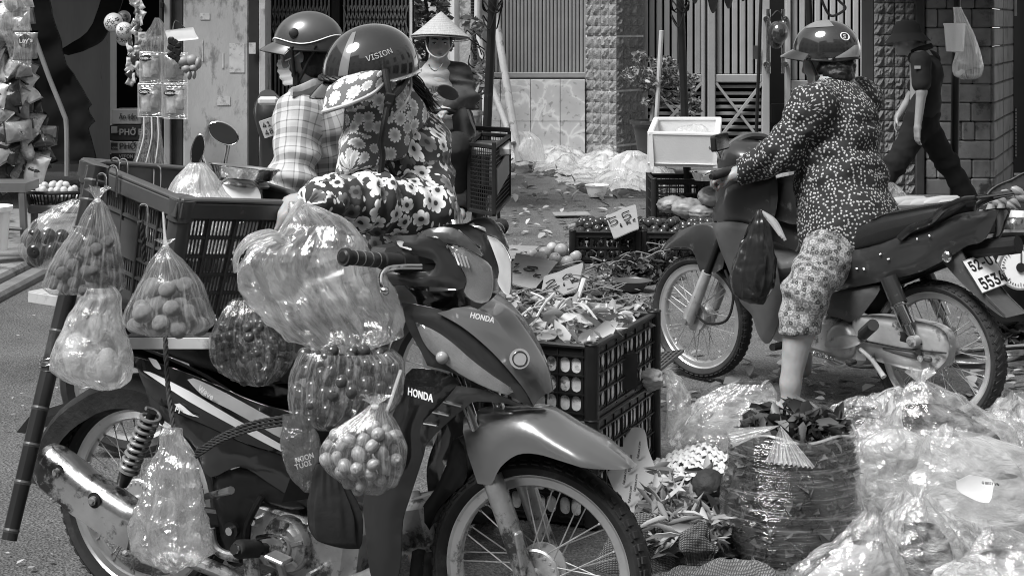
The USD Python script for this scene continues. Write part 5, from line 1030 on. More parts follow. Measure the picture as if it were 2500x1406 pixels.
hood = [ellip(hc + hM[:3, 0] * -.014 + hM[:3, 2] * .012, (.108, .094, .118), hf, hu), Cap(hc + hM[:3, 0] * .035 + hM[:3, 2] * -.035, hc + hM[:3, 0] * .045 + hM[:3, 2] * -.075, .062, .05), Cap(hc + hM[:3, 0] * -.02 + hM[:3, 2] * -.06, neck + [0, -.01, .02], .085, .11), Cap(neck + [0, -.01, .02], lerp(neck, shL, .6) + [0, 0, .01], .105, .085), Cap(neck + [0, -.02, .0], lerp(neck, shR, .6) + [0, -.03, .01], .10, .075), Cap(neck + [-.02, -.05, 0], chest + [-.06, -.12, -.01], .10, .098), Cap(neck + [-.03, -.05, -.03], P(872, 392, 4.45), .07, .05)]
def face_hole(p, V):
    q = (p - hg(.075, 0, .012)) @ hM[:3, :3]; return np.maximum(V, -(np.sqrt((q[..., 0] / 1.2) ** 2 + (q[..., 1] / 1.6) ** 2 + (q[..., 2] / .62) ** 2) - .042))
garment(w1, 'hood', hood, m_daisy, .0075, .018, cuts=[(P(935, 400, 4.5), (.30, -.1, -1))], amp=.005, sc=10, seed=9, under=bd, extra=face_hole, ctrs=[(neck + [-.05, -.1, -.02], (.4, 0, 1), .13, .006, 80)])
w1.part('dark_glasses', tube(curve([hg(.045, -.068, .004), hg(.085, -.036, .004), hg(.098, 0, .006), hg(.085, .036, .004), hg(.045, .068, .004)], 6), [.012, .020, .010, .020, .012], 10, up=hu, flat=.25), mt('dark_glass', .02, .06, var=.1, coat=1.), under=bd, smooth=True)
inn = curve([P(808, 208, 4.46), P(835, 190, 4.44), P(881, 176, 4.44), P(920, 172, 4.48), P(938, 176, 4.52)], 6); outr = curve([P(788, 273, 4.36), P(815, 266, 4.33), P(860, 252, 4.32), P(908, 230, 4.36), P(938, 202, 4.46)], 6)
rings = [lerp(inn, outr, t) + A([0, -.012, .02]) * math.sin(t * 3.14) for t in np.linspace(0, 1, 9)]; rings += [lerp(inn, outr, t) + A([0, -.012, .02]) * math.sin(t * 3.14) + [0, .004, -.007] for t in np.linspace(1, 0, 9)]
vb = loft(A(rings), (False, False), True, closed=False); u_, f_, t_ = vb.get(); vis = w1.part('visor', MB().add(u_, f_, t_ * [.20, 1] + [.3, .2]), m_daisy, under=bd, smooth=True)
w1.part('visor_edge', tube(outr, .005, 8), mt('pale_piping', .42, .8), under=bd)
m_hg = mt('helmet_gloss', .035, .06, var=.4, vs=4, coat=1.)
hl, HM, hq = helmet('helmet', 'dark glossy half helmet with a braided band, worn over the daisy print hood', P(900, 172, 4.57), (-.80, -.52, -.30), (-.18, -.12, 1), .98, m_hg, trim=m_chrome)
a_ = np.linspace(-1.25, 1.25, 22); hl.part('braided_band', braid([hq(.152 * math.cos(b) - .008, .127 * math.sin(b), .024 - .012 * abs(b)) for b in a_[::3]], .008), m_blk)
hl.part('pale_stripe', MB().add(A([hq(.1495 * math.sin(t) * math.cos(ph_) - .01, .1235 * math.sin(t) * math.sin(ph_), .1335 * math.cos(t)) for t in np.linspace(.35, 1.45, 16) for ph_ in np.linspace(.38, .62, 4) + .3 * math.cos(t)]), grid_faces(16, 4)), mt('grey_gloss', .16, .1, coat=1.), smooth=True)
def wrap(v):
    b = 1.12 + v[:, 0] / .122; z = v[:, 2] + .045; r = np.sqrt(np.clip(1 - (z / .132) ** 2, 0, 1)); return A([hq(.150 * q * math.cos(c) - .01, .124 * q * math.sin(c), w) for q, c, w in zip(r, b, z)])
hl.part('lettering', text_on((0, 0, 0), (1, 0, 0), (0, 0, 1), 'VISION', .015, .0004, False).map(wrap), mt('pale_ink', .62, .4), smooth=False)
for pts, w in (([P(940, 172, 4.46), P(946, 210, 4.44), P(952, 240, 4.43)], .010), ([P(1000, 178, 4.60), P(978, 215, 4.50), P(955, 240, 4.43)], .010), ([P(950, 238, 4.42), P(938, 300, 4.38), P(930, 350, 4.38), P(934, 385, 4.38), P(924, 462, 4.38)], .0085)): hl.part('strap', tube(curve(pts, 6), w, 8, up=(0, 1, .05), flat=1.0), m_strap)
hl.part('buckle', box(P(952, 243, 4.41), (.03, .012, .035), rotm([0, 1, 0], 12), .004), m_blk); hl.part('buckle', box(P(946, 268, 4.40), (.022, .012, .04), rotm([0, 1, 0], 10), .004), m_blk)
w1.part('hood_cord', tube(curve([P(1003, 190, 4.6), P(1003, 215, 4.56), P(992, 248, 4.50), P(960, 284, 4.44)], 6), .004, 7), mt('pale_cord', .5, .8), under=bd)
o = MB(); q = np.random.default_rng(3)
for i in range(90):
    a = P(1003 + q.normal(0, 5), 200 + q.normal(0, 8), 4.66 + q.normal(0, .02)); o.join(tube(curve([a, a + A([.03 + q.normal(0, .006), 0, -.03]), a + A([.055 + q.normal(0, .014), q.normal(0, .01), -.075 + q.normal(0, .014)])], 4), [.0022, .0018, .0006], 4))
w1.part('hair', o, m_hair, under=bd)
w1.part('zip', tube(curve([P(948, 395, 4.40), P(965, 440, 4.44), P(962, 480, 4.46)], 5), .007, 6), m_strap, under=bd)
# ---- the man in the plaid shirt
m_plaid = plaid_cloth('plaid_cloth', .105)
D2 = 6.2
w2 = Thing('person', 'person in pale plaid shirt and white mask, seen from behind on a motorcycle', 'person', P(790, 600, D2) * [1, 1, 0])
hc = P(742, 135, D2); hf, hu = unit(A([-.93, .12, -.16])), unit(A([-.14, 0, 1]))
hcaps, hg, hM = head_caps(hc, hf, hu, 1.0)
neck, chest, waist, hips = P(765, 215, 6.25), P(775, 310, 6.25), P(785, 420, 6.3), P(800, 520, 6.35)
shL, shR = P(728, 285, 6.12), P(840, 275, 6.45); elL, elR = P(715, 440, 6.0), P(820, 430, 6.35); wrL, wrR = P(640, 500, 6.0), P(690, 500, 6.5)
bc = hcaps + [Cap(hc + [.02, 0, -.06], neck, .052, .06), Cap(neck, chest, .09, .13), Cap(chest, hips, .13, .15), Cap(neck, shL, .06, .06), Cap(neck, shR, .06, .06), Cap(shL, elL, .05, .042), Cap(elL, wrL, .04, .03), Cap(shR, elR, .05, .042), Cap(elR, wrR, .04, .03), Cap(hips, hips + [-.38, -.12, .02], .09, .065), Cap(hips, hips + [-.38, .14, .02], .09, .065), Cap(hips + [-.38, -.12, .02], hips + [-.3, -.2, -.5], .06, .04), Cap(hips + [-.38, .14, .02], hips + [-.3, .2, -.5], .06, .04)]
bc += hand(wrL, wrL + A([-.08, 0, -.02]), (0, 0, 1), 1.0) + hand(wrR, wrR + A([-.08, 0, -.02]), (0, 0, 1), 1.0)
v, f = sdf_mesh(bc, .011, .02); bd = w2.part('body', MB().add(v, f), m_skin, smooth=True)
tn = unit(A([-.9, -.3, 0]))
sc_ = [Cap(neck + [0, 0, -.05], chest, .11, .17, .8, tn), Cap(chest, waist, .17, .175, .85, tn), Cap(waist, hips, .175, .19, .9, tn), Cap(neck + [0, 0, -.03], shL, .075, .085), Cap(neck + [0, 0, -.03], shR, .075, .08), Cap(shL, elL, .086, .08), Cap(elL, wrL, .075, .055), Cap(shR, elR, .08, .075), Cap(elR, wrR, .07, .055)]
garment(w2, 'plaid_shirt', sc_, m_plaid, .010, .04, cuts=[(neck + [0, 0, .015], (0, 0, 1)), (hips + [0, 0, -.05], (0, 0, -1))], amp=.007, sc=7, seed=21, under=bd, ctrs=[(elL, (.3, 0, 1), .18, .010, 70), (chest + [0, -.1, -.1], (.6, 0, 1), .2, .008, 50)])
w2.part('collar', tube(curve([P(712, 225, 6.05), P(735, 222, 6.08), P(770, 208, 6.12), P(800, 198, 6.3)], 6), [.018, .024, .026, .02], 10, up=(0, 0, 1), flat=.45), m_plas, under=bd)
garment(w2, 'trousers', [Cap(hips, hips + [-.38, -.12, .02], .105, .08), Cap(hips, hips + [-.38, .14, .02], .105, .08), Cap(hips + [-.38, -.12, .02], hips + [-.3, -.2, -.5], .08, .06), Cap(hips + [-.38, .14, .02], hips + [-.3, .2, -.5], .08, .06)], mt('dark_trousers', .03, .85), .016, .03, amp=.004, uvs=False, under=bd)
gy, gz = np.meshgrid(np.linspace(-.066, .066, 21), np.linspace(-.105, -.002, 15)); gy, gz = gy.ravel(), gz.ravel(); gx = .112 - 15 * gy ** 2 - 4 * (gz + .04) ** 2 + .003 * np.sin(gz * 240)
w2.part('face_mask', MB().add([hg(*p) for p in zip(gx, gy, gz)], grid_faces(15, 21)), mt('mask_white', .75, .8, var=.05), under=bd, smooth=True)
w2.part('mask_loop', tube(curve([hg(.06, -.062, -.01), hg(.02, -.08, .0), hg(-.008, -.084, .012)], 5), .003, 6), m_white, under=bd); w2.part('mask_loop', tube(curve([hg(.06, .062, -.01), hg(.02, .08, .0), hg(-.008, .084, .012)], 5), .003, 6), m_white, under=bd)
hc_ = [ellip(hc + hM[:3, 0] * -.035 + hM[:3, 2] * -.015, (.072, .083, .085), hf, hu)]; garment(w2, 'hair', hc_, m_hair, .009, .02, amp=.006, sc=30, seed=2, uvs=False, under=bd, cuts=[(hg(.0, 0, 0), hf)])
hl, HM, hq = helmet('helmet', 'matt dark half helmet with a small peak on the person in the plaid shirt', P(748, 105, D2), (-1, .05, -.05), (-.05, 0, 1), .93, mt('helmet_satin', .085, .32, var=.15, vs=4, coat=.3))
hl.part('vent', lathe([(0, .004), (.012, .004), (.017, .002), (.019, -.004)], 20).xf(frame(hq(.03, .117, .045), (1, 0, 0), (0, 0, 1)) @ rotm([1, 0, 0], 75)), m_blk)
a_ = np.linspace(.1, np.pi - .1, 16); hl.part('trim_line', tube(curve([hq(.148 * math.cos(b) - .01, .124 * math.sin(b), .012 + .014 * math.sin(3 * b)) for b in a_], 3), .0022, 6), m_white)
for pts in ([hq(.04, .115, -.01), hg(.03, .072, -.06), hg(.035, .045, -.11)], [hq(-.06, .11, -.01), hg(-.01, .075, -.06), hg(.03, .05, -.10)]): hl.part('strap', tube(curve(pts, 6), .011, 8, up=(0, 1, 0), flat=.6), m_strap)
hl.part('buckle', box(hg(.03, .066, -.085), (.022, .02, .05), bev=.004), m_blk)
# ---- the woman in the conical hat
D3 = 10.0
w3 = Thing('person', 'person in a conical straw hat sitting on a motorcycle with cage trailer', 'person', P(1090, 560, D3) * [1, 1, 0])
hc = P(1072, 108, D3); hf, hu = unit(A([.10, -.98, -.05])), unit(A([.03, 0, 1])); hs = .98
hcaps, hg, hM = head_caps(hc, hf, hu, hs)
neck, chest, waist, hips = P(1070, 165, D3 + .02), P(1068, 205, D3 + .02), P(1085, 280, D3 + .05), P(1100, 330, D3 + .1)
shR, shL = P(1028, 185, D3 + .05), P(1120, 183, D3 + .0); elR, elL = P(1015, 250, D3), P(1140, 240, D3 - .1); wrR, wrL = P(1040, 275, D3 - .3), P(1098, 262, D3 - .32)
kn, an = P(1115, 360, D3 - .38), P(1120, 500, D3 - .2)
bc = hcaps + [Cap(hc + [0, .015, -.06], neck, .046, .05), Cap(neck, chest, .08, .115), Cap(chest, waist, .115, .11), Cap(waist, hips, .11, .14), Cap(neck, shR, .05, .05), Cap(neck, shL, .05, .05), Cap(shR, elR, .045, .036), Cap(elR, wrR, .036, .027), Cap(shL, elL, .045, .036), Cap(elL, wrL, .036, .027), Cap(hips, kn, .085, .06), Cap(kn, an, .055, .04), Cap(hips + [-.15, 0, 0], kn + [-.25, .1, 0], .085, .06), Cap(kn + [-.25, .1, 0], an + [-.25, .1, 0], .055, .04), Cap(an + [0, .02, -.03], an + [.02, -.14, -.05], .035, .03), Cap(an + [-.25, .12, -.03], an + [-.25, -.05, -.05], .035, .03)]
bc += hand(wrL, wrL + unit(A([-.5, -.55, -.25])) * .085, (-.2, -.5, .9), 1.25, thumb=-1) + hand(wrR, wrR + A([.03, -.07, -.03]), (0, -.3, .9), 1.2)
v, f = sdf_mesh(bc, .0075, .02); bd = w3.part('body', MB().add(v, f), m_skin, smooth=True)
face(w3, hg, hM, hs, (-.5, 0.0), bd)
garment(w3, 'hair', [ellip(hc + hM[:3, 0] * -.022 + hM[:3, 2] * .02, (.092, .083, .10), hf, hu)], m_hair, .009, .02, amp=.004, sc=30, uvs=False, under=bd, extra=lambda p, V: np.maximum(V, -(np.linalg.norm((p - hg(.09, 0, -.035)) * A([1, 1, .72]), axis=-1) - .088)))
m_tee = mt('grey_tshirt', .24, .85, var=.12, vs=5, bump=.001, bs=200)
tn = unit(hf * [1, 1, 0])
tee = garment(w3, 'tshirt', [Cap(neck + [0, 0, -.07], chest, .115, .145, .78, tn), Cap(chest, waist, .145, .145, .8, tn), Cap(waist, hips, .145, .165, .85, tn)], m_tee, .009, .03, cuts=[(neck + [0, -.12, -.05], (0, -.75, 1))], amp=.006, sc=9, seed=31, uvs=False, under=bd, ctrs=[(chest + [0, -.1, -.03], (.2, 0, 1), .16, .006, 75)])
tv = A(UsdGeom.Mesh(tee).GetPointsAttr().Get()) + w3.o; tx = chest + A([-.08, 0, -.055]); ty_ = lambda v: min(tv[np.hypot(tv[:, 0] - v[0], tv[:, 2] - v[2]) < .02][:, 1], default=tx[1] - .16)
w3.part('shirt_print', text_on(tx, (1, 0, .18), (0, 0, 1), 'yolozz', .036, .003).map(lambda v: A([[p[0], ty_(p) - .018, p[2]] for p in v])), mt('print_ink', .12, .7), under=bd)
m_jack = mt('grey_jacket', .055, .8, var=.18, vs=5, bump=.001, bs=120)
jc = [Cap(neck + [.03, .05, -.03], shL, .07, .075), Cap(neck + [-.03, .05, -.03], shR, .07, .075), Cap(shL, elL, .076, .068), Cap(elL, wrL, .064, .046), Cap(shR, elR, .076, .066), Cap(elR, wrR, .06, .045), Cap(neck + [.02, .07, -.1], hips + [0, .1, 0], .14, .16, .7, tn), Cap(shL + [-.03, -.02, -.05], P(1105, 270, D3 - .03), .055, .05, .6, tn)]
garment(w3, 'jacket', jc, m_jack, .009, .03, cuts=[(neck + [0, 0, .05], (0, 0, 1))], amp=.008, sc=11, seed=33, under=bd, uvs=False, ctrs=[(elL, (.3, 0, 1), .13, .011, 90), (lerp(shL, elL, .5), (.3, .2, 1), .11, .009, 100)])
w3.part('jacket_tail', sheet(spoly(A([P(x, y, 9.7)[[0, 2]] for x, y in ((1104, 283), (1120, 265), (1137, 262), (1150, 300), (1160, 328), (1140, 345), (1118, 362), (1110, 335))]), 4), .018, lambda x, z: 9.66 + .012 * np.sin(x * 75) + .012 * np.sin(z * 22), -.012), m_jack, under=bd, smooth=True)
w3.part('necklace', tube(curve([P(1047, 158, 9.87), P(1052, 168, 9.83), P(1063, 174, 9.81), P(1073, 166, 9.83), P(1080, 156, 9.87)], 5), .0035, 6), m_chrome, under=bd)
garment(w3, 'trousers', [Cap(hips, kn, .11, .085), Cap(kn, an, .085, .065), Cap(hips + [-.15, 0, 0], kn + [-.25, .1, 0], .11, .085), Cap(kn + [-.25, .1, 0], an + [-.25, .1, 0], .085, .065), Cap(waist + [0, 0, -.08], hips, .14, .155)], mt('dark_trousers', .03, .85), .013, .03, amp=.005, sc=9, uvs=False, under=bd)
hat = Thing('conical_hat', 'conical straw hat on the person sitting by the cage trailer', 'hat', P(1074, 60, D3))
m_straw = N('straw', {'st': ('attribute', {'attribute': 'st'}), 'mp': ('mapping', {'scale': (160, 26, 1)}), 'n': ('noise_texture', {'scale': 1., 'detail': 3.}), 'x': ('separate_xyz', {}), 'w': ('math', {'math_type': 'multiply', 'value2': 330.}), 's': ('math', {'math_type': 'sine'}), 'mr': ('map_range', {'from_min': -1, 'from_max': 1, 'to_min': .82, 'to_max': 1.06}), 'r': ('rgb_ramp', {'ramp': [(.25, g3(.20)), (.7, g3(.36))]}), 'm': ('mix', {'mix_type': 'multiply', 'fac': 1.}), 'b': ('bump', {'distance': .003}), 'p': ('principled_bsdf', {'roughness': .7})},
    [('st.vector', 'mp.vector'), ('mp.vector', 'n.vector'), ('st.vector', 'x.vector'), ('x.y', 'w.value1'), ('w.value', 's.value1'), ('s.value', 'mr.value'), ('n.fac', 'r.fac'), ('r.color', 'm.color1'), ('mr.result', 'm.color2'), ('m.color', 'p.base_color'), ('n.fac', 'b.height'), ('b.normal', 'p.normal')], 'p.BSDF')
HT = frame(P(1075, 90, D3), (1, 0, -.03), (.02, .10, 1))
hat.part('straw_cone', lathe([(0, .158), (.012, .15), (.06, .108), (.12, .052), (.185, .0), (.187, -.003), (.183, -.006), (.118, .044), (.0, .14)], 60, HT, uv=True), m_straw, smooth=50)
for i in range(6): hat.part('inner_hoop', tube([HT[:3, :3] @ A([r * math.cos(a), r * math.sin(a), z]) + HT[:3, 3] for a in np.linspace(0, 6.283, 40) for r, z in [((.06 + .024 * i), .094 - .0208 * i - .004)]], .0022, 5), m_straw)
hat.part('chin_strap', tube(curve([P(1038, 100, 9.92), P(1045, 125, 9.88), P(1062, 140, 9.86), P(1082, 139, 9.87), P(1100, 118, 9.92), P(1112, 96, 9.96)], 6), .006, 8, flat=.5), mt('pale_ribbon', .5, .8))
# ---- the woman riding the right motorcycle
b2 = Bike((1.694, 6.35), (.859, 7.25)); k2 = b2.k
W2_ = lambda px, py, y: b2.world(k2(px, py, y))
m_dots = dot_cloth('dotted_cloth', .018, .36, 56.); m_short = flower_cloth('shorts_cloth', .12, .34, .05, 44., petals=5, core=.15, R=.5, leaf=True)
hc = P(2012, 150, 6.95); hf, hu = unit(A([-.88, .40, -.22])), unit(A([-.16, .1, 1])); hcaps, hg, hM = head_caps(hc, hf, hu, 1.0)
w4 = Thing('person', 'person in dark dotted blouse and patterned shorts astride the right motorcycle', 'person', P(1980, 900, 6.6) * [1, 1, 0])
neck, chest, waist, hips = P(2040, 215, 6.9), P(2045, 310, 6.85), P(2050, 430, 6.8), P(2065, 545, 6.75)
shL, shR = P(1985, 262, 6.72), P(2098, 245, 7.05); elL, elR = P(1905, 375, 6.72), P(1960, 370, 7.3); wrL, wrR = P(1800, 424, 6.85), P(1850, 400, 7.4)
kn, an = P(1962, 730, 6.45), P(1930, 935, 6.42); kR, aR = W2_(1960, 720, -.25), W2_(1960, 900, -.22)
bc = hcaps + [Cap(hc + [.03, 0, -.06], neck, .052, .06), Cap(neck, chest, .09, .14), Cap(chest, waist, .14, .14), Cap(waist, hips, .14, .17), Cap(neck, shL, .06, .06), Cap(neck, shR, .06, .06), Cap(shL, elL, .055, .045), Cap(elL, wrL, .042, .03), Cap(shR, elR, .055, .045), Cap(elR, wrR, .042, .03), Cap(hips + [-.03, -.1, -.03], kn, .10, .068), Cap(kn, lerp(kn, an, .35), .066, .064), Cap(lerp(kn, an, .35), an, .064, .04), Cap(hips + [0, .1, 0], kR, .1, .068), Cap(kR, aR, .062, .04)]
an_ = A([an[0], an[1], .07]); bc += [Cap(an, an_, .04, .038), Cap(an_ + [0, 0, -.02], an_ + [-.12, .05, -.035], .036, .028), Cap(an_ + [-.10, .04, -.035], an_ + [-.15, .06, -.042], .03, .022)]
bc += hand(wrL, wrL + unit(A([-.9, .2, -.1])) * .08, (-.15, -.35, .95), 1.2, thumb=1) + hand(wrR, wrR + unit(A([-.8, .3, 0])) * .08, (0, 0, 1), 1.2)
v, f = sdf_mesh(bc, .0085, .022); bd = w4.part('body', MB().add(v, f), m_skin, smooth=True)
tn = unit(A([-.75, .66, 0]))
jc = [Cap(neck + [0, 0, -.06], chest, .12, .185, .86, tn), Cap(chest, waist, .185, .19, .92, tn), Cap(waist, hips + [.01, -.02, -.02], .19, .225, .95, tn), Cap(neck + [0, 0, -.05], shL, .075, .095), Cap(neck + [0, 0, -.05], shR, .075, .09), Cap(shL, elL, .095, .078), Cap(elL, wrL, .078, .052), Cap(shR, elR, .09, .075), Cap(elR, wrR, .07, .05)]
garment(w4, 'blouse', jc, m_dots, .0085, .04, cuts=[(neck + [0, 0, .055], (-.25, 0, 1)), (hips + [0, 0, -.07], (.34, 0, -1)), (wrL, (-1, .1, -.1))], amp=.009, sc=8, seed=41, under=bd, ctrs=[(waist + [.1, -.1, .02], (.5, -.3, 1), .22, .013, 55), (elL, (.7, 0, -.6), .16, .009, 80), (lerp(shL, elL, .6), unit(elL - shL), .14, .008, 70), (chest + [-.1, -.1, -.12], (-.4, 0, 1), .16, .011, 60)])
garment(w4, 'shorts', [Cap(hips + [-.02, -.06, -.02], kn + [.012, 0, .03], .13, .092), Cap(kn + [.012, 0, .03], lerp(kn, an, .36), .092, .082), Cap(hips + [0, .1, 0], kR, .13, .1)], m_short, .0085, .03, cuts=[(lerp(kn, an, .40), (0.05, 0, -1))], amp=.007, sc=8, seed=43, under=bd, ctrs=[(kn + [0, -.05, .1], (.5, 0, 1), .2, .010, 60)])
garment(w4, 'hair', [ellip(hc + hM[:3, 0] * -.045 + hM[:3, 2] * -.02, (.082, .094, .085), hf, hu), Cap(hg(-.05, -.05, -.07), hg(-.06, .05, -.08), .055, .055), Cap(hg(-.02, .07, -.04), hg(-.05, .06, -.09), .028, .03)], m_hair, .0075, .02, amp=.013, sc=34, seed=5, uvs=False, under=bd)
w4.part('earlobe_stud', ball(hg(-.002, .083, -.03), .004), m_chrome, under=bd)
w4.part('sandal_sole', box(an_ + [-.06, .025, -.062], (.25, .09, .018), rotm([0, 0, 1], 155), .008), m_blk, under=bd)
m_h2 = mt('helmet_grey_gloss', .03, .10, var=.35, vs=5, coat=1., dirt=.3, ds=12, dt=.7)
hl, HM, hq = helmet('helmet', 'dark glossy helmet with a pale swoosh and round emblem on the riding person', P(2012, 122, 6.95), (-.92, .34, -.06), (-.08, .03, 1), .98, m_h2, kind='ear')
hl.part('pale_swoosh', MB().add(A([hq(.1500 * math.sin(t) * math.cos(b) - .01, .1240 * math.sin(t) * math.sin(b), .1340 * math.cos(t)) for b in np.linspace(1.75, 3.1, 14) for t in np.linspace(1.95 - .48 * min(1, (b - 1.75) / .9), 1.86, 6)]), grid_faces(14, 6)), mt('pale_gloss', .35, .1, coat=1.), smooth=True)
hl.part('pale_crown', MB().add(A([hq(.1500 * math.sin(t) * math.cos(b) - .01, .1240 * math.sin(t) * math.sin(b), .1340 * math.cos(t)) for b in np.linspace(.7, 2.1, 12) for t in np.linspace(.30, .72, 6)]), grid_faces(12, 6)), mt('grey_gloss', .16), smooth=True)
ec_ = hq(-.105, .083, .052); en = unit(ec_ - hq(-.01, 0, 0)); hl.part('emblem', tube([ec_ + .022 * (unit(np.cross(en, [0, 0, 1])) * math.cos(a) + np.cross(en, unit(np.cross(en, [0, 0, 1]))) * math.sin(a) * .8) + en * .004 for a in np.linspace(0, 6.283, 25)], .0022, 6), m_white)
hl.part('emblem_letter', text_on(ec_ + en * .003 - .010 * unit(np.cross([0, 0, 1], en)) - [0, 0, .008], unit(np.cross([0, 0, 1], en)), (0, 0, 1), 'S', .017), m_white)
for pts in ([hq(.05, .11, -.03), hg(.03, .078, -.045), hg(.03, .05, -.115)], [hq(-.06, .11, -.03), hg(-.02, .082, -.05), hg(.025, .055, -.11)]): hl.part('strap', tube(curve(pts, 6), .010, 8, up=(0, 1, 0), flat=.6), m_strap)
hl.part('buckle', box(hg(.02, .074, -.075), (.035, .02, .03), bev=.004), m_blk); hl.part('strap_tail', tube(curve([hg(.03, .06, -.1), hg(.035, .07, -.15), hg(.03, .06, -.19)], 5), .011, 8, flat=.5), m_strap)
# ---- the man walking away
D5 = 14.0
w5 = Thing('person', 'person in dark polo shirt and dark cap striding past the stone tiled wall', 'person', P(2250, 500, D5) * [1, 1, 0])
hc = P(2208, 103, D5); hf, hu = unit(A([-.97, -.05, -.12])), A([-.05, 0, 1]); hcaps, hg, hM = head_caps(hc, hf, hu, 1.0)
neck, chest, waist, hips = P(2240, 125, D5), P(2262, 180, D5), P(2258, 255, D5), P(2250, 295, D5)
shL, shR = P(2248, 150, D5 - .17), P(2270, 148, D5 + .17); elL, elR = P(2250, 225, D5 - .22), P(2225, 235, D5 + .2); wrL, wrR = P(2240, 312, D5 - .24), P(2192, 285, D5 + .2)
kL, aL = P(2190, 395, D5 - .1), P(2130, 478, D5 - .1); kR, aR = P(2310, 395, D5 + .1), P(2365, 485, D5 + .1)
bc = hcaps + [Cap(hc + [.03, 0, -.06], neck, .055, .06), Cap(neck, chest, .09, .14), Cap(chest, waist, .14, .13), Cap(waist, hips, .13, .14), Cap(neck, shL, .06, .06), Cap(neck, shR, .06, .06), Cap(shL, elL, .055, .045), Cap(elL, wrL, .045, .03), Cap(shR, elR, .055, .045), Cap(elR, wrR, .042, .03), Cap(hips, kL, .1, .065), Cap(kL, aL, .06, .042), Cap(hips, kR, .1, .065), Cap(kR, aR, .06, .042), Cap(aL + [0, 0, -.03], aL + [-.14, 0, -.05], .036, .03), Cap(aR + [.02, 0, -.03], aR + [-.1, 0, -.06], .036, .03)]
bc += hand(wrL, wrL + unit(A([-.05, 0, -1])) * .08, (-.9, -.3, 0), .35, thumb=-1) + hand(wrR, wrR + unit(A([-.3, 0, -1])) * .08, (-.9, .3, 0), .5)
v, f = sdf_mesh(bc, .011, .022); bd = w5.part('body', MB().add(v, f), mt('tan_skin', .22, .5, var=.12, vs=9), smooth=True)
tn = unit(A([1, .1, 0])); m_polo = mt('dark_polo', .024, .85, var=.3, vs=4)
garment(w5, 'polo_shirt', [Cap(neck + [0, 0, -.06], chest, .1, .165, .8, tn), Cap(chest, waist, .165, .155, .8, tn), Cap(waist, hips + [0, 0, .02], .155, .16, .85, tn), Cap(neck + [0, 0, -.03], shL, .07, .08), Cap(neck + [0, 0, -.03], shR, .07, .08), Cap(shL, lerp(shL, elL, .72), .085, .08), Cap(shR, lerp(shR, elR, .72), .085, .08)], m_polo, .011, .035, cuts=[(neck, (-.2, 0, 1)), (hips + [0, 0, .03], (0, 0, -1))], amp=.006, sc=8, seed=51, uvs=False, under=bd)
w5.part('collar', tube(curve([P(2225, 128, D5 - .07), P(2245, 122, D5 - .1), P(2275, 112, D5 - .02)], 5), [.02, .03, .025], 10, flat=.5), m_polo, under=bd); w5.part('sleeve_badge', box(P(2240, 165, D5 - .265), (.05, .012, .025)), mt('badge_pale', .3, .7), under=bd)
garment(w5, 'trousers', [Cap(waist + [0, 0, -.08], hips, .15, .165, .85, tn), Cap(hips, kL, .125, .095), Cap(kL, aL, .095, .085), Cap(hips, kR, .125, .095), Cap(kR, aR, .095, .085)], mt('black_trousers', .012, .95), .012, .04, amp=.008, sc=8, seed=53, uvs=False, under=bd, ctrs=[(kL, unit(aL - kL), .2, .01, 45), (kR, unit(aR - kR), .2, .01, 45)])
for a in (aL, aR): w5.part('shoe', box(a + [-.06, 0, -.055], (.27, .1, .07), bev=.03), m_blk, under=bd)
cap_ = Thing('pith_cap', 'dark domed cap with a drooping brim on the striding person', 'hat', P(2215, 85, D5)); C = frame(P(2218, 92, D5), (-1, 0, -.05), (-.05, 0, 1))
rings = [[C[:3, :3] @ A([(.01 if i else 0) + r * math.cos(a) * 1.1, r * math.sin(a), z - (.03 if r > .14 else 0) * abs(math.cos(a)) ** 2 * .4]) + C[:3, 3] for a in np.linspace(0, 2 * np.pi, 32, endpoint=False)] for i, (r, z) in enumerate(((.02, .155), (.07, .145), (.10, .11), (.112, .05), (.125, .03), (.178, -.02), (.182, -.028), (.12, .015)))]
cap_.part('felt', loft(rings, (True, False), False), mt('dark_felt', .016, .95), smooth=45); cap_.part('crown_button', ball(C[:3, :3] @ A([0, 0, .158]) + C[:3, 3], .012), mt('dark_felt', .016, .95))
# ---------------------------------------------------------------- the right motorcycle
bike2 = Thing('motorcycle', 'dark motorcycle on the right, ridden by the person in the dotted blouse', 'motorcycle', M=b2.M)
m_dirty = mt('dusty_dark_paint', .035, .3, .1, var=.3, vs=5, coat=.7, dirt=.11, ds=9, dt=.60)
m_dirty2 = mt('dusty_grey_plastic', .085, .45, var=.3, vs=6, bump=.0006, bs=60, dirt=.16, ds=10, dt=.62)
m_case = mt('chain_case_alloy', .36, .45, .55, var=.3, vs=7, bump=.0012, bs=50, dirt=.09, ds=8, dt=.56)
wheel(bike2, (b2.wb, 0, .279), .279, .074, spokes=36, seed=3)
wheel(bike2, (0, 0, .292), .292, .088, spokes=36, tread='rib')
o2 = lambda pts, y=.115: b2.out(pts, y)
def lp(name, pts, y, m, thick=.004, edge=.01, ew=.025, step=.02, n=3, both=True, yf=None, **kw):
    return side_pair(bike2, name, spoly(o2(pts, y), n), yf or (lambda x, z: y + 0 * x), m, step, thick, edge, ew, both=both, side=1, **kw)
for s in (1, -1):
    t, a = k2(1726, 665, .075) * [1, s, 1], A([b2.wb + .01, .075 * s, .265])
    leg = bike2.part('fork_leg', tube([a - [0, 0, .02], a, lerp(a, t, .5), t], [.018, .027, .026, .024], 14), m_case); bike2.part('fork_tube', rod(t, t + (t - a) * .9, .015, 12), m_black, under=leg); bike2.part('axle_nut', rod(a + [0, .018 * s, 0], a + [0, .036 * s, 0], .014, 6), m_chromed, under=leg)
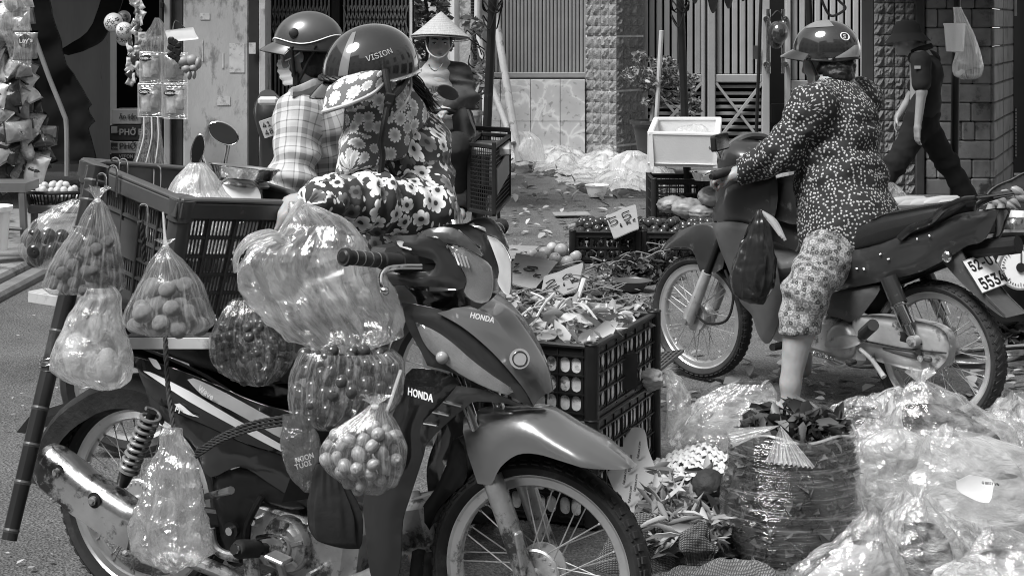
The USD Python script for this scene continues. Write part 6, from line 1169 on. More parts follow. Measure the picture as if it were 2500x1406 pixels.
bike2.part('brake_plate', rod((b2.wb, .03, .279), (b2.wb, .052, .279), .062, 28), m_case); bike2.part('brake_cable', tube(curve([k2(1700, 770, .08), k2(1730, 790, .09), k2(1775, 780, .1), k2(1790, 720, .09), k2(1770, 660, .06)], 6), .006, 7), m_black)
T_ = [(1622, 606), (1641, 581), (1676, 557), (1726, 545), (1760, 560), (1790, 600)]; B_ = [(1630, 609), (1655, 604), (1690, 612), (1712, 667), (1740, 668), (1765, 655)]
rings = []
for (tx, ty), (bx, by) in zip(curve(T_, 4), curve(B_, 4)):
    t, b = k2(tx, ty, .02), k2(bx, by, .07); h_ = [b, lerp(b, t, .5) * [1, 0, 1] + [0, .07, 0], t * [1, 0, 1] + [0, .05, -.006], t * [1, 0, 1] + [0, .025, 0], t * [1, 0, 1] + [0, 0, .003]]; rings.append(h_ + [p * [1, -1, 1] for p in h_[-2::-1]])
bike2.part('front_mudguard', loft(rings, (False, False), False, closed=False), m_dirty, smooth=50)
lp('leg_shield', [(1727, 547), (1770, 542), (1820, 548), (1860, 575), (1890, 640), (1905, 740), (1893, 800), (1870, 842), (1846, 815), (1832, 770), (1802, 735), (1775, 660), (1748, 595)], .15, m_dirty2, yf=lambda x, z: .15 - .25 * np.clip(x - 1.0, 0, 1))
lp('front_fairing', [(1722, 540), (1733, 502), (1757, 480), (1785, 452), (1850, 436), (1890, 425), (1898, 470), (1890, 530), (1862, 560), (1815, 548), (1770, 543)], .12, m_dirty, yf=lambda x, z: .13 - .35 * np.clip(x - .98, 0, 1))
bike2.part('steering_column', tube([k2(1800, 430, 0), k2(1790, 560, 0)], [.10, .07], 16), m_dirty)
rings = [[A([x, w * math.cos(a), z + h * math.sin(a)]) for a in np.linspace(0, 2 * np.pi, 22, endpoint=False)] for x, z, w, h in ((1.14, .93, .04, .03), (1.10, .95, .10, .08), (1.02, .965, .13, .09), (.94, .96, .13, .07), (.90, .95, .1, .04))]
dx = k2(1820, 385, 0)[0] - 1.02; dz = k2(1820, 385, 0)[2] - .965
hcw = bike2.part('handlebar_cowl', loft([[p + [dx, 0, dz] for p in r] for r in rings], uv=False), m_dirty, smooth=60)
bike2.part('dash_rim', tube(curve([k2(1762, 392, .11), k2(1785, 355, .07), k2(1825, 334, 0), k2(1865, 336, -.1), k2(1880, 350, -.14)], 6), [.012, .018, .018, .018, .012], 8), m_dirty2)
for s in (1, -1):
    a, b = k2(1800, 410, .16) * [1, s, 1], k2(1740, 431, .33) * [1, s, 1]
    if s < 0: a, b = a + [-.02, 0, 0], b + [-.04, 0, 0]
    g_ = bike2.part('hand_grip', tube([a, lerp(a, b, .35), lerp(a, b, .36), lerp(a, b, .95), b], [.016, .016, .019, .019, .014], 14), m_rubber); bike2.part('grip_end', tube([b, b + unit(b - a) * .012], [.017, .012], 12), m_blk, under=g_)
    bike2.part('brake_lever', tube(curve([a + [.02, 0, 0], lerp(a, b, .5) + [.06, 0, 0], b + [.05, .0, 0]], 6), .006, 8), m_chromed)
ms = k2(1758, 386, .2); mc = k2(1752, 348, .24); Mm = np.eye(4); fx, up = unit(k2(1768, 344, .18) - k2(1732, 354, .30)), unit(A([.1, 0, 1])); nn = np.cross(fx, up)
st = bike2.part('mirror_stem', tube(curve([ms, lerp(ms, mc, .5) + [0, .02, 0], k2(1733, 362, .26), mc], 5), .006, 8), m_chromed); Mm[:3, 0], Mm[:3, 1], Mm[:3, 2], Mm[:3, 3] = fx, up, nn, mc
bike2.part('mirror', prism(rrect(-.058, -.035, .058, .035, .012), .022).xf(Mm), m_blk); bike2.part('mirror_glass', prism(rrect(-.052, -.029, .052, .029, .01), .003).map(lambda v: v + [0, 0, .0225]).xf(Mm), m_chrome); bike2.part('mirror_glass', prism(rrect(-.052, -.029, .052, .029, .01), .003).map(lambda v: v - [0, 0, .0035]).xf(Mm), m_chrome)
for py in (468, 496): q = k2(1882, py, .06); bike2.part('hook_knob', ball(q, .022), m_gloss)
# body
lp('side_body', [(2030, 640), (2056, 616), (2120, 604), (2190, 572), (2273, 556), (2330, 524), (2405, 516), (2413, 523), (2384, 590), (2348, 602), (2309, 630), (2245, 664), (2156, 686), (2090, 700), (2017, 708)], .115, m_dirty, edge=.018, ew=.05, yf=lambda x, z: .125 - .25 * np.clip(-x - .05, 0, .5))
lp('triangle_cover', [(2017, 716), (2100, 702), (2146, 700), (2120, 745), (2080, 786), (2040, 775), (2015, 768)], .10, m_dirty2)
for px, py, w, h in ((2052, 676, 3, 12), (2093, 655, 5, 4), (2110, 656, 4, 6), (2150, 620, 5, 3), (2170, 632, 7, 3), (2240, 583, 3, 4), (2270, 575, 3, 5)):
    q = k2(px, py, .13); bike2.part('paint_chip', box(q + [0, .003, 0], (w * .0016, .004, h * .0016), rotm([0, 1, 0], px % 40)), m_white)
rings = []
for (tx, ty), w, hh in (((2062, 572), .07, .03), ((2105, 548), .11, .06), ((2170, 520), .125, .07), ((2280, 500), .12, .055), ((2335, 492), .08, .03), ((2350, 492), .04, .012)):
    p = k2(tx, ty, .06); rings.append([A([p[0], w * np.sign(math.cos(a)) * abs(math.cos(a)) ** .6, p[2] - hh + hh * np.sign(math.sin(a)) * abs(math.sin(a)) ** .6]) for a in np.linspace(0, 2 * np.pi, 24, endpoint=False)])
bike2.part('seat', loft(rings, uv=False), m_seat, smooth=50)
for i in range(34):
    px = 2135 + i * 5.6; p = k2(px, np.interp(px, [2105, 2170, 2280, 2335], [547, 519, 499, 491]), .085); bike2.part('seat_rib', bar(p + [0, -.05, .002], p + [.004, .024, -.006], .006, .004, bev=.001), m_seat)
for s in (1, -1):
    bike2.part('grab_rail', tube(curve([k2(x, y, .13) * [1, s, 1] for x, y in ((2196, 582), (2227, 557), (2273, 539), (2306, 509), (2351, 489), (2383, 484))], 6), [.014, .016, .014, .013, .014, .012], 10), m_gloss)
bike2.part('rail_bridge', bar(k2(2383, 484, .13), k2(2383, 484, .13) * [1, -1, 1], .03, .014, bev=.005), m_gloss)
tl = lp('tail_lamp', [(2282, 568), (2326, 541), (2408, 520), (2400, 550), (2387, 584), (2360, 590), (2326, 595)], .10, mt('tail_lens', .09, .12, var=.2, coat=1.), both=True, yf=lambda x, z: .118 - .25 * np.clip(-x - .05, 0, .5)); lp('lamp_lens', [(2302, 574), (2330, 562), (2372, 552), (2366, 575), (2330, 586)], .10, mt('clear_grey_lens', .3, .1, var=.2, coat=1.), both=True, yf=lambda x, z: .124 - .25 * np.clip(-x - .05, 0, .5))
bike2.part('tail_cap', box(k2(2405, 545, 0), (.02, .13, .09), bev=.008), m_dirty)
# rear mudguard and plate
pts = [(2300, 640), (2312, 602), (2335, 596), (2374, 672), (2412, 728), (2455, 772), (2440, 771), (2398, 738), (2345, 690)]
lp('rear_mudguard', pts, .075, m_dirty2, edge=.004, step=.018)
bl = [k2(x, y, 0) for x, y in ((2354, 594), (2399, 670), (2437, 726), (2484, 770))]; bike2.part('mudguard_skin', loft([[p + [.004, y, 0] for y in (-.075, -.04, 0, .04, .075)] for p in bl], (False, False), False, closed=False), m_dirty2)
q = [k2(2341, 644, .09), k2(2408, 619, -.09), k2(2458, 693, -.09), k2(2390, 722, .09)]; ux, uz = unit(q[1] - q[0]), unit(q[0] - q[3]); nn = np.cross(ux, uz); Mq = np.eye(4); Mq[:3, 0], Mq[:3, 1], Mq[:3, 2], Mq[:3, 3] = ux, uz, nn, (q[0] + q[1] + q[2] + q[3]) / 4 + nn * .015
pw, ph_ = np.linalg.norm(q[1] - q[0]) / 2, np.linalg.norm(q[0] - q[3]) / 2
m_ink = mt('plate_ink', .02, .5); m_plate = mt('plate_white', .62, .45, var=.15, vs=8, dirt=.3, ds=14, dt=.64)
pl_ = bike2.part('number_plate', prism(rrect(-pw, -ph_, pw, ph_, .008), .003).xf(Mq), m_plate)
for i, (t, y) in enumerate((('52-U7', .018), ('5534', -.062))): bike2.part('plate_number', text_on(Mq[:3, 3] + ux * (-pw * .80) + uz * y + nn * .0032, ux, uz, t, .040 if i == 0 else .046, .002, True), m_ink, under=pl_)
bike2.part('plate_rim', tube([Mq[:3, :3] @ A([x, y, .003]) + Mq[:3, 3] for x, y in ((-pw, -ph_), (pw, -ph_), (pw, ph_), (-pw, ph_), (-pw, -ph_))], .0025, 6), m_chromed, under=pl_)
c = k2(2312, 627, .10); bike2.part('reflector', lathe([(0, .006), (.012, .006), (.016, .012), (.022, .008), (.022, 0)], 20).xf(frame(c, (1, 0, 0)) @ rotm([1, 0, 0], -90)), m_chromed)
# shocks, swing arm, chain case, engine
for s in (1, -1):
    a, b = k2(2170, 680, .13) * [1, s, 1], k2(2232, 832, .13) * [1, s, 1]; sk = bike2.part('shock_absorber', tube([a, lerp(a, b, .40), lerp(a, b, .41), lerp(a, b, .44), lerp(a, b, .45), lerp(a, b, .74), lerp(a, b, .75), b], [.034, .034, .037, .037, .03, .03, .014, .014], 18), m_chromed); bike2.part('shock_cover', tube([lerp(a, b, -.02), lerp(a, b, .40)], [.0345, .0355], 18), m_dirty, under=sk); bike2.part('shock_eye', rod(b - [0, .015, 0], b + [0, .022, 0], .022, 16), m_case, under=sk); bike2.part('eye_nut', rod(b + [0, .02, 0], b + [0, .036, 0], .012, 6), m_chromed, under=sk)
cc = [(2077, 786), (2102, 771), (2160, 772), (2262, 790), (2302, 810), (2314, 845), (2306, 880), (2280, 905), (2255, 910), (2180, 895), (2120, 876), (2085, 850)]
lp('chain_case', cc, .105, m_case, thick=.05, edge=.012, ew=.03, both=False); bike2.part('case_seam', tube([k2(2090, 828, .112), k2(2200, 850, .113), k2(2310, 862, .112)], .004, 6), m_blk)
lp('case_recess', [(2190, 802), (2215, 806), (2262, 838), (2256, 850), (2190, 838)], .108, m_blk, both=False); bike2.part('case_bolt', rod(k2(2243, 860, .1), k2(2243, 860, .13), .012, 8), m_chromed); bike2.part('axle_nut', rod((0, .09, .292), (0, .13, .292), .014, 6), m_chromed)
for s in (1, -1): bike2.part('swing_arm', bar((.48, .06 * s, .31), (-.04, .1 * s, .29), .022, .045, up=(0, 1, 0), bev=.006), m_dirty2)
ec = k2(2050, 830, .09); bike2.part('engine', box(ec + [.06, -.09, 0], (.36, .2, .17), rotm([0, 1, 0], -5), .03), m_case); bike2.part('magneto_cover', lathe([(0, .02), (.05, .02), (.066, .012), (.074, 0), (.074, -.03)], 32, frame(ec + [-.02, .015, 0], (1, 0, 0)) @ rotm([1, 0, 0], -90)), m_case)
bike2.part('cylinder', box(k2(1925, 800, 0), (.16, .13, .12), rotm([0, 1, 0], -14), .02), m_case)
p0, p1 = k2(2100, 822, .14), k2(2132, 793, .24); bike2.part('rear_peg', tube([p0, lerp(p0, p1, .25), lerp(p0, p1, .26), p1], [.012, .012, .024, .024], 12), m_rubber); bike2.part('peg_plate', sheet(spoly(o2([(2013, 838), (2050, 818), (2105, 822), (2112, 832), (2070, 850), (2020, 850)], .13), 3), .015, lambda x, z: .13 + 0 * x, .012), m_case)
bike2.part('side_stand', tube(curve([k2(2100, 852, .12), k2(2130, 880, .13), k2(2158, 920, .15)], 5), [.009, .009, .012], 8), m_case); bike2.part('return_spring', spring(k2(1985, 862, .11), k2(2035, 875, .11), .009, .0028, 12), m_chromed)
bike2.part('gear_pedal', tube(curve([k2(2020, 880, .12), k2(2050, 895, .13), k2(2075, 885, .15)], 5), .007, 8), m_case); bike2.part('pedal_pad', box(k2(2078, 884, .16), (.03, .05, .02), bev=.006), m_rubber)
for s in (1, -1): q = k2(1885, 848, .2) * [1, s, 1]; bike2.part('front_peg', rod(q - [0, .1 * s, 0], q, .016, 10), m_rubber)
bike2.part('main_frame', tube(curve([(1.0, 0, .75), (.85, 0, .48), (.6, 0, .42), (.35, 0, .50), (-.1, 0, .70), (-.35, 0, .76)], 6), .035, 10), m_blk)
e = [(.75, -.05, .25), (.5, -.12, .16), (.2, -.15, .22), (-.1, -.16, .27), (-.42, -.17, .34)]; bike2.part('muffler', tube(curve(e, 6), [.016, .016, .03, .045, .042], 14), m_chromed); bike2.part('muffler_mouth', tube([(-.42, -.17, .34), (-.425, -.17, .341)], [.036, .03], 14), m_black)
rings = [[A([x, w * np.sign(math.cos(a)) * abs(math.cos(a)) ** .6, z + .05 * math.sin(a)]) for a in np.linspace(0, 2 * np.pi, 16, endpoint=False)] for x, z, w in ((.95, .62, .13), (.7, .56, .1), (.45, .62, .1), (.2, .70, .1))]; bike2.part('tunnel_cover', loft(rings, uv=False), m_dirty2)
# bags hanging from its hook
t, R = bag('plastic_bag', 'black plastic bag hanging from the hook of the right motorcycle', [(512, 1848, 1862), (530, 1838, 1872), (560, 1820, 1886), (600, 1800, 1896), (640, 1786, 1900), (680, 1778, 1898), (715, 1790, 1885), (745, 1830, 1865)], 6.62, N('black_film', {'tc': ('texture_coordinate', {}), 'n': ('noise_texture', {'scale': 16., 'type': 'ridged_multifractal', 'detail': 4.}), 'b': ('bump', {'distance': .012}), 'p': ('principled_bsdf', {'base_color': g3(.018), 'roughness': .16})}, [('tc.object', 'n.vector'), ('n.fac', 'b.height'), ('b.normal', 'p.normal')], 'p.BSDF'), depth=.6, pleat=.35, pf=1., crink=.012, cs=14, seed=23)
for i in range(3): solo('plastic_strand', tube(curve([P(1856, 514, 6.62), P(1880 + i * 6, 540, 6.6), P(1905 + i * 6, 575 + i * 6, 6.58)], 5), [.006, .009, .007], 7, flat=.6), m_film_w, ['uppermost pale plastic strand from the motorcycle hook', 'middle pale plastic strand from the motorcycle hook', 'lowest pale plastic strand from the motorcycle hook'][i], 'string')
t, R = bag('plastic_bag', 'clear bag standing upright behind the front of the right motorcycle', [(395, 1898, 1925), (430, 1893, 1928), (480, 1892, 1935), (530, 1896, 1940)], 7.5, m_film_w, depth=.6, pleat=.2, seed=25)
# ---- motorcycles half hidden behind
bm = Thing('motorcycle', 'motorcycle of the person in the plaid shirt, only mirrors and bars in view', 'motorcycle', P(640, 700, 6.0) * [1, 1, 0])
for i, (c, s_, fx, w, h) in enumerate((((483, 366), (500, 408), (.22, 0, 1), .055, .022), ((546, 326), (550, 398), (.9, 0, -.5), .058, .035))):
    cc_ = P(*c, 5.7); st = P(*s_, 5.72); st2 = curve([st + [0, 0, -.08], st, lerp(st, cc_, .6) + [.01 * i, .02, 0], cc_ + [0, .015, 0]], 5); bm.part('mirror_stem', tube(st2, .007, 8), m_chromed)
    X = unit(fx); Z = unit(A([-.1 + .1 * i, -1, .15])); Y = np.cross(Z, X); q = [[cc_ + X * w * math.cos(a) * k_ + Y * h * math.sin(a) * k_ - Z * d for a in np.linspace(0, 2 * np.pi, 28, endpoint=False)] for k_, d in ((.96, -.004), (1, 0), (1, .01), (.75, .022), (.2, .028))]; bm.part('mirror_rim', tube(A([cc_ + X * w * math.cos(a) + Y * h * math.sin(a) + Z * .003 for a in np.linspace(0, 6.283, 40)]), .0025, 6, cap=False), m_chrome); mm = bm.part('mirror', loft(A(q), (True, True), False), m_gloss, smooth=50)
    bm.part('mirror_glass', loft(A([[cc_ + X * w * .92 * math.cos(a) + Y * h * .92 * math.sin(a) + Z * d for a in np.linspace(0, 2 * np.pi, 28, endpoint=False)] for d in (.0035, .005)]), (True, True), False), mt('mirror_glass', .45, .03, 1., var=.02) if i else m_gloss, under=mm)
bm.part('handlebar', tube(curve([P(470, 440, 5.6), P(520, 430, 5.75), P(560, 425, 5.8), P(600, 440, 6.1), P(640, 470, 6.4)], 5), .014, 10), m_blk)
bm.part('body', loft([[P(0, 0, 0) * 0 + A([x, 6.05 + w * math.cos(a), z + h * math.sin(a)]) for a in np.linspace(0, 2 * np.pi, 18, endpoint=False)] for x, z, w, h in ((-1.25, .8, .1, .12), (-1.1, .62, .16, .2), (-.8, .5, .1, .16), (-.6, .64, .13, .1), (-.4, .70, .1, .06))], uv=False), m_dirty)
def simple_wheel(th, c, R, yaw): 
    M = rotm([0, 0, 1], yaw) @ trimesh.transformations.rotation_matrix(-math.pi / 2, [1, 0, 0]); M[:3, 3] = c; w_ = th.part('wheel', lathe([(R - .07, -.015), (R - .055, -.022), (R - .055, .022), (R - .07, .015), (R - .07, -.015)], 40, M), m_rim); th.part('tyre', lathe([(R - .056, -.022), (R - .03, -.036), (R - .01, -.03), (R, 0), (R - .01, .03), (R - .03, .036), (R - .056, .022)], 40, M), m_rubber, under=w_); o = lathe([(0, -.04), (.05, -.03), (.05, .03), (0, .04)], 20, M)
    for i in range(18): a = i * 2 * math.pi / 18; o.join(tube([(.045 * math.cos(a), .045 * math.sin(a), .02 * (-1) ** i), ((R - .07) * math.cos(a + .2), (R - .07) * math.sin(a + .2), 0)], .002, 4).xf(M))
    th.part('spokes', o, m_spoke, under=w_)
simple_wheel(bm, (-1.4, 5.95, .28), .28, 5); simple_wheel(bm, (-.2, 6.1, .28), .28, 5)
bp_ = Thing('motorcycle', 'parked motorcycle at the folding gate, its number plate leaning beside the plaid shirt', 'motorcycle', P(665, 520, 9.5) * [1, 1, 0])
q = P(667, 308, 9.5); ux, uz = unit(A([.93, .1, .32])), unit(A([-.28, -.25, .9])); nn = np.cross(ux, uz); Mq = np.eye(4); Mq[:3, 0], Mq[:3, 1], Mq[:3, 2], Mq[:3, 3] = ux, uz, nn, q; pl_ = bp_.part('number_plate', prism(rrect(-.072, -.055, .072, .055, .006), .003).xf(Mq), m_plate)
for t, y in (('41-B2', .008), ('488.36', -.04)): bp_.part('plate_number', text_on(q + ux * -.062 + uz * y + nn * .0032, ux, uz, t, .031, .002, False), m_ink, under=pl_)
bp_.part('tail', loft([[P(x, y, 9.6) + A([w * math.cos(a), .3 * math.sin(a) * w * 3, h * math.sin(a)]) for a in np.linspace(0, 2 * np.pi, 16, endpoint=False)] for x, y, w, h in ((652, 232, .05, .03), (655, 250, .08, .05), (655, 275, .09, .05), (662, 330, .07, .06), (680, 420, .12, .1), (690, 470, .1, .1))], uv=False), m_dirty); bp_.part('tail_lamp', box(P(655, 247, 9.4), (.12, .05, .05), bev=.015), m_reflect); simple_wheel(bp_, P(665, 0, 9.7) * [1, 1, 0] + [0, 0, .28], .28, 80)
bq = Thing('motorcycle', 'motorcycle hidden behind the front one, only a plate and wire rack in view', 'motorcycle', P(1185, 900, 4.75) * [1, 1, 0])
q = P(1182, 742, 4.75); ux, uz = unit(A([.95, .25, .06])), unit(A([.12, -.1, 1])); nn = np.cross(ux, uz); Mq[:3, 0], Mq[:3, 1], Mq[:3, 2], Mq[:3, 3] = ux, uz, nn, q; pl_ = bq.part('number_plate', prism(rrect(-.05, -.036, .04, .036, .004), .003).xf(Mq), m_plate); bq.part('plate_number', text_on(q + ux * -.028 - uz * .018 + nn * .0032, ux, uz, '098', .026, .002, True), m_ink, under=pl_)
for j, (d, z) in enumerate(((0, 0), (.09, 0), (.0, -.05), (.09, -.05))): bq.part('rack_wire', tube(curve([P(1150, 600, 4.7 + d) + [0, 0, z], P(1185, 585, 4.7 + d) + [0, 0, z], P(1200, 600, 4.72 + d) + [0, 0, z], P(1194, 645, 4.74 + d) + [0, 0, z]], 5), .0035, 6), m_chromed)
bq.part('tail', loft([[P(x, y, 5.0) + A([.07 * math.cos(a), .22 * math.sin(a), .04 * math.sin(a)]) for a in np.linspace(0, 2 * np.pi, 14, endpoint=False)] for x, y in ((1170, 640), (1165, 700), (1175, 800), (1170, 930))], uv=False), m_dirty); simple_wheel(bq, P(1175, 0, 5.15) * [1, 1, 0] + [0, 0, .28], .28, 70)
# the cage trailer by the conical hat
cg = Thing('cage_cart', 'black wire mesh cage cart beside the person in the conical hat', 'cart', P(1195, 570, 9.9) * [1, 1, 0]); m_cage = mt('cage_black', .022, .5, var=.3, vs=12)
c4 = [A([*P(1146, 0, 9.6)[:2]]), A([*P(1206, 0, 9.35)[:2]]), A([*P(1243, 0, 10.3)[:2]]), A([*P(1172, 0, 10.5)[:2]])]; z0, z1 = P(0, 512, 9.6)[2], P(0, 352, 9.6)[2]
for i in range(4):
    a, b = c4[i], c4[(i + 1) % 4]; 
    for z in (z0, z1): cg.part('frame_bar', bar(A([*a, z]), A([*b, z]), .022, .022, bev=.003), m_cage)
    cg.part('corner_bar', bar(A([*a, z0]), A([*a, z1 + .03]), .024, .024, bev=.003), m_cage); n = max(6, int(np.linalg.norm(b - a) / .022)); o = MB()
    for t in (np.arange(n) + .5) / n: o.join(bar(A([*lerp(a, b, t), z0]), A([*lerp(a, b, t), z1]), .005, .005))
    for t in (np.arange(16) + .5) / 16: o.join(bar(A([*a, lerp(z0, z1, t)]), A([*b, lerp(z0, z1, t)]), .005, .005))
    cg.part('mesh_panel', o, m_cage)
cg.part('top_rail', bar(P(1140, 312, 10.2), P(1246, 318, 10.2), .03, .03, bev=.004), m_cage); cg.part('load_sheet', box(A([*((c4[0] + c4[2]) / 2), z1 - .05]), (.26, .6, .05), bev=.01), mt('cart_sheet', .25, .7, var=.3)); cg.part('side_board', bar(A([*lerp(c4[1], c4[2], .1), lerp(z0, z1, .45)]), A([*lerp(c4[1], c4[2], .9), lerp(z0, z1, .6)]), .02, .16, bev=.004), m_dirty2)
simple_wheel(cg, P(1186, 0, 9.9) * [1, 1, 0] + [0, 0, .3], .3, 78); cg.part('footboard', loft([[P(x, 470, 9.8) + A([.0, .12 * math.cos(a), .10 * math.sin(a)]) for a in np.linspace(0, 2 * np.pi, 14, endpoint=False)] for x in (1085, 1110, 1140)], uv=False), m_dirty2)
cg.part('handlebar', tube(curve([P(1040, 278, 9.6), P(1065, 272, 9.62), P(1090, 270, 9.62), P(1112, 275, 9.66)], 5), .013, 8), m_blk); cg.part('mirror_stem', tube([P(1050, 238, 9.5), P(1078, 222, 9.45)], .006, 6), m_chromed)
cg.part('mirror', loft([[P(1093, 226, 9.4) + A([w * math.cos(a) * .07 * .95 + .0, d, w * .043 * math.sin(a) - .25 * w * .07 * math.cos(a)]) for a in np.linspace(0, 2 * np.pi, 26, endpoint=False)] for w, d in ((.9, -.006), (1, 0), (1, .012), (.4, .03))], uv=False), m_gloss, smooth=50)
# ---------------------------------------------------------------- the market around
def rs(seed): return np.random.default_rng(seed)
def leaf_mesh(cs, size, q, flat=.6, asp=.45, curl=.25, cols=None):
    "loose leaves: folded, curled diamonds lying at cs"
    o = MB()
    for c in cs:
        s = size * q.uniform(.35, 1.3); R = rotm([0, 0, 1], q.uniform(0, 360)) @ rotm([1, 0, 0], q.normal(0, 1) * 70 * (1 - flat)) @ rotm([0, 1, 0], q.normal(0, 1) * 60 * (1 - flat)); k = q.uniform(-1, 1) * curl; w = asp * q.uniform(.7, 1.3)
        v = A([[-1, 0, 0], [-.45, w, .18 + k * .2], [-.45, -w, .18 + k * .2], [-.4, 0, k * .3], [.35, w * .8, .16 + k * .5], [.35, -w * .8, .16 + k * .5], [.4, 0, k * .6], [1, 0, k * 1.4]]) * s * .5
        o.add(v @ R[:3, :3].T + c, [[0, 3, 1], [0, 2, 3], [1, 3, 6], [1, 6, 4], [2, 6, 3], [2, 5, 6], [4, 6, 7], [5, 7, 6]], np.full((8, 2), q.random()))
    return o
def leafmat(name, lo, hi, rough=.45, tl=.25):
    return N(name, {'g': ('attribute', {'attribute': 'st'}), 'x': ('separate_xyz', {}), 'r': ('rgb_ramp', {'ramp': [(0, g3(lo)), (.6, g3((lo + hi) / 2)), (1, g3(hi))]}), 'p': ('principled_bsdf', {'roughness': rough}), 't': ('translucent_bsdf', {}), 'm': ('mix_closure', {'fac': tl})}, [('g.vector', 'x.vector'), ('x.x', 'r.fac'), ('r.color', 'p.base_color'), ('r.color', 't.color'), ('p.BSDF', 'm.closure1'), ('t.BSDF', 'm.closure2')], 'm.closure')
m_leaf = leafmat('leaf_mid', .06, .32); m_leaf_d = leafmat('leaf_dark', .015, .10); m_leaf_p = leafmat('leaf_pale', .16, .58, .5, .3); m_scrap = leafmat('scraps', .06, .42, .6, .2)
def gleaves(box_, n, q, z=.01, dz=.02):
    x0, y0, x1, y1 = box_; return [Gp(q.uniform(x0, x1), q.uniform(y0, y1)) + [0, 0, z + abs(q.normal(0, dz))] for _ in range(n)]
# poles
m_pole = mt('pole_black', .018, .4, var=.3, vs=9, dirt=.05, ds=8, dt=.62)
for i, (a, b, D, r, lab) in enumerate((((1206, -60), (1177, 582), 12.0, .034, 'black stall pole standing beside the cage cart'), ((1658, -60), (1682, 534), 13.2, .033, 'black stall pole in front of the white foam box'), ((2337, -60), (2328, 505), 14.2, .036, 'black stall pole with a plastic bag hung on it'), ((1860, -60), (1846, 345), 15.5, .017, 'thin dark pole in front of the middle gate leaf'), ((1971, -60), (1978, 100), 15.5, .034, 'short seen dark pole above the helmet of the riding person'))):
    t = Thing('stall_pole', lab, 'pole', P(*b, D)); p, q = P(*a, D), P(*b, D); q = p + (q - p) * max(1, (p[2] - .0) / (p[2] - q[2])) ; t.part('tube', tube([p, q], r, 14), m_pole); t.part('foot', tube([q + [0, 0, .03], q], r * 1.25, 14), m_black)
    if i < 2:
        for k in range(3): c = P(a[0] + (b[0] - a[0]) * .12, 12 + k * 5, D); t.part('lashing', tube(curve([c + [r * 2.2 * math.cos(u), r * 2.2 * math.sin(u), .05 * math.sin(u * 2 + k) - (.1 if k == 2 and 1 < u < 5 else 0)] for u in np.linspace(0, 6.2, 12)], 3), .006, 5), m_black)
t = Thing('pennant_string', 'string of dark pennants hanging at the top above the gate', 'pennants', P(1750, 0, 13)); t.part('cord', tube(curve([P(1660, -22, 13), P(1740, -8, 13), P(1840, -25, 13)], 6), .006, 6), m_black)
for i, (x, y) in enumerate(((1697, 12), (1741, 35), (1779, 24), (1814, 6), (1436, 5))): t.part('pennant', px_prism([(x - 14, y - 48), (x + 12, y - 46), (x + 9, y - 18), (x, y), (x - 10, y - 20)], 12.98, .008, 3, .01), m_black)
solo('strap_loop', tube(curve([P(2003, -10, 14), P(2012, 15, 14), P(2026, 38, 14), P(2045, 36, 13.98), P(2064, 20, 14), P(2048, 2, 14.02), P(2040, -20, 14)], 6), .012, 8, flat=.4), m_black, 'dark strap loop hanging at the top right of the gate', 'strap')
hl, HM, hq = helmet('helmet', 'shiny helmet hung on the door handles of the steel gate', P(1899, 82, 18.5), (-.2, -.3, -1), (.35, -.95, .1), .95, m_hg); hl.part('strap', tube(curve([P(1885, 40, 18.6), P(1898, 28, 18.6), P(1912, 42, 18.6)], 5), .012, 6), m_strap)
# hanging bag with a cup on the right pole
t, R = bag('plastic_bag', 'clear bag hung on the right stall pole with small goods at its bottom', [(18, 2326, 2346), (50, 2326, 2362), (90, 2334, 2380), (130, 2330, 2394), (165, 2322, 2399), (186, 2328, 2397), (196, 2348, 2380)], 14.05, m_film_w, pleat=.35, crink=.012, cs=9, seed=31)
for i, (x, y) in enumerate(((2345, 178), (2368, 176), (2384, 172), (2356, 186))): solo('small_packet', box(P(x, y, 14.05), (.07, .05, .04), rotm([0, 1, 0], i * 25 - 30), .01), (m_white, m_leaf_d, m_steel_m, m_tomd)[i], ['white packet in the bag on the right pole', 'dark packet in the bag on the right pole', 'grey packet in the bag on the right pole', 'lowest dark packet in the bag on the right pole'][i], 'packet')
solo('plastic_cup', lathe([(.095, .14), (.10, .145), (.10, .13), (.092, .12), (.075, -.10), (0, -.11)], 28).map(lambda v: v + P(2331, 98, 13.9)), film('cup_plastic', .5, .8, 4, 3, .85, .2), 'pale translucent cup hanging beside the bag on the right pole', 'cup', smooth=40)
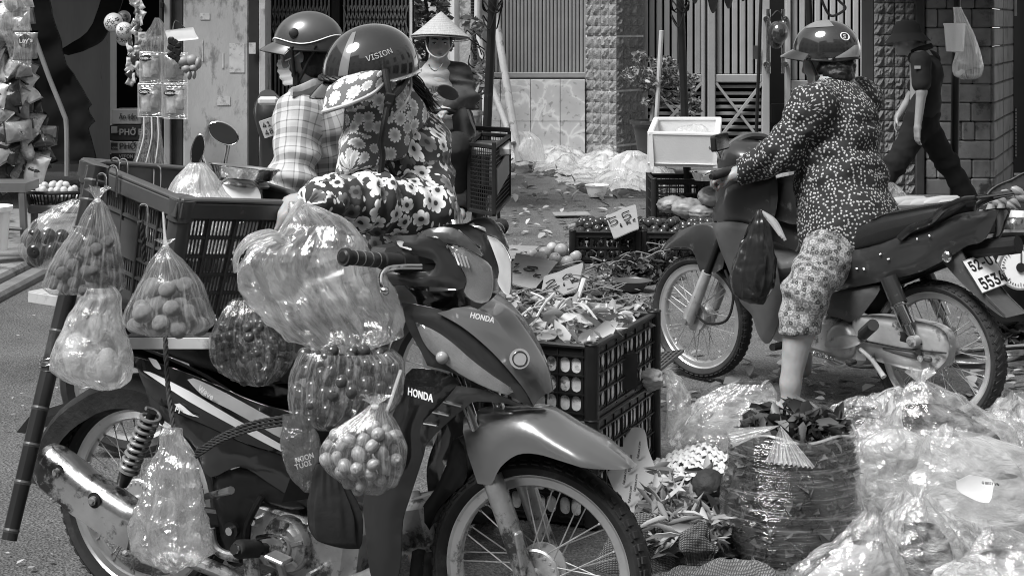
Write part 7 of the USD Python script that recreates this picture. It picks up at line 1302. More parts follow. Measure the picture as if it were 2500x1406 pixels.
# potted tree
q = rs(61); pt = Thing('potted_tree', 'small leafy tree in a big dark pot in front of the tiled pillar', 'tree', P(1590, 380, 17.2)); c = P(1592, 380, 17.2)
pt.part('pot', lathe([(0, .0), (.15, .0), (.20, .30), (.225, .34), (.24, .34), (.24, .38), (.215, .38), (.20, .34), (0, .33)], 36).map(lambda v: v + c), mt('dark_pot', .04, .45, var=.3, dirt=.1, ds=5, dt=.6), smooth=40)
pt.part('trunk', tube(curve([c + [.0, 0, .33], P(1595, 260, 17.2), P(1608, 215, 17.2), P(1600, 170, 17.2)], 6), [.03, .02, .012], 8), mt('bark', .14, .9, var=.4, vs=14)); cs_, br = [], MB()
for (x, y, r, n) in ((1600, 195, 42, 330), (1650, 188, 34, 200), (1560, 187, 34, 170), (1535, 180, 20, 60), (1625, 165, 34, 180), (1670, 215, 30, 150), (1690, 250, 22, 110), (1680, 280, 18, 60), (1700, 270, 10, 30), (1615, 240, 24, 90), (1645, 235, 20, 70), (1560, 138, 18, 55), (1585, 145, 10, 25), (1580, 250, 14, 30), (1690, 190, 14, 40), (1570, 215, 16, 40)):
    br.join(tube(curve([P(1605, 215, 17.2), P((x + 1605) / 2, (y + 215) / 2 + 8, 17.15), P(x, y, 17.2)], 4), [.012, .004], 5))
    for _ in range(n): v = q.normal(0, 1, 3); v = v / np.linalg.norm(v) * q.uniform(.4, 1) ** .5; cs_.append(P(x, y, 17.2) + v * r * 17.2 / F * A([1, 1, .8]))
pt.part('branches', br, mt('bark', .14)); pt.part('crown', leaf_mesh(cs_, .064, q, .25, .42), m_leaf)
solo('stick', tube([P(1615, 75, 17.0), P(1603, 290, 17.1)], .024, 8), mt('pale_stick', .36, .6, var=.15), 'pale straight stick rising from the potted tree', 'stick')
# vines and plants between the gates
q = rs(62); cs_ = []
for _ in range(700): x, y = q.uniform(1006, 1100), q.uniform(-60, 120); cs_.append(P(x, y, q.uniform(15.2, 16.2))) if fbm(A([[x * .05, y * .05, 1]]), 2, 4)[0] > -.25 else None
vn = Thing('climbing_plant', 'dark climbing plant on the wall behind the conical hat', 'plant', P(1050, 300, 16)); vn.part('leaves', leaf_mesh(cs_, .10, q, .3, .5), m_leaf_d); vn.part('stems', tube(curve([P(1030, -60, 16), P(1045, 60, 16), P(1040, 180, 16), P(1030, 390, 16)], 6), .02, 6), m_blk); vn.part('dead_leaves', leaf_mesh([P(q.uniform(1006, 1045), q.uniform(10, 200), 16.3) for _ in range(500)], .06, q, .3), leafmat('dry_leaves', .06, .22)); cs_ = []
for (x, y, r, n) in ((1150, 62, 24, 40), (1178, 60, 18, 34), (1190, 48, 14, 20), (1162, 80, 16, 20), (1175, 160, 20, 34), (1160, 205, 22, 36), (1180, 215, 16, 24), (1170, 180, 14, 20), (1190, 190, 12, 16)):
    for _ in range(n): cs_.append(P(x + q.normal(0, r * .45), y + q.normal(0, r * .4), q.uniform(13.4, 14)))
v2 = Thing('climbing_plant', 'leafy creeper on the rough pier beside the left stall pole', 'plant', P(1165, 300, 13.8)); v2.part('leaves', leaf_mesh(cs_, .085, q, .35, .45), m_leaf); o = MB()
for i in range(14): o.join(tube(curve([P(1155 + q.normal(0, 14), 40 + i * 16, 13.8), P(1165 + q.normal(0, 10), 70 + i * 15, 13.7), P(1172 + q.normal(0, 16), 110 + i * 12, 13.8)], 4), .006, 5))
v2.part('twigs', o, m_blk); v2.part('pot', lathe([(0, 0), (.06, 0), (.075, .06), (.085, .065), (.085, .1), (0, .1)], 24).map(lambda v: v + P(1156, 300, 13.8)), m_plas)
for a, b, r, lab in (((1208, 30), (1268, 395), .042, 'weathered pale pipe leaning against the ribbed fence'), ((1198, 205), (1252, 350), .036, 'pale pipe leaning beside the cage cart')): solo('leaning_pipe', tube([P(*a, 17.6), P(*lerp(A(a), A(b), .5), 17.5), P(*b, 17.3)], r, 14), mt('old_pipe', .36, .6, var=.25, vs=6, dirt=.13, ds=6, dt=.56), lab, 'pipe')
# plastic litter along the wall
def crumple(name, label, pts, D0, D1, h, mat, seed, cat='plastic sheet', n=46, sc=7.):
    "crumpled sheet lying over the ground between photo pixels pts (left, right, front row, back row), height h"
    xl, xr, yf, yb = pts; a, b, c, d = Gp(xl, yf), Gp(xr, yf), Gp(xr, yb), Gp(xl, yb); u, w = np.meshgrid(np.linspace(0, 1, n), np.linspace(0, 1, n)); u, w = u.ravel()[:, None], w.ravel()[:, None]
    p = (a * (1 - u) + b * u) * (1 - w) + (d * (1 - u) + c * u) * w; e = (np.clip(1.15 - np.hypot(u - .5, w - .5) * 2.0, 0, 1) ** .6).ravel(); q_ = p * sc
    p = p + np.stack([.05 * fbm(q_, 3, seed), .05 * fbm(q_ + 9, 3, seed), h * e * (.5 + .3 * ridge(q_ * .7, 3, seed) + .4 * facet(p, 2.2, seed)) + .012], 1); k = (e + .25 * fbm(p * 4, 3, seed + 1)) > .12; f = grid_faces(n, n); f = f[k[f].all(1)]
    return solo(name, MB().add(p, f, np.hstack([u * 2, w * 2])), mat, label, cat, smooth=True)
m_litter = film('litter_film', .7, 1.0, 9, 9, .85, .2, .38, .62, .02, 9, crum=1.)
for i, (pts, h, lab) in enumerate((((1230, 1345, 412, 378), .20, 'crumpled clear plastic at the foot of the leaning pipe'), ((1300, 1440, 430, 385), .26, 'crumpled plastic sheet below the marble wall'), ((1410, 1560, 440, 388), .30, 'pale plastic heap below the tiled pillar'), ((1360, 1500, 462, 418), .16, 'flat crumpled plastic beside the white bowl'), ((1450, 1610, 484, 420), .34, 'big crumpled plastic heap with scraps left of the foam box'), ((1500, 1640, 470, 425), .28, 'crumpled plastic next to the black crate under the foam box'))): crumple('plastic_litter', lab, pts, 0, 0, h, m_litter, 70 + i, 'plastic sheet')
bag('plastic_bag', 'puffed clear rubbish bag standing between the pillar and the foam box', [(368, 1530, 1560), (380, 1500, 1585), (405, 1488, 1590), (430, 1492, 1588), (446, 1510, 1575)], 15.6, m_film_w, depth=.6, pleat=.3, crink=.02, cs=6, seed=41); bag('plastic_bag', 'torn plastic bag leaning on the foot of the pale pipe', [(322, 1276, 1296), (345, 1270, 1325), (370, 1262, 1332), (395, 1275, 1335)], 17.0, m_film_w, depth=.6, pleat=.3, crink=.02, cs=6, seed=42)
q = rs(63); solo('litter', leaf_mesh([Gp(q.uniform(1240, 1640), q.uniform(395, 490)) + [0, 0, abs(q.normal(.02, .05))] for _ in range(170)], .12, q, .5, .5), m_scrap, 'leaf and paper scraps scattered among the plastic by the wall', kind='stuff')
solo('plastic_bowl', lathe([(0, 0), (.07, 0), (.085, .03), (.105, .10), (.11, .10), (.112, .108), (.098, .103), (.08, .03), (0, .012)], 32).map(lambda v: v + Gp(1457, 480)), m_white, 'white plastic bowl standing in the litter by the wall', 'bowl', smooth=40)
q = rs(64); solo('ground_scraps', leaf_mesh(gleaves((1200, 500, 1660, 780), 260, q, .008, .008) + gleaves((1150, 480, 1420, 640), 70, q, .006, .006) + gleaves((1580, 860, 2500, 1000), 120, q, .006, .006) + gleaves((2380, 780, 2500, 900), 60, q, .01, .02), .085, q, .82, .5, .15), m_scrap, 'flat scraps of leaves and paper lying about on the asphalt', kind='stuff')
q = rs(65); solo('ground_grit', leaf_mesh(gleaves((0, 600, 700, 1400), 160, q, .003, .003) + gleaves((1200, 440, 2500, 1000), 240, q, .003, .003), .022, q, .9, .6, .1), m_scrap, 'tiny pale crumbs and grit on the asphalt', kind='stuff')
# foam box on crates
fb = Thing('foam_box', 'white foam box holding a clear bag, on top of black crates', 'box', P(1670, 405, 12.8)); m_foam = mt('white_foam', .55, .7, var=.06, vs=5, bump=.0015, bs=70, dirt=.55, ds=6, dt=.6)
t0, t1, t2, t3 = P(1582, 328, 12.5), P(1757, 332, 12.5), P(1761, 293, 13.05), P(1597, 293, 13.05); dn = A([0, .03, -.255])
for a, b in ((t0, t1), (t1, t2), (t2, t3), (t3, t0)):
    o_ = unit(np.cross(b - a, [0, 0, 1])); fb.part('wall', loft([[x + o_ * -.0, x + o_ * -.035, x + dn - o_ * .05, x + dn - o_ * .015] for x in (a, b)], uv=False), m_foam); fb.part('rim', bar(a + o_ * -.018 + [0, 0, .008], b + o_ * -.018 + [0, 0, .008], .046, .03, bev=.008), m_foam)
fb.part('floor', MB().add([t0 + dn * .9, t1 + dn * .9, t2 + dn * .9, t3 + dn * .9], [[0, 1, 2, 3]]), m_foam); bag('plastic_bag', 'clear bag lying in the white foam box', [(303, 1690, 1712), (312, 1650, 1735), (325, 1635, 1742), (345, 1635, 1745)], 12.8, m_film, depth=.8, pleat=.3, crink=.02, cs=7, seed=43)
m_cr = mt('black_crate', .025, .4, var=.3, vs=7, bump=.0005, bs=80, dirt=.07, ds=9, dt=.66)
def crate(name, label, o, u, w, h, mat=m_cr, rows=3, cols=6, round_=True, group=None, tz=.012, gap=.62):
    "open slatted crate: corner o at its base, sides along u and w (vectors), height h"
    o, u, w = A(o, float), A(u, float), A(w, float); t = Thing(name, label, 'crate', o, group=group); pts = [o, o + u, o + u + w, o + w]; Z = A([0, 0, 1.])
    for i in range(4):
        a, b = pts[i], pts[(i + 1) % 4]; L = np.linalg.norm(b - a); nn = unit(np.cross(b - a, Z)); n_ = max(2, int(round(cols * L / max(np.linalg.norm(u), np.linalg.norm(w))))); holes = []; ph_, pw_ = (h - .05) / rows, (L - .06) / n_
        for r_ in range(rows):
            for c_ in range(n_):
                for k in range(2): x0 = .03 + c_ * pw_ + pw_ * (.08 + .45 * k); z0_ = .02 + r_ * ph_ + ph_ * .12; holes.append(rrect(x0, z0_, x0 + pw_ * .40, z0_ + ph_ * .80, pw_ * .19 if round_ else .002, 3))
        wl = t.part('side_wall', quad_wall(a + Z * h, b + Z * h, b, a, holes, L, h, .004, nn), mat)
        for r_ in range(rows + 1): z = .02 + r_ * ph_; t.part('slat', bar(a + Z * z + nn * .006, b + Z * z + nn * .004, .010, .005, up=Z), mat, under=wl)
        for c_ in range(n_ + 1): x = a + unit(b - a) * (.03 + c_ * pw_) + nn * .0055; t.part('rib', bar(x + Z * .01, x + Z * (h - .01), .004, .005, up=nn), mat, under=wl)
        t.part('rim', bar(a + Z * (h + .002) - unit(b - a) * .008, b + Z * (h + .002) + unit(b - a) * .008, .026, .014, bev=.004), mat); t.part('corner_post', loft([[a + Z * z + A([.024 * math.cos(k), .024 * math.sin(k), 0]) for k in np.linspace(0, 2 * np.pi, 12, endpoint=False)] for z in (0, h + .012)], (True, False), False), mat); t.part('post_rim', tube([a + Z * (h + .013) + A([.022 * math.cos(k), .022 * math.sin(k), 0]) for k in np.linspace(0, 6.283, 14)], .0045, 6, cap=False), mat)
    t.part('floor', MB().add([p + Z * .012 for p in pts], [[0, 1, 2, 3]]), mat); return t
g = Gp(1597, 478); crate('crate', 'black crate directly under the white foam box', [P(1597, 0, 12.7)[0], 12.7, 0], (.42, .0, 0), (0, .5, 0), .36, rows=4, cols=6, round_=False); crate('crate', 'black crate to the right under the foam box, behind the tomatoes', [P(1690, 0, 12.2)[0], 12.2, 0], (.36, .05, 0), (-.04, .5, 0), .24, rows=3, cols=6, round_=False)
solo('enamel_basin', lathe([(0, 0), (.09, 0), (.115, .055), (.125, .06), (.125, .065), (.112, .06), (.085, .01), (0, .008)], 36).map(lambda v: v + P(1725, 440, 11.9)), m_steel_s, 'pale metal basin standing on the crate left of the gripping hand', 'basin', smooth=40)
# tomatoes in crates, signs
c1, c2 = Gp(1398, 640), Gp(1570, 648)
crate('produce_crate', 'black crate heaped with tomatoes, left one under the 55 sign', c1, (.44, -.03, 0), (.06, .42, 0), .20, rows=2, cols=4); crate('produce_crate', 'black crate heaped with tomatoes, right one by the motorcycle wheel', c1 + A([.475, -.03, 0]), (.44, -.03, 0), (.06, .42, 0), .20, rows=2, cols=4)
q = rs(66); pos = []
for _ in range(4000):
    u, w = q.uniform(.03, .91), q.uniform(.03, .40); p = c1 + A([u + w * .14, w - u * .07, .17 + .085 * (1 - ((w - .22) / .26) ** 2) * q.uniform(.2, 1)]); 
    if all(np.linalg.norm(p - s) > .055 for s in pos): pos.append(p)
    if len(pos) >= 110: break
fruit('market_tomato', pos, .034, 'tomato', 'tomato', 'tomato heaped in the black crates behind the price sign', 'tomatoes in the crates', 6, .86, mt('tomato_dark', .045, .18, var=.35, vs=2))
q = rs(67); pos = [c1 + A([u, .03 + .02 * q.random(), z]) for z in (.05, .115) for u in np.arange(.06, .9, .07)]; fruit('market_tomato', pos, .034, 'tomato', 'tomato', 'tomato seen through the slats of the black crates', 'tomatoes behind the slats', 8)
m_card = mt('cardboard', .17, .85, var=.14, vs=6, bump=.0015, bs=20, stretch=(1, 1, 6)); m_pen = mt('pen_ink', .03, .6)
def card(label, pts, Ds, text, sc, tilt=0):
    q_ = [P(x, y, d) for (x, y), d in zip(pts, Ds)]; q_ = A(q_); o = q_.mean(0); ux = unit(q_[1] - q_[0]); nn = unit(np.cross(q_[1] - q_[0], q_[-1] - q_[0])); nn = nn if nn[1] < 0 else -nn; uz = np.cross(nn, ux); uz = uz if uz[2] > 0 else -uz; fl = [[np.dot(p - o, ux), np.dot(p - o, uz)] for p in q_]; M = np.eye(4); M[:3, 0], M[:3, 1], M[:3, 2], M[:3, 3] = ux, uz, np.cross(ux, uz), o
    t = Thing('price_sign', label, 'sign', o); t.part('cardboard', sheet(sg.Polygon(fl).buffer(.006), .02, lambda x, z: .006 * fbm(np.stack([x * 9, z * 9, 0 * x], 1), 2, len(label)), .005).map(lambda v: v[:, [0, 2, 1]] * [1, 1, 1]).xf(M), m_card)
    t.part('handwriting', stroke_text([[(a * 1.35, b * 1.1) for a, b in s] for s in text], o + np.cross(ux, uz) * (.012 if np.cross(ux, uz)[1] < 0 else -.012), ux, uz, sc, .0042), m_pen); return t
five = lambda x: [[(x + .22, .32), (x, .32), (x - .02, .02)], [(x - .02, .02), (x + .14, .08), (x + .2, -.1), (x + .1, -.25), (x - .04, -.22)]]
card('torn cardboard price sign reading 55 stuck in the tomatoes', [(1478, 522), (1532, 499), (1554, 510), (1562, 568), (1497, 574)], (10.95, 10.95, 10.95, 10.62, 10.62), five(-.42) + five(.0) + [[(-.2, -.55), (-.17, -.38), (-.17, -.6)], [(.0, -.36), (.0, -.62)], [(.12, -.40), (.0, -.5), (.12, -.62)], [(.28, -.46), (.2, -.52), (.27, -.6)], [(.44, -.46), (.36, -.5), (.42, -.6), (.45, -.47), (.48, -.6)]], .17)
card('cardboard price sign reading 18 lying on the onions', [(1262, 620), (1360, 640), (1305, 700), (1240, 690)], (10.1, 10.05, 9.45, 9.5), [[(-.3, .3), (-.34, -.15)], [(-.38, .2), (-.3, .3)], [(.1, .3), (-.08, .16), (.12, -.02), (.0, -.2), (-.12, -.05), (.14, .2), (.1, .3)], [(-.3, -.42), (-.2, -.36), (-.3, -.52), (-.1, -.5)], [(.2, -.3), (.18, -.55)], [(.32, -.32), (.2, -.42), (.32, -.55)]], .20)
card('cardboard price sign reading 20 K leaning on the herbs', [(1330, 674), (1422, 641), (1410, 708), (1318, 736)], (9.5, 9.5, 9.1, 9.1), [[(-.34, .18), (-.2, .3), (-.14, .16), (-.4, -.3), (-.1, -.2)], [(.16, .3), (.06, .1), (.18, .0), (.28, .2), (.16, .3)], [(-.12, -.46), (-.06, -.4), (-.14, -.5)], [(.06, -.32), (.04, -.5)], [(.22, -.25), (.24, -.5)], [(.36, -.28), (.24, -.38), (.38, -.5)], [(-.2, -.5), (-.16, -.46), (-.2, -.55), (-.22, -.5)]], .19)
q = rs(68); pos = [Gp(x, y) + [0, 0, z] for x, y, z in ((1262, 662, .03), (1285, 650, .04), (1300, 640, .05), (1330, 640, .06), (1348, 630, .07), (1355, 650, .05), (1385, 655, .04), (1392, 638, .05), (1370, 640, .08), (1255, 680, .03), (1265, 700, .03), (1320, 655, .07), (1405, 640, .04), (1310, 668, .05))]
fruit('onion', pos, .042, 'onion', 'onion', 'pale onion lying round the 18 sign', 'onions round the sign', 9, 1.0, mt('onion_skin', .38, .4, var=.2, vs=3))
def herb(label, box_, n, h, mat, seed, size=.06, D=None):
    q_ = rs(seed); x0, y0, x1, y1 = box_; c = Gp((x0 + x1) / 2, y1); t = Thing('herb_bunch', label, 'herbs', c); w = (x1 - x0) / 2 * c[1] / F; cs = []
    for _ in range(n): a, r_ = q_.uniform(0, 6.28), math.sqrt(q_.random()); cs.append(c + A([w * r_ * math.cos(a), .12 * r_ * math.sin(a) + .06, 0]) + [0, 0, abs(q_.normal(.35, .35)) * h * (1.1 - r_ ** 2)])
    t.part('leaves', leaf_mesh(cs, size, q_, .3, .5), mat); o = MB()
    for _ in range(12): a = c + A([q_.uniform(-w, w) * .8, q_.uniform(0, .15), q_.uniform(.03, h)]); o.join(tube(curve([a, a + A([q_.normal(0, .04), -.03, .05]), a + A([q_.normal(0, .08), -.05, .03])], 3), .004, 5))
    t.part('stems', o, mt('stem_pale', .12, .6, var=.4, vs=20)); return t
herb('feathery herb bunch beside the 20 K sign', (1415, 640, 1520, 742), 700, .22, m_leaf, 81, .045); herb('curly leafy greens in front of the tomato crates', (1430, 690, 1500, 750), 260, .10, m_leaf, 82, .07); herb('long stemmed dark greens right of the herb bunch', (1490, 600, 1600, 690), 450, .16, m_leaf_d, 83, .07); herb('bushy dark herbs under the right tomato crate', (1560, 590, 1660, 680), 450, .20, m_leaf_d, 84, .07); herb('loose outer leaves strewn under the price signs', (1230, 700, 1420, 745), 160, .04, m_leaf, 85, .10); herb('wilted leaves at the foot of the dark bowl', (1490, 700, 1610, 760), 120, .03, m_leaf, 86, .10); herb('pile of leaves behind the rear wheel at the right edge', (2420, 700, 2560, 880), 700, .35, m_leaf, 87, .09); herb('heap of lettuce leaves behind the tomatoes by the pole', (1590, 470, 1680, 520), 240, .16, m_leaf, 88, .11)
solo('clay_bowl', lathe([(0, 0), (.07, 0), (.115, .06), (.12, .06), (.105, .05), (0, .01)], 28).map(lambda v: v + Gp(1541, 708)), m_dirty2, 'dark shallow bowl among the greens', 'bowl', smooth=40)
for i, (x, y, r, D) in enumerate(((1680, 508, .10, 12.2), (1715, 520, .08, 12.0), (1640, 500, .09, 12.6), (1745, 480, .10, 12.0))):
    m = trimesh.creation.icosphere(3, 1.0); v = A(m.vertices); v = v * (1 + .22 * ridge(v * 2.6 + i, 3, i))[:, None] * r * A([1.15, 1, .7]); solo('cabbage', MB().add(v + P(x, y, D), m.faces), mt('cabbage_leaf', .15, .5, var=.5, vs=9), ['pale cabbage at the foot of the middle stall pole', 'small cabbage right of the middle stall pole', 'cabbage left of the middle stall pole', 'cabbage wrapped in film by the front mudguard'][i], 'cabbage', smooth=True)
# goods behind and right of the rider
for i, (x, y, L, a) in enumerate(((2215, 493, .30, 8), (2240, 500, .32, -6), (2268, 497, .30, 4), (2300, 492, .28, 12), (2320, 498, .26, -4))): c = P(x, y, 10.5); d = A([math.cos(math.radians(a)), .3, math.sin(math.radians(a)) * .3]) * L; solo('radish', tube([c - d * .5, c - d * .3, c, c + d * .4, c + d * .52], [.012, .036, .040, .030, .006], 12), mt('radish_white', .28, .45, var=.1), ['leftmost white radish on the stall behind the seat', 'second white radish from the left behind the seat', 'middle white radish behind the seat', 'fourth white radish behind the seat', 'rightmost white radish behind the grab rail'][i], 'radish', smooth=True)
bag('plastic_bag', 'clear bag of dark greens behind the blouse of the riding person', [(445, 2160, 2180), (460, 2155, 2205), (485, 2150, 2225), (510, 2155, 2240)], 10.8, m_film, depth=.5, pleat=.3, crink=.02, cs=8, seed=45)
solo('stall_cloth', px_prism([(2395, 515), (2420, 465), (2470, 440), (2520, 425), (2560, 530), (2480, 520)], 11.0, .03, 3, .08, 4), m_dirty2, 'dark cloth backing of the vegetable tray at the right edge', 'cloth')
tr_ = Thing('vegetable_tray', 'wide tray of small gourds at the right edge', 'tray', P(2480, 520, 10.6)); tr_.part('tray', lathe([(0, 0), (.28, .0), (.36, .05), (.35, .05), (.27, .012), (0, .01)], 36).map(lambda v: v + P(2478, 520, 10.6)), m_blk)
for i, (x, y) in enumerate(((2448, 492), (2463, 478), (2476, 496), (2488, 470), (2497, 486), (2440, 500), (2470, 505))): c = P(x, y, 10.45); solo('gourd', tube([c - [.05, 0, -.03], c - [.03, 0, -.02], c, c + [.04, 0, -.03]], [.01, .028, .032, .008], 10), mt('gourd_skin', .2, .4, var=.3, vs=4), ['gourd lying across the left of the tray', 'gourd at the back left of the tray', 'gourd in the middle of the tray', 'topmost gourd of the tray', 'gourd at the right edge of the picture', 'gourd at the very left rim of the tray', 'lowest gourd on the tray'][i], 'gourd', smooth=True)
solo('stall_board', box(P(2470, 545, 8.6), (.6, .5, .05), bev=.008), mt('stall_wood', .16, .8, var=.4, vs=8), 'worn wooden board behind the tail lamp of the right motorcycle', 'board')
s2 = Thing('weighing_scale', 'market scale with a round white dial at the right edge', 'scale', P(2490, 760, 7.6)); dc = P(2490, 652, 7.45); s2.part('body', loft([[A([dc[0] + x * w, 7.62 + y * w * .7, z]) for x, y in ((-1, -1), (1, -1), (1, 1), (-1, 1))] for w, z in ((.13, .20), (.12, .42), (.09, .58), (.085, .60))], uv=False), m_blk); Md = frame(dc, (1, 0, 0)) @ rotm([1, 0, 0], 90); dl = s2.part('dial', lathe([(0, .012), (.092, .012), (.1, .006), (.1, -.02)], 40, Md), m_white); s2.part('dial_ring', lathe([(.098, .016), (.106, .016), (.106, -.02), (.098, -.02), (.098, .016)], 40, Md), m_chromed, under=dl); s2.part('needle', bar(dc + [0, -.016, 0], dc + [0, -.016, .08], .003, .006, up=(0, 1, 0)), m_pen, under=dl); s2.part('hub', rod(dc + [0, -.012, 0], dc + [0, -.02, 0], .022, 20), m_pen, under=dl)
for k in range(40): a = k * math.pi / 20; r0 = .078 if k % 5 else .07; s2.part('tick', bar(dc + [r0 * math.cos(a), -.0135, r0 * math.sin(a)], dc + [.088 * math.cos(a), -.0135, .088 * math.sin(a)], .002, .003, up=(0, 1, 0)), m_pen, under=dl)
s2.part('pan', lathe([(0, .64), (.10, .64), (.15, .70), (.155, .70), (.15, .69), (.1, .635)], 40).map(lambda v: v + [dc[0] + .01, 7.6, 0]), m_steel_s, smooth=40)
for i, (x, y, r) in enumerate(((2398, 575, .05), (2420, 560, .055), (2412, 590, .045), (2440, 585, .045), (2445, 560, .05))): c = P(x, y, 8.2); solo('papaya', tube([c - [.0, 0, -.13], c - [.01, 0, -.06], c, c + [.01, 0, -.06], c + [.012, 0, -.085]], [r * .3, r * .6, r, r * .8, r * .1], 14), mt('papaya_skin', .2, .4, var=.3, vs=3), ['pear shaped squash just right of the tail lamp', 'topmost pear shaped squash behind the tail lamp', 'lowest pear shaped squash behind the tail lamp', 'pear shaped squash nearest the scale', 'pear shaped squash under the scale pan'][i], 'squash', smooth=True)
# ---------------------------------------------------------------- leaf crates and the heap of bags in front
n0 = A([.255, 5.10, 0]); u_ = A([.251, .59, 0]); w_ = A([-.446, .19, 0])
top = crate('leaf_crate', 'black crate heaped with leaves, upper one of the stack', n0 + [0, 0, .335], u_, w_, .232, rows=3, cols=6); crate('leaf_crate', 'black crate with pale goods, lower one of the stack', n0, u_, w_, .325, rows=4, cols=7)
q = rs(91); lin = Thing('crate_liner', 'pale crumpled paper lining the leaf crates', 'paper', n0 + u_ * .5 + w_ * .5); m_paper = mt('pale_paper', .62, .8, var=.55, vs=22, dirt=.12, ds=16, dt=.55, bump=.003, bs=30); 
for zz, hh in ((.345, .19), (.02, .27)):
    pts = [n0 + u_ * a + w_ * b for a, b in ((.002, .002), (.998, .002), (.998, .998), (.002, .998), (.002, .002))]; rows_ = []
    for t in np.linspace(0, 1, 7): r = curve(pts, 1); r = np.vstack([np.linspace(pts[i], pts[i + 1], 14, endpoint=False) for i in range(4)] + [pts[:1]]); r = r + np.stack([.0005 * fbm(r * 14 + t * 3, 2, 5), .0005 * fbm(r * 14 + t * 3 + 5, 2, 6), 0 * r[:, 0] + zz + hh * t], 1); rows_.append(r)
    lin.part('sheet', loft(A(rows_), (False, False), True, closed=False), m_paper, smooth=True)
lf = Thing('leaf_heap', 'heap of wilted leaves and stalks filling the upper crate', 'leaves', n0 + u_ * .5 + w_ * .5 + [0, 0, .4]); hz = lambda a, b: .525 + .085 * (1 - ((a - .5) / .62) ** 2) * (1 - ((b - .5) / .62) ** 2)
for i in range(110):
    a, b = q.uniform(.04, .96), q.uniform(.04, .96); lf.part('leaf', leaf_mesh([n0 + u_ * a + w_ * b + [0, 0, hz(a, b) + q.uniform(-.01, .03)]], .105, q, .45, .34, .45), m_leaf_p, smooth=60)
for i in range(14): a, b = q.uniform(.18, .82), q.uniform(.18, .82); p = n0 + u_ * a + w_ * b + [0, 0, hz(a, b) + .02]; d = A([q.uniform(-.08, .08), q.uniform(-.08, .08), q.uniform(-.02, .06)]); lf.part('stalk', tube(curve([p - d, p + [0, 0, .02], p + d], 4), .0045, 6), mt('stalk_pale', .34, .6, var=.3, vs=20))
lf.part('lower_leaves', leaf_mesh([n0 + u_ * a + w_ * b + [0, 0, hz(a, b) - q.uniform(.0, .05)] for a, b in q.uniform(.03, .97, (420, 2))], .10, q, .5, .36), m_leaf_p, kind='stuff'); lf.part('core', box(n0 + u_ * .5 + w_ * .5 + [0, 0, .43], (.42, .38, .12), rotm([0, 0, 1], 23)), m_leaf_d)
solo('stick', tube([P(1405, 748, 5.75), P(1426, 683, 5.85)], [.008, .011], 8), mt('pale_stick', .55), 'pale stick poking up behind the leaf crate', 'stick')
m_crp = mt('crumpled_paper', .36, .8, var=.15, vs=7); m = trimesh.creation.icosphere(5, 1.0); v = A(m.vertices); v = v * (1 + .55 * facet(v, 1.1, 8))[:, None] * A([.075, .05, .045]); solo('crumpled_paper', MB().add(v * .85 + A([.472, 5.59, .362]), m.faces), m_crp, 'crumpled paper ball on the rim of the lower crate', 'paper', smooth=True)
gt = Thing('plastic_grid', 'dark plastic grid tray lying behind the leaf crates', 'tray', P(1630, 880, 6.4)); a, b, c, d = P(1560, 870, 6.9), P(1668, 856, 7.0), P(1600, 912, 6.1), P(1540, 905, 6.1); o = MB()
for t in np.linspace(0, 1, 9): o.join(bar(lerp(a, b, t), lerp(d, c, t), .008, .012)).join(bar(lerp(a, d, t), lerp(b, c, t), .008, .012))
gt.part('grid', o, m_dirty2)
# leaf bag
lb = Thing('leaf_bag', 'big open clear bag stuffed with dark leaves in front of the heap', 'bag', P(1935, 1395, 4.75)); rowsB = [(1046, 1806, 2084), (1056, 1784, 2097), (1080, 1773, 2099), (1150, 1760, 2107), (1230, 1752, 2107), (1300, 1760, 2096), (1350, 1785, 2062), (1394, 1850, 1990)]
o, R = bag_shape(rowsB, 4.85, .85, n=50, m=110, pleat=.05, crink=.014, cs=9, seed=51); lb.part('film', o, film('leafbag_film', .03, .66, 5, 24, .85, .06, .54, .80, .016, 12, crum=1.), smooth=True)
q = rs(92); cs_ = []; ins = []
for _ in range(2600):
    y = q.uniform(1040, 1390); xl, xr = np.interp(y, R[:, 0], R[:, 1]), np.interp(y, R[:, 0], R[:, 2]); a = q.uniform(0, 6.283); s = .81 - abs(q.normal(0, .06)); hw = (xr - xl) / 2 * 4.85 / F; cs_.append(P((xl + xr) / 2, y, 4.85) + A([hw * s * math.cos(a), hw * .85 * s * math.sin(a), 0]))
lb.part('packed_leaves', leaf_mesh(cs_, .075, q, .15, .42, .3), leafmat('leaf_wet', .012, .17, .3, .15), kind='stuff'); o2_, _ = bag_shape([(r[0] + 6, r[1] + 22, r[2] - 22) for r in rowsB[1:]], 4.85, .85, pleat=0, crink=.02, cs=12, seed=5); lb.part('leaf_core', o2_, m_leaf_d)
for i in range(130): a, r = q.uniform(0, 6.283), math.sqrt(q.random()) * .9; hw = .172; lb.part('leaf', leaf_mesh([P(1945, 1046, 4.85) + A([hw * r * math.cos(a), hw * .85 * r * math.sin(a), .035 * (1 - r * r) + q.uniform(0, .03)])], .085, q, .3, .42, .4), (m_leaf_d, m_leaf)[i % 4 == 0], smooth=60)
lb.part('film_rim', tube(A([P(1945, 1046, 4.85) + A([.174 * math.cos(a), .148 * math.sin(a), .008 * math.sin(a * 5)]) for a in np.linspace(0, 6.283, 60)]), .004, 6, cap=False), m_film_w); lb.part('twig', tube([P(2040, 1070, 4.8), P(2052, 1002, 4.82)], [.005, .004], 6), m_leaf_d)
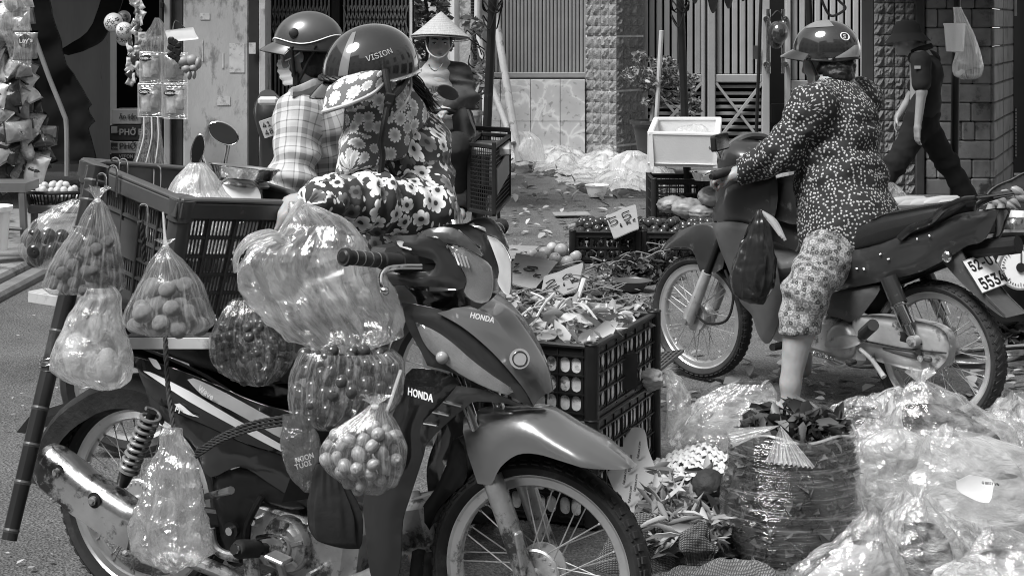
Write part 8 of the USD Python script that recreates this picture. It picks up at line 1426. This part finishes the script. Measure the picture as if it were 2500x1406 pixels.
for k, (e, s_) in enumerate((((1775, 1052), -1), ((1985, 1140), 1))):
    a = P(1905, 1038, 4.62); b0, b1 = (P(1772, 1048, 4.72), P(1790, 1092, 4.60)) if k == 0 else (P(1868, 1128, 4.46), P(1990, 1142, 4.47)); n = 90; rows_ = []
    for t in np.linspace(0, 1, 12): r = [lerp(a, lerp(b0, b1, s), t) + A([0, -.012, .010]) * math.sin(s * 60 + 5 * s * s) * (.2 + t) * .4 for s in np.linspace(0, 1, n)]; rows_.append(r)
    lb.part('gathered_handle', loft(A(rows_), (False, False), True, closed=False), m_film_c, smooth=True)
m_pb = film('pale_bag', .14, .84, 9, 6, .74, .07, .38, .64, .02, 14, crum=1., gz=.11); m_pb2 = film('hazy_bag', .08, .60, 11, 6, .72, .07, .42, .68, .018, 16, crum=1., gz=.11)
m_lump = mt('pale_waste', .38, .8, var=.35, vs=7, bump=.01, bs=16, dirt=.12, ds=5, dt=.56); m_lump_d = mt('dark_waste', .05, .7, var=.5, vs=7, bump=.01, bs=16, dirt=.2, ds=6, dt=.58)
heap = [('hazy bag of newspaper behind the leaf bag', [(934, 1788, 1882), (958, 1735, 1892), (1000, 1690, 1897), (1040, 1668, 1892), (1076, 1655, 1884), (1120, 1680, 1850)], 5.9, m_pb2, .5, m_lump), ('soft pale bag standing against the crate stack', [(902, 1622, 1640), (930, 1620, 1668), (980, 1622, 1690), (1030, 1622, 1680), (1070, 1620, 1655)], 5.55, m_pb, .5, None),
    ('low clear bag between the leaf bag and the dark bag', [(966, 2090, 2110), (982, 2040, 2150), (1010, 2015, 2160), (1050, 2020, 2170)], 6.0, m_pb2, .6, m_lump_d), ('large clear bag of dark refuse below the rear wheel', [(930, 2225, 2268), (955, 2190, 2335), (1000, 2166, 2415), (1050, 2160, 2476), (1100, 2190, 2490), (1150, 2240, 2470)], 5.65, m_pb2, .55, m_lump_d),
    ('upright pale bag touching the leaf bag', [(1044, 2165, 2205), (1078, 2098, 2262), (1150, 2092, 2262), (1220, 2098, 2225), (1275, 2110, 2190)], 5.2, m_pb, .55, m_lump), ('broad white bag with a paper slip at the right edge', [(1060, 2262, 2400), (1100, 2235, 2520), (1180, 2215, 2600), (1270, 2235, 2640), (1370, 2280, 2660), (1440, 2300, 2640)], 5.0, m_pb, .42, m_lump),
    ('pointed pale bag in the right foreground', [(1211, 2228, 2258), (1245, 2190, 2298), (1310, 2166, 2345), (1380, 2172, 2372), (1440, 2190, 2390)], 4.5, m_pb, .6, m_lump_d), ('slack pale bag at the bottom below the leaf bag', [(1246, 2108, 2150), (1290, 2060, 2168), (1350, 1965, 2198), (1420, 1900, 2215), (1480, 1900, 2215)], 4.4, m_pb2, .6, m_lump),
    ('bag cut off by the bottom edge at the right', [(1368, 2330, 2400), (1395, 2275, 2450), (1450, 2250, 2480)], 4.2, m_pb, .6, None), ('clear bag at the right edge behind the white bag', [(1000, 2430, 2470), (1030, 2400, 2500), (1080, 2410, 2560), (1130, 2420, 2580)], 5.8, m_pb2, .5, m_lump_d), ('flat clear sheet bag between the two dark bags', [(1020, 2120, 2150), (1050, 2080, 2220), (1090, 2060, 2260), (1120, 2080, 2240)], 5.5, m_pb2, .5, None), ('bag slumped at the lower right corner', [(1290, 2400, 2470), (1330, 2370, 2560), (1400, 2340, 2640), (1460, 2340, 2640)], 4.4, m_pb2, .6, m_lump)]
for i, (lab, rows_, D, mat, dp, core) in enumerate(heap):
    o, R = bag_shape(rows_, D, dp, n=56, m=96, pleat=.28, pf=1.2, crink=.018, cs=16, seed=200 + i); c = P((rows_[0][1] + rows_[0][2]) / 2, rows_[-1][0], D); t = Thing('rubbish_bag', lab, 'bag', c); t.part('film', o, mat, smooth=True); x0 = (rows_[0][1] + rows_[0][2]) / 2
    if core is not None: k_, _ = bag_shape([(lerp(r[0], rows_[-1][0], .18), lerp(r[1], (r[1] + r[2]) / 2, .24), lerp(r[2], (r[1] + r[2]) / 2, .24)) for r in rows_[1:]], D, dp * .85, n=30, m=60, pleat=.1, crink=.03, cs=7, seed=300 + i); t.part('contents', k_, core, smooth=True)
    if i in (3, 6): t.part('knot', knot_tail(x0, rows_[0][0] + 8, D, .035, .05, i), m_pb, smooth=True)
sl = Thing('paper_slip', 'white paper slip with a printed line inside the broad white bag', 'paper', P(2380, 1195, 4.62)); sl.part('sheet', px_prism([(2336, 1176), (2368, 1160), (2430, 1172), (2420, 1228), (2390, 1226), (2338, 1200)], 4.62, .002, 0, .02, 5), mt('slip_white', .8, .7, var=.04)); sl.part('print', text_on(P(2396, 1180, 4.58), (1, 0, -.12), (0, 0, 1), 'Q BEST VN', .007), m_pen)
for i, (pts, h, lab) in enumerate((((1640, 1850, 1130, 1010), .20, 'crumpled film lying between the crates and the leaf bag'), ((2060, 2330, 1180, 1020), .26, 'crumpled film filling the gap right of the leaf bag'), ((2150, 2500, 1330, 1130), .30, 'wide crumpled film across the middle of the rubbish heap'), ((2330, 2620, 1180, 1010), .26, 'crumpled film at the back right of the rubbish heap'), ((2080, 2420, 1460, 1290), .22, 'crumpled film along the bottom edge of the rubbish heap'))): crumple('plastic_litter', lab, pts, 0, 0, h, m_pb, 90 + i, 'plastic sheet', 64, 9.)
for i, (x, y, w, d, a, lab) in enumerate(((1232, 628, .34, .26, 20, 'flattened cardboard lying left of the 18 sign'), (1262, 612, .28, .2, -15, 'smaller flattened cardboard behind the 18 sign'), (1395, 528, .3, .16, 8, 'strip of flattened cardboard on the asphalt left of the tomatoes'), (1460, 762, .36, .22, -25, 'flattened cardboard behind the leaf crate'))): solo('cardboard_piece', box(Gp(x, y) + [0, 0, .012 + .004 * i], (w, d, .006), rotm([0, 0, 1], a) @ rotm([1, 0, 0], 3), .001), m_card, lab, 'cardboard')
# foam netting, printed paper, sacks, scraps
u, w = np.meshgrid(np.linspace(0, 1, 90), np.linspace(0, 1, 60)); u, w = u.ravel()[:, None], w.ravel()[:, None]; a, b, c, d = P(1566, 1100, 5.5), P(1770, 1075, 5.7), P(1795, 1160, 5.3), P(1600, 1150, 5.2); p = (a * (1 - u) + b * u) * (1 - w) + (d * (1 - u) + c * u) * w; ph2 = np.sin(u[:, 0] * 44 + w[:, 0] * 6) * np.sin(w[:, 0] * 34 - u[:, 0] * 5); p = p + np.stack([0 * ph2, 0 * ph2, .009 * ph2 + .06 * fbm(p * 6, 2, 3)], 1); f = grid_faces(60, 90); k = (ph2 > -.62) & (np.hypot(u[:, 0] - .5, (w[:, 0] - .5)) + .12 * fbm(p * 9, 2, 6) < .56); solo('foam_netting', MB().add(p, f[k[f].all(1)]), mt('white_foam_net', .5, .7, var=.08), 'white foam fruit netting spread between the crates and the leaf bag', 'netting', smooth=True)
fp_ = Thing('printed_paper', 'grey wrapping paper with printed web addresses beside the front mudguard', 'paper', P(1560, 1260, 5.0)); pts = [(1478, 1165), (1530, 1115), (1592, 1110), (1600, 1150), (1622, 1210), (1610, 1270), (1570, 1262), (1520, 1240)]; q_ = A([P(x, y, 5.1)[[0, 2]] for x, y in pts]); yy = lambda x, z: 5.08 + 1.6 * (np.asarray(z) - q_[:, 1].min()) + .025 * np.sin(np.asarray(x) * 16) + .012 * np.sin(np.asarray(z) * 40); fp_.part('sheet', sheet(spoly(q_, 3), .015, yy, -.002), mt('wrap_paper', .36, .7, var=.08), smooth=True)
for i, (x, y) in enumerate(((1530, 1200), (1546, 1180), (1556, 1215), (1540, 1235), (1572, 1160))): z_ = P(x, y, 5.1); fp_.part('print', text_on([z_[0], float(yy(z_[0], z_[2])) - .022, z_[2]], (.12, 0, 1), (-1, 0, .12), 'fahasa.com', .0075, .002), m_pen)
m_burlap = N('burlap', {'tc': ('texture_coordinate', {}), 'b1': ('wave_texture', {'scale': 70., 'distortion': 2., 'bands_direction': 'x'}), 'b2': ('wave_texture', {'scale': 70., 'distortion': 2., 'bands_direction': 'z'}), 'm': ('math', {'math_type': 'multiply'}), 'n': ('noise_texture', {'scale': 9., 'detail': 5.}), 'r': ('rgb_ramp', {'ramp': [(.0, g3(.05)), (.4, g3(.30)), (1, g3(.45))]}), 'r2': ('rgb_ramp', {'ramp': [(.3, g3(.6)), (.7, g3(1.2))]}), 'x': ('mix', {'mix_type': 'multiply', 'fac': 1.}), 'b': ('bump', {'distance': .006}), 'p': ('principled_bsdf', {'roughness': .95})}, [('tc.object', 'b1.vector'), ('tc.object', 'b2.vector'), ('tc.object', 'n.vector'), ('b1.fac', 'm.value1'), ('b2.fac', 'm.value2'), ('m.value', 'r.fac'), ('n.fac', 'r2.fac'), ('r.color', 'x.color1'), ('r2.color', 'x.color2'), ('x.color', 'p.base_color'), ('m.value', 'b.height'), ('b.normal', 'p.normal')], 'p.BSDF')
for i, (lab, rows_, D) in enumerate((('coarse woven sack with a frayed edge behind the front wheel', [(1250, 1560, 1572), (1262, 1535, 1600), (1280, 1500, 1625), (1330, 1455, 1650), (1400, 1448, 1660), (1470, 1450, 1660)], 4.75), ('gathered neck of a coarse woven sack beside the leaf bag', [(1272, 1708, 1718), (1284, 1685, 1738), (1300, 1655, 1755), (1340, 1650, 1765), (1380, 1660, 1755), (1410, 1640, 1770)], 4.55), ('coarse sack lying along the bottom edge below the leaf bag', [(1362, 1770, 1790), (1372, 1700, 1850), (1385, 1640, 1890), (1420, 1600, 1920), (1470, 1600, 1930)], 4.4))): o, R = bag_shape(rows_, D, .6, n=60, m=90, pleat=.3, crink=.03, cs=8, seed=400 + i, pl_n=9); t = Thing('woven_sack', lab, 'sack', P(rows_[0][1], rows_[-1][0], D)); t.part('cloth', o, m_burlap, smooth=True)
q = rs(94); sh_ = Thing('peelings_heap', 'heap of pale peelings and dark pods between the paper and the leaf bag', 'peelings', P(1680, 1290, 5.0))
for i in range(120): x, y = q.uniform(1580, 1765), q.uniform(1150, 1320); D = GD(y, .10) ; sh_.part('peeling', leaf_mesh([P(x, y, D) + [0, 0, q.uniform(-.01, .04)]], .10, q, .35, .22, .8), (m_leaf_p, m_leaf_p, m_scrap, m_leaf)[i % 4], smooth=60)
sh_.part('lower_layer', leaf_mesh([P(x, y, GD(y, .07)) + [0, 0, q.uniform(-.03, .02)] for x, y in zip(q.uniform(1560, 1770, 500), q.uniform(1140, 1330, 500))], .09, q, .5, .3), m_scrap, kind='stuff'); sh_.part('mound', loft([[P(1670, 1235, 5.15) * [1, 1, 0] + A([.16 * s * math.cos(a), .22 * s * math.sin(a), z]) for a in np.linspace(0, 6.283, 24, endpoint=False)] for s, z in ((1.1, 0), (1, .05), (.6, .09), (.1, .10))], uv=False), m_lump_d)
for i, (x, y, r) in enumerate(((1730, 1185, .05), (1745, 1215, .045), (1715, 1225, .035))): m = trimesh.creation.icosphere(3, 1.0); v = A(m.vertices); v = v * (1 + .1 * ridge(v * 5, 2, i))[:, None] * r; solo('bitter_gourd', MB().add(v + P(x, y, 5.0), m.faces), m_lump_d, ['knobbly dark fruit at the top of the peelings', 'knobbly dark fruit touching the leaf bag', 'small knobbly dark fruit among the peelings'][i], 'fruit', smooth=True)
# ---------------------------------------------------------------- the stall on the left
m_foil = [mt('foil_light', .55, .22, .3, var=.4, vs=9, bump=.004, bs=16), mt('foil_mid', .22, .2, .2, var=.5, vs=8, bump=.004, bs=16, dirt=.6, ds=12, dt=.58), mt('foil_dark', .07, .18, .1, var=.5, vs=8, bump=.004, bs=16, dirt=.55, ds=13, dt=.6), mt('foil_print', .35, .25, .1, var=.8, vs=18, bump=.004, bs=16, dirt=.06, ds=10, dt=.55)]
def pillow(w, h, d, seed=0):
    "puffed packet with flat crimped ends, lying in xz, bulging along y"
    u, v = np.meshgrid(np.linspace(-1, 1, 15), np.linspace(-1, 1, 19)); e = np.clip((1 - u ** 2), 0, 1) ** .45 * np.clip((1 - (v / .88) ** 2), 0, 1) ** .5; x = u * w / 2 * (1 - .10 * np.clip(1 - (v / .88) ** 2, 0, 1)); o = MB()
    for s in (-1, 1): p = np.stack([x, s * d / 2 * e, v * h / 2], -1).reshape(-1, 3); p = p + np.stack([0 * p[:, 0], s * .012 * ridge(p * 16 + seed, 2, seed) * e.ravel(), 0 * p[:, 0]], 1); o.add(p, grid_faces(19, 15))
    return o
protos = {}; q = rs(95); slots = []
for _ in range(1500):
    y = q.uniform(-40, 445); xm = np.interp(y, [-40, 20, 100, 160, 215, 265, 330, 400, 450], [62, 70, 72, 74, 85, 92, 128, 120, 70]); x = q.uniform(-25, xm - 14)
    if all((x - a) ** 2 / 15 ** 2 + (y - b) ** 2 / 17 ** 2 > 1 for a, b in slots): slots.append((x, y))
labs = ['pale snack packet hung in the left stall', 'grey printed snack packet hung in the left stall', 'dark snack packet hung in the left stall', 'mottled snack packet hung in the left stall']
for i, (x, y) in enumerate(slots):
    k = i % 4; c = P(x, y, 10.9 + q.uniform(-.12, .25) + (.1 if y > 400 else 0)); M = rotm([0, 1, 0], q.normal(0, 32)) @ rotm([0, 0, 1], q.normal(0, 28)) @ rotm([1, 0, 0], q.normal(-8, 14)); M[:3, :3] *= q.uniform(.85, 1.2)
    if k not in protos: t = Thing('snack_packet', labs[k], 'snack packet', c, M=M, group='snack packets in the left stall'); t.prim.GetAttribute('xformOp:transform').Set(mat4(c, M)); t.part('wrapper', pillow(.14, .185, .07, k), m_foil[k], smooth=True); t.part('label_band', pillow(.128, .075, .074, k), m_foil[(k + 2) % 4], smooth=True); protos[k] = t
    else: copy_of(protos[k], c, M, labs[k], 'snack packets in the left stall')
cp = P(62, 112, 10.6); ch_ = Thing('snack_packet', 'potato crisp packet with a round brand mark at the top of the left stall', 'snack packet', cp); ch_.part('wrapper', pillow(.17, .2, .07, 7).map(lambda v: v + cp), m_foil[1], smooth=True); ch_.part('round_mark', rod(cp + [.01, -.036, .03], cp + [.01, -.042, .03], .045, 24), m_foil[2]); ch_.part('lettering', text_on(cp + A([-.028, -.044, .018]), (1, 0, .08), (0, 0, 1), "Lay's", .026), m_white)
bag('plastic_bag', 'clear bag over the crisp packet at the top left', [(-20, 20, 40), (20, 0, 75), (60, -5, 78), (110, 10, 82), (150, 25, 80), (165, 50, 78)], 10.55, m_film_d, depth=.4, pleat=.2, crink=.015, cs=10, seed=61)
solo('dark_tarpaulin', px_prism([(72, -30), (110, -30), (150, 118), (165, 158), (226, 255), (213, 268), (231, 298), (214, 310), (236, 400), (150, 402), (80, 400), (84, 200)], 13.4, .03, 0, .10, 2), m_black, 'black tarpaulin hanging in torn tiers inside the shop', 'tarpaulin')
solo('dark_swag', px_prism([(252, -30), (310, -30), (262, 80), (232, 112), (165, 136), (150, 120), (196, 92), (226, 58)], 13.7, .03, 2, .05, 3), m_black, 'black cloth swag across the shop wall', 'cloth'); solo('shop_rod', tube(curve([P(84, 90, 13.0), P(120, 190, 13.0), P(154, 275, 13.0), P(162, 310, 13.0), P(163, 430, 13.0)], 5), .02, 8), m_steel_m, 'thin bent metal rod in front of the black tarpaulin', 'rod')
for i, (x, y, r, D) in enumerate(((277, 56, 23, 13.2), (303, 75, 20, 13.1), (303, 93, 19, 13.3), (302, 44, 17, 13.4))):
    c = P(x, y, D); rr = r * D / F; t = Thing('balloon', ['star printed balloon at the left of the cluster', 'star printed balloon in front of the cluster', 'star printed balloon at the bottom of the cluster', 'dim star printed balloon at the back of the cluster'][i], 'balloon', c, group='balloons in the shop'); t.part('skin', ball(c, (rr, rr, rr * 1.05), 3), mt('balloon_white', (.62, .62, .62, .2)[i], .25) if i < 3 else mt('balloon_dim', .2, .3), smooth=True); q2 = rs(i + 3)
    for k in range(9):
        d = A([math.cos(k * 2.4) * math.sqrt(k / 9), -1, math.sin(k * 2.4) * math.sqrt(k / 9)]); d = unit(d + q2.normal(0, .1, 3)); X = unit(np.cross(d, [0, .2, 1])); Y = np.cross(X, d); st_ = [[(1 if j % 2 == 0 else .5) * math.cos(j * math.pi / 5 + k), (1 if j % 2 == 0 else .5) * math.sin(j * math.pi / 5 + k)] for j in range(10)]; M = np.eye(4); M[:3, 0], M[:3, 1], M[:3, 2], M[:3, 3] = X, Y, np.cross(X, Y), c + d * rr * 1.0 - np.cross(X, Y) * .0; t.part('star', prism(sg.Polygon(st_).difference(sg.Point(0, 0).buffer(.35)), .3).map(lambda v: v * A([1, 1, .03]) * rr * .27).xf(M), m_blk)
m_ctn = mt('carton_grey', .22, .8, var=.12, vs=5)
for i, (y0, y1, dark, txt, sz) in enumerate(((268, 304, 0, 'Ăn liền', .035), (306, 344, 1, 'PHỞ BÒ', .05), (346, 375, 0, 'PHỞ BÒ', .05), (376, 392, 1, 'VIFON VỊ BÒ', .028), (393, 408, 1, '', .03))):
    t = Thing('carton', ['noodle carton on top of the stack in the shop', 'dark noodle carton, second from the top in the shop', 'grey noodle carton, third from the top in the shop', 'dark noodle carton, fourth from the top in the shop', 'lowest seen dark carton in the shop stack'][i], 'carton', P(305, y1, 13.9)); x0 = 268 + (4 if i == 0 else 0); t.part('box', slab(x0, y0, 345, y1, 13.8, .3, .006), mt('carton_dark', .03, .7) if dark else m_ctn)
    if txt: t.part('lettering', text_on(P(290, y0 + .62 * (y1 - y0), 13.79), (1, 0, 0), (0, 0, 1), txt, sz), m_ctn if dark else m_pen)
    if i in (1, 2): bdg = t.part('badge', slab(271, y0 + 3, 286, y0 + 20, 13.79, .01), m_pen if not dark else m_steel_m); t.part('badge_lettering', text_on(P(272.5, y0 + 17, 13.78), (1, 0, 0), (0, 0, 1), 'VIFON', .013), m_ctn, under=bdg)
# hanging pouches, card and toys by the pillar
t = Thing('pouch_sheet', 'hanging sheet of clear pouches with seasoning packets beside the pillar', 'hanging pouches', P(395, 290, 12.6))
for i, (x0, y0, x1, y1) in enumerate(((342, 128, 394, 202), (398, 130, 458, 203), (338, 205, 396, 286), (399, 206, 458, 290))):
    a, b = P(x0, y1, 12.6), P(x1, y0, 12.6); pch = t.part('pouch', pillow(b[0] - a[0], b[2] - a[2], .07, i).map(lambda v: v + (a + b) / 2), m_film_c, smooth=True); t.part('packet', pillow((b[0] - a[0]) * .42, (b[2] - a[2]) * .8, .04, i).map(lambda v: v + lerp(a, b, .32) + [-.0, .0, .05]), m_foil[(0, 1, 0, 0)[i]], smooth=True, under=pch); t.part('packet', pillow((b[0] - a[0]) * .4, (b[2] - a[2]) * .6, .05, i).map(lambda v: v + lerp(a, b, .66) + [.0, .0, -.03]), m_foil[(3, 2, 1, 3)[i]], smooth=True, under=pch)
    if i != 1: o = lerp(a, b, .32) + A([0, -.035, .115]); t.part('brand_oval', rod(o, o + [0, -.004, 0], .034, 20).map(lambda v: (v - o) * [1.5, 1, .75] + o), m_pen, under=pch); t.part('lettering', text_on(o + A([-.042, -.0055, -.008]), (1, 0, 0), (0, 0, 1), 'CHIN-SU', .017, .001), m_white, under=pch)
    t.part('seam', tube([P(x0, y0, 12.57), P(x1, y0 + 1, 12.57), P(x1, y1, 12.57), P(x0, y1 - 1, 12.57), P(x0, y0, 12.57)], .007, 6), m_film_w, under=pch)
t.part('cord', tube(curve([P(420, 85, 12.6), P(428, 50, 12.7), P(452, 70, 12.6)], 3), .004, 5), m_chromed)
solo('white_card', px_prism([(402, 75), (472, 67), (477, 82), (486, 96), (412, 104)], 12.45, .006, 0, .01), mt('card_white', .66, .7, var=.08), 'blank white card hanging above the seasoning pouches', 'card')
q = rs(96); fs = Thing('sachet_strip', 'long strip of shiny sachets hanging at the shop opening', 'sachets', P(330, 200, 12.7))
for i in range(30): c = P(331 + q.normal(0, 9) - (4 if i > 18 else 0), -25 + i * 7.7, 12.7); R = rotm([0, 0, 1], q.uniform(-50, 50)) @ rotm([0, 1, 0], q.uniform(-40, 40)); fs.part('sachet', pillow(.07, .08, .012, i).map(lambda v: v @ R[:3, :3].T + c), m_foil[(0, 1, 2, 0, 3)[i % 5]], smooth=True)
bag('plastic_bag', 'clear toy bag hanging above the pouches', [(44, 378, 388), (60, 368, 402), (90, 352, 410), (112, 342, 412), (130, 346, 408)], 12.5, m_film, depth=.4, pleat=.3, crink=.015, cs=9, seed=71); bag('plastic_bag', 'tall cone of clear film with cords below the pouches', [(288, 352, 388), (330, 340, 395), (370, 330, 402), (405, 324, 408), (420, 330, 400)], 12.5, m_film_d, depth=.5, pleat=.3, crink=.01, cs=9, seed=72)
for i, x in enumerate((352, 370, 385)): solo('hanging_cord', tube(curve([P(x, 286, 12.45), P(x - 2 + i * 2, 340, 12.45), P(330 + i * 24, 408, 12.45)], 5), .006, 6), mt('pale_cord', .5), ['left pale cord below the pouches', 'middle pale cord below the pouches', 'right pale cord below the pouches'][i], 'cord')
ty = Thing('toy_pack', 'pack of dark and grey plastic toys hanging in front of the pillar', 'toy', P(455, 170, 12.3))
for i, (x, y, a, b) in enumerate(((448, 150, 17, 13), (468, 148, 15, 14), (455, 168, 12, 11), (473, 166, 11, 10), (462, 184, 6, 12), (474, 182, 5, 12), (484, 155, 8, 14))): ty.part('toy', ball(P(x, y, 12.3), (a * .0032, .04, b * .0032), 2), m_steel_m, smooth=True)
for i in range(9): ty.part('toy_figure', box(P(418 + (i % 3) * 8, 100 + i * 5.5, 12.28), (.05, .03, .06), rotm([0, 1, 0], i * 40), .012), m_blk)
# stool, tub, bench, egg basket
st = Thing('plastic_stool', 'grey plastic stool at the left edge', 'stool', P(25, 590, 10.6)); m_stl = mt('stool_plastic', .10, .4, var=.15); a, b = P(-45, 448, 10.4), P(62, 470, 10.4); st.part('seat', box(((a[0] + b[0]) / 2, 10.55, (a[2] + b[2]) / 2), (b[0] - a[0], .3, b[2] - a[2]), bev=.015), m_stl)
for x in (-38, 54):
    for D in (10.42, 10.68): st.part('leg', bar(P(x, 465, D), P(x + (6 if x > 0 else -6), 592, D), .045, .035, up=(0, 1, 0), bev=.006), m_stl)
st.part('stretcher', bar(P(-38, 555, 10.42), P(58, 560, 10.42), .02, .05, up=(0, 1, 0), bev=.005), m_stl)
solo('white_tub', lathe([(0, 0), (.09, 0), (.11, .25), (.125, .25), (.125, .28), (.10, .27), (0, .1)], 28).map(lambda v: v + P(-18, 610, 10.2)), m_white, 'white plastic tub cut by the left edge', 'tub', smooth=40)
bn = Thing('low_bench', 'low wooden bench under the egg basket', 'bench', P(135, 560, 10.9)); bn.part('top', slab(66, 502, 210, 522, 10.7, .4, .01), mt('stall_wood', .16)); [bn.part('leg', slab(x, 520, x + 14, 575, 10.75, .05, .006), mt('stall_wood', .16)) for x in (74, 190)]
eb = Thing('egg_basket', 'oval slotted basket heaped with eggs in the left stall', 'basket', P(140, 505, 10.8)); c = P(140, 505, 10.85); ring_ = lambda s, z: [c + A([.215 * s * math.cos(a), .14 * s * math.sin(a), z]) for a in np.linspace(0, 6.283, 48, endpoint=False)]; eb.part('rim', tube(A(ring_(1, .105) + ring_(1, .105)[:1]), .012, 8, cap=False), m_blk); eb.part('base', loft([ring_(.85, 0), ring_(.86, .02)], uv=False), m_blk)
for i in range(48): eb.part('slat', tube([ring_(.87, .015)[i], ring_(.99, .105)[i]], .006, 5), m_blk)
pos = [c + A([x, y, z]) for z, r_ in ((.08, 1), (.115, .75), (.145, .42)) for x in np.arange(-.17, .18, .046) for y in np.arange(-.10, .11, .046) if (x / .19) ** 2 + (y / .12) ** 2 < r_ ** 2]; pos = [p + rs(int(i)).normal(0, .004, 3) for i, p in enumerate(pos)]
fruit('egg', pos, .0235, 'egg', 'egg', 'egg heaped in the oval basket of the left stall', 'eggs in the basket', 12, 1.22, mt('egg_shell', .45, .5, var=.08), stem=False)
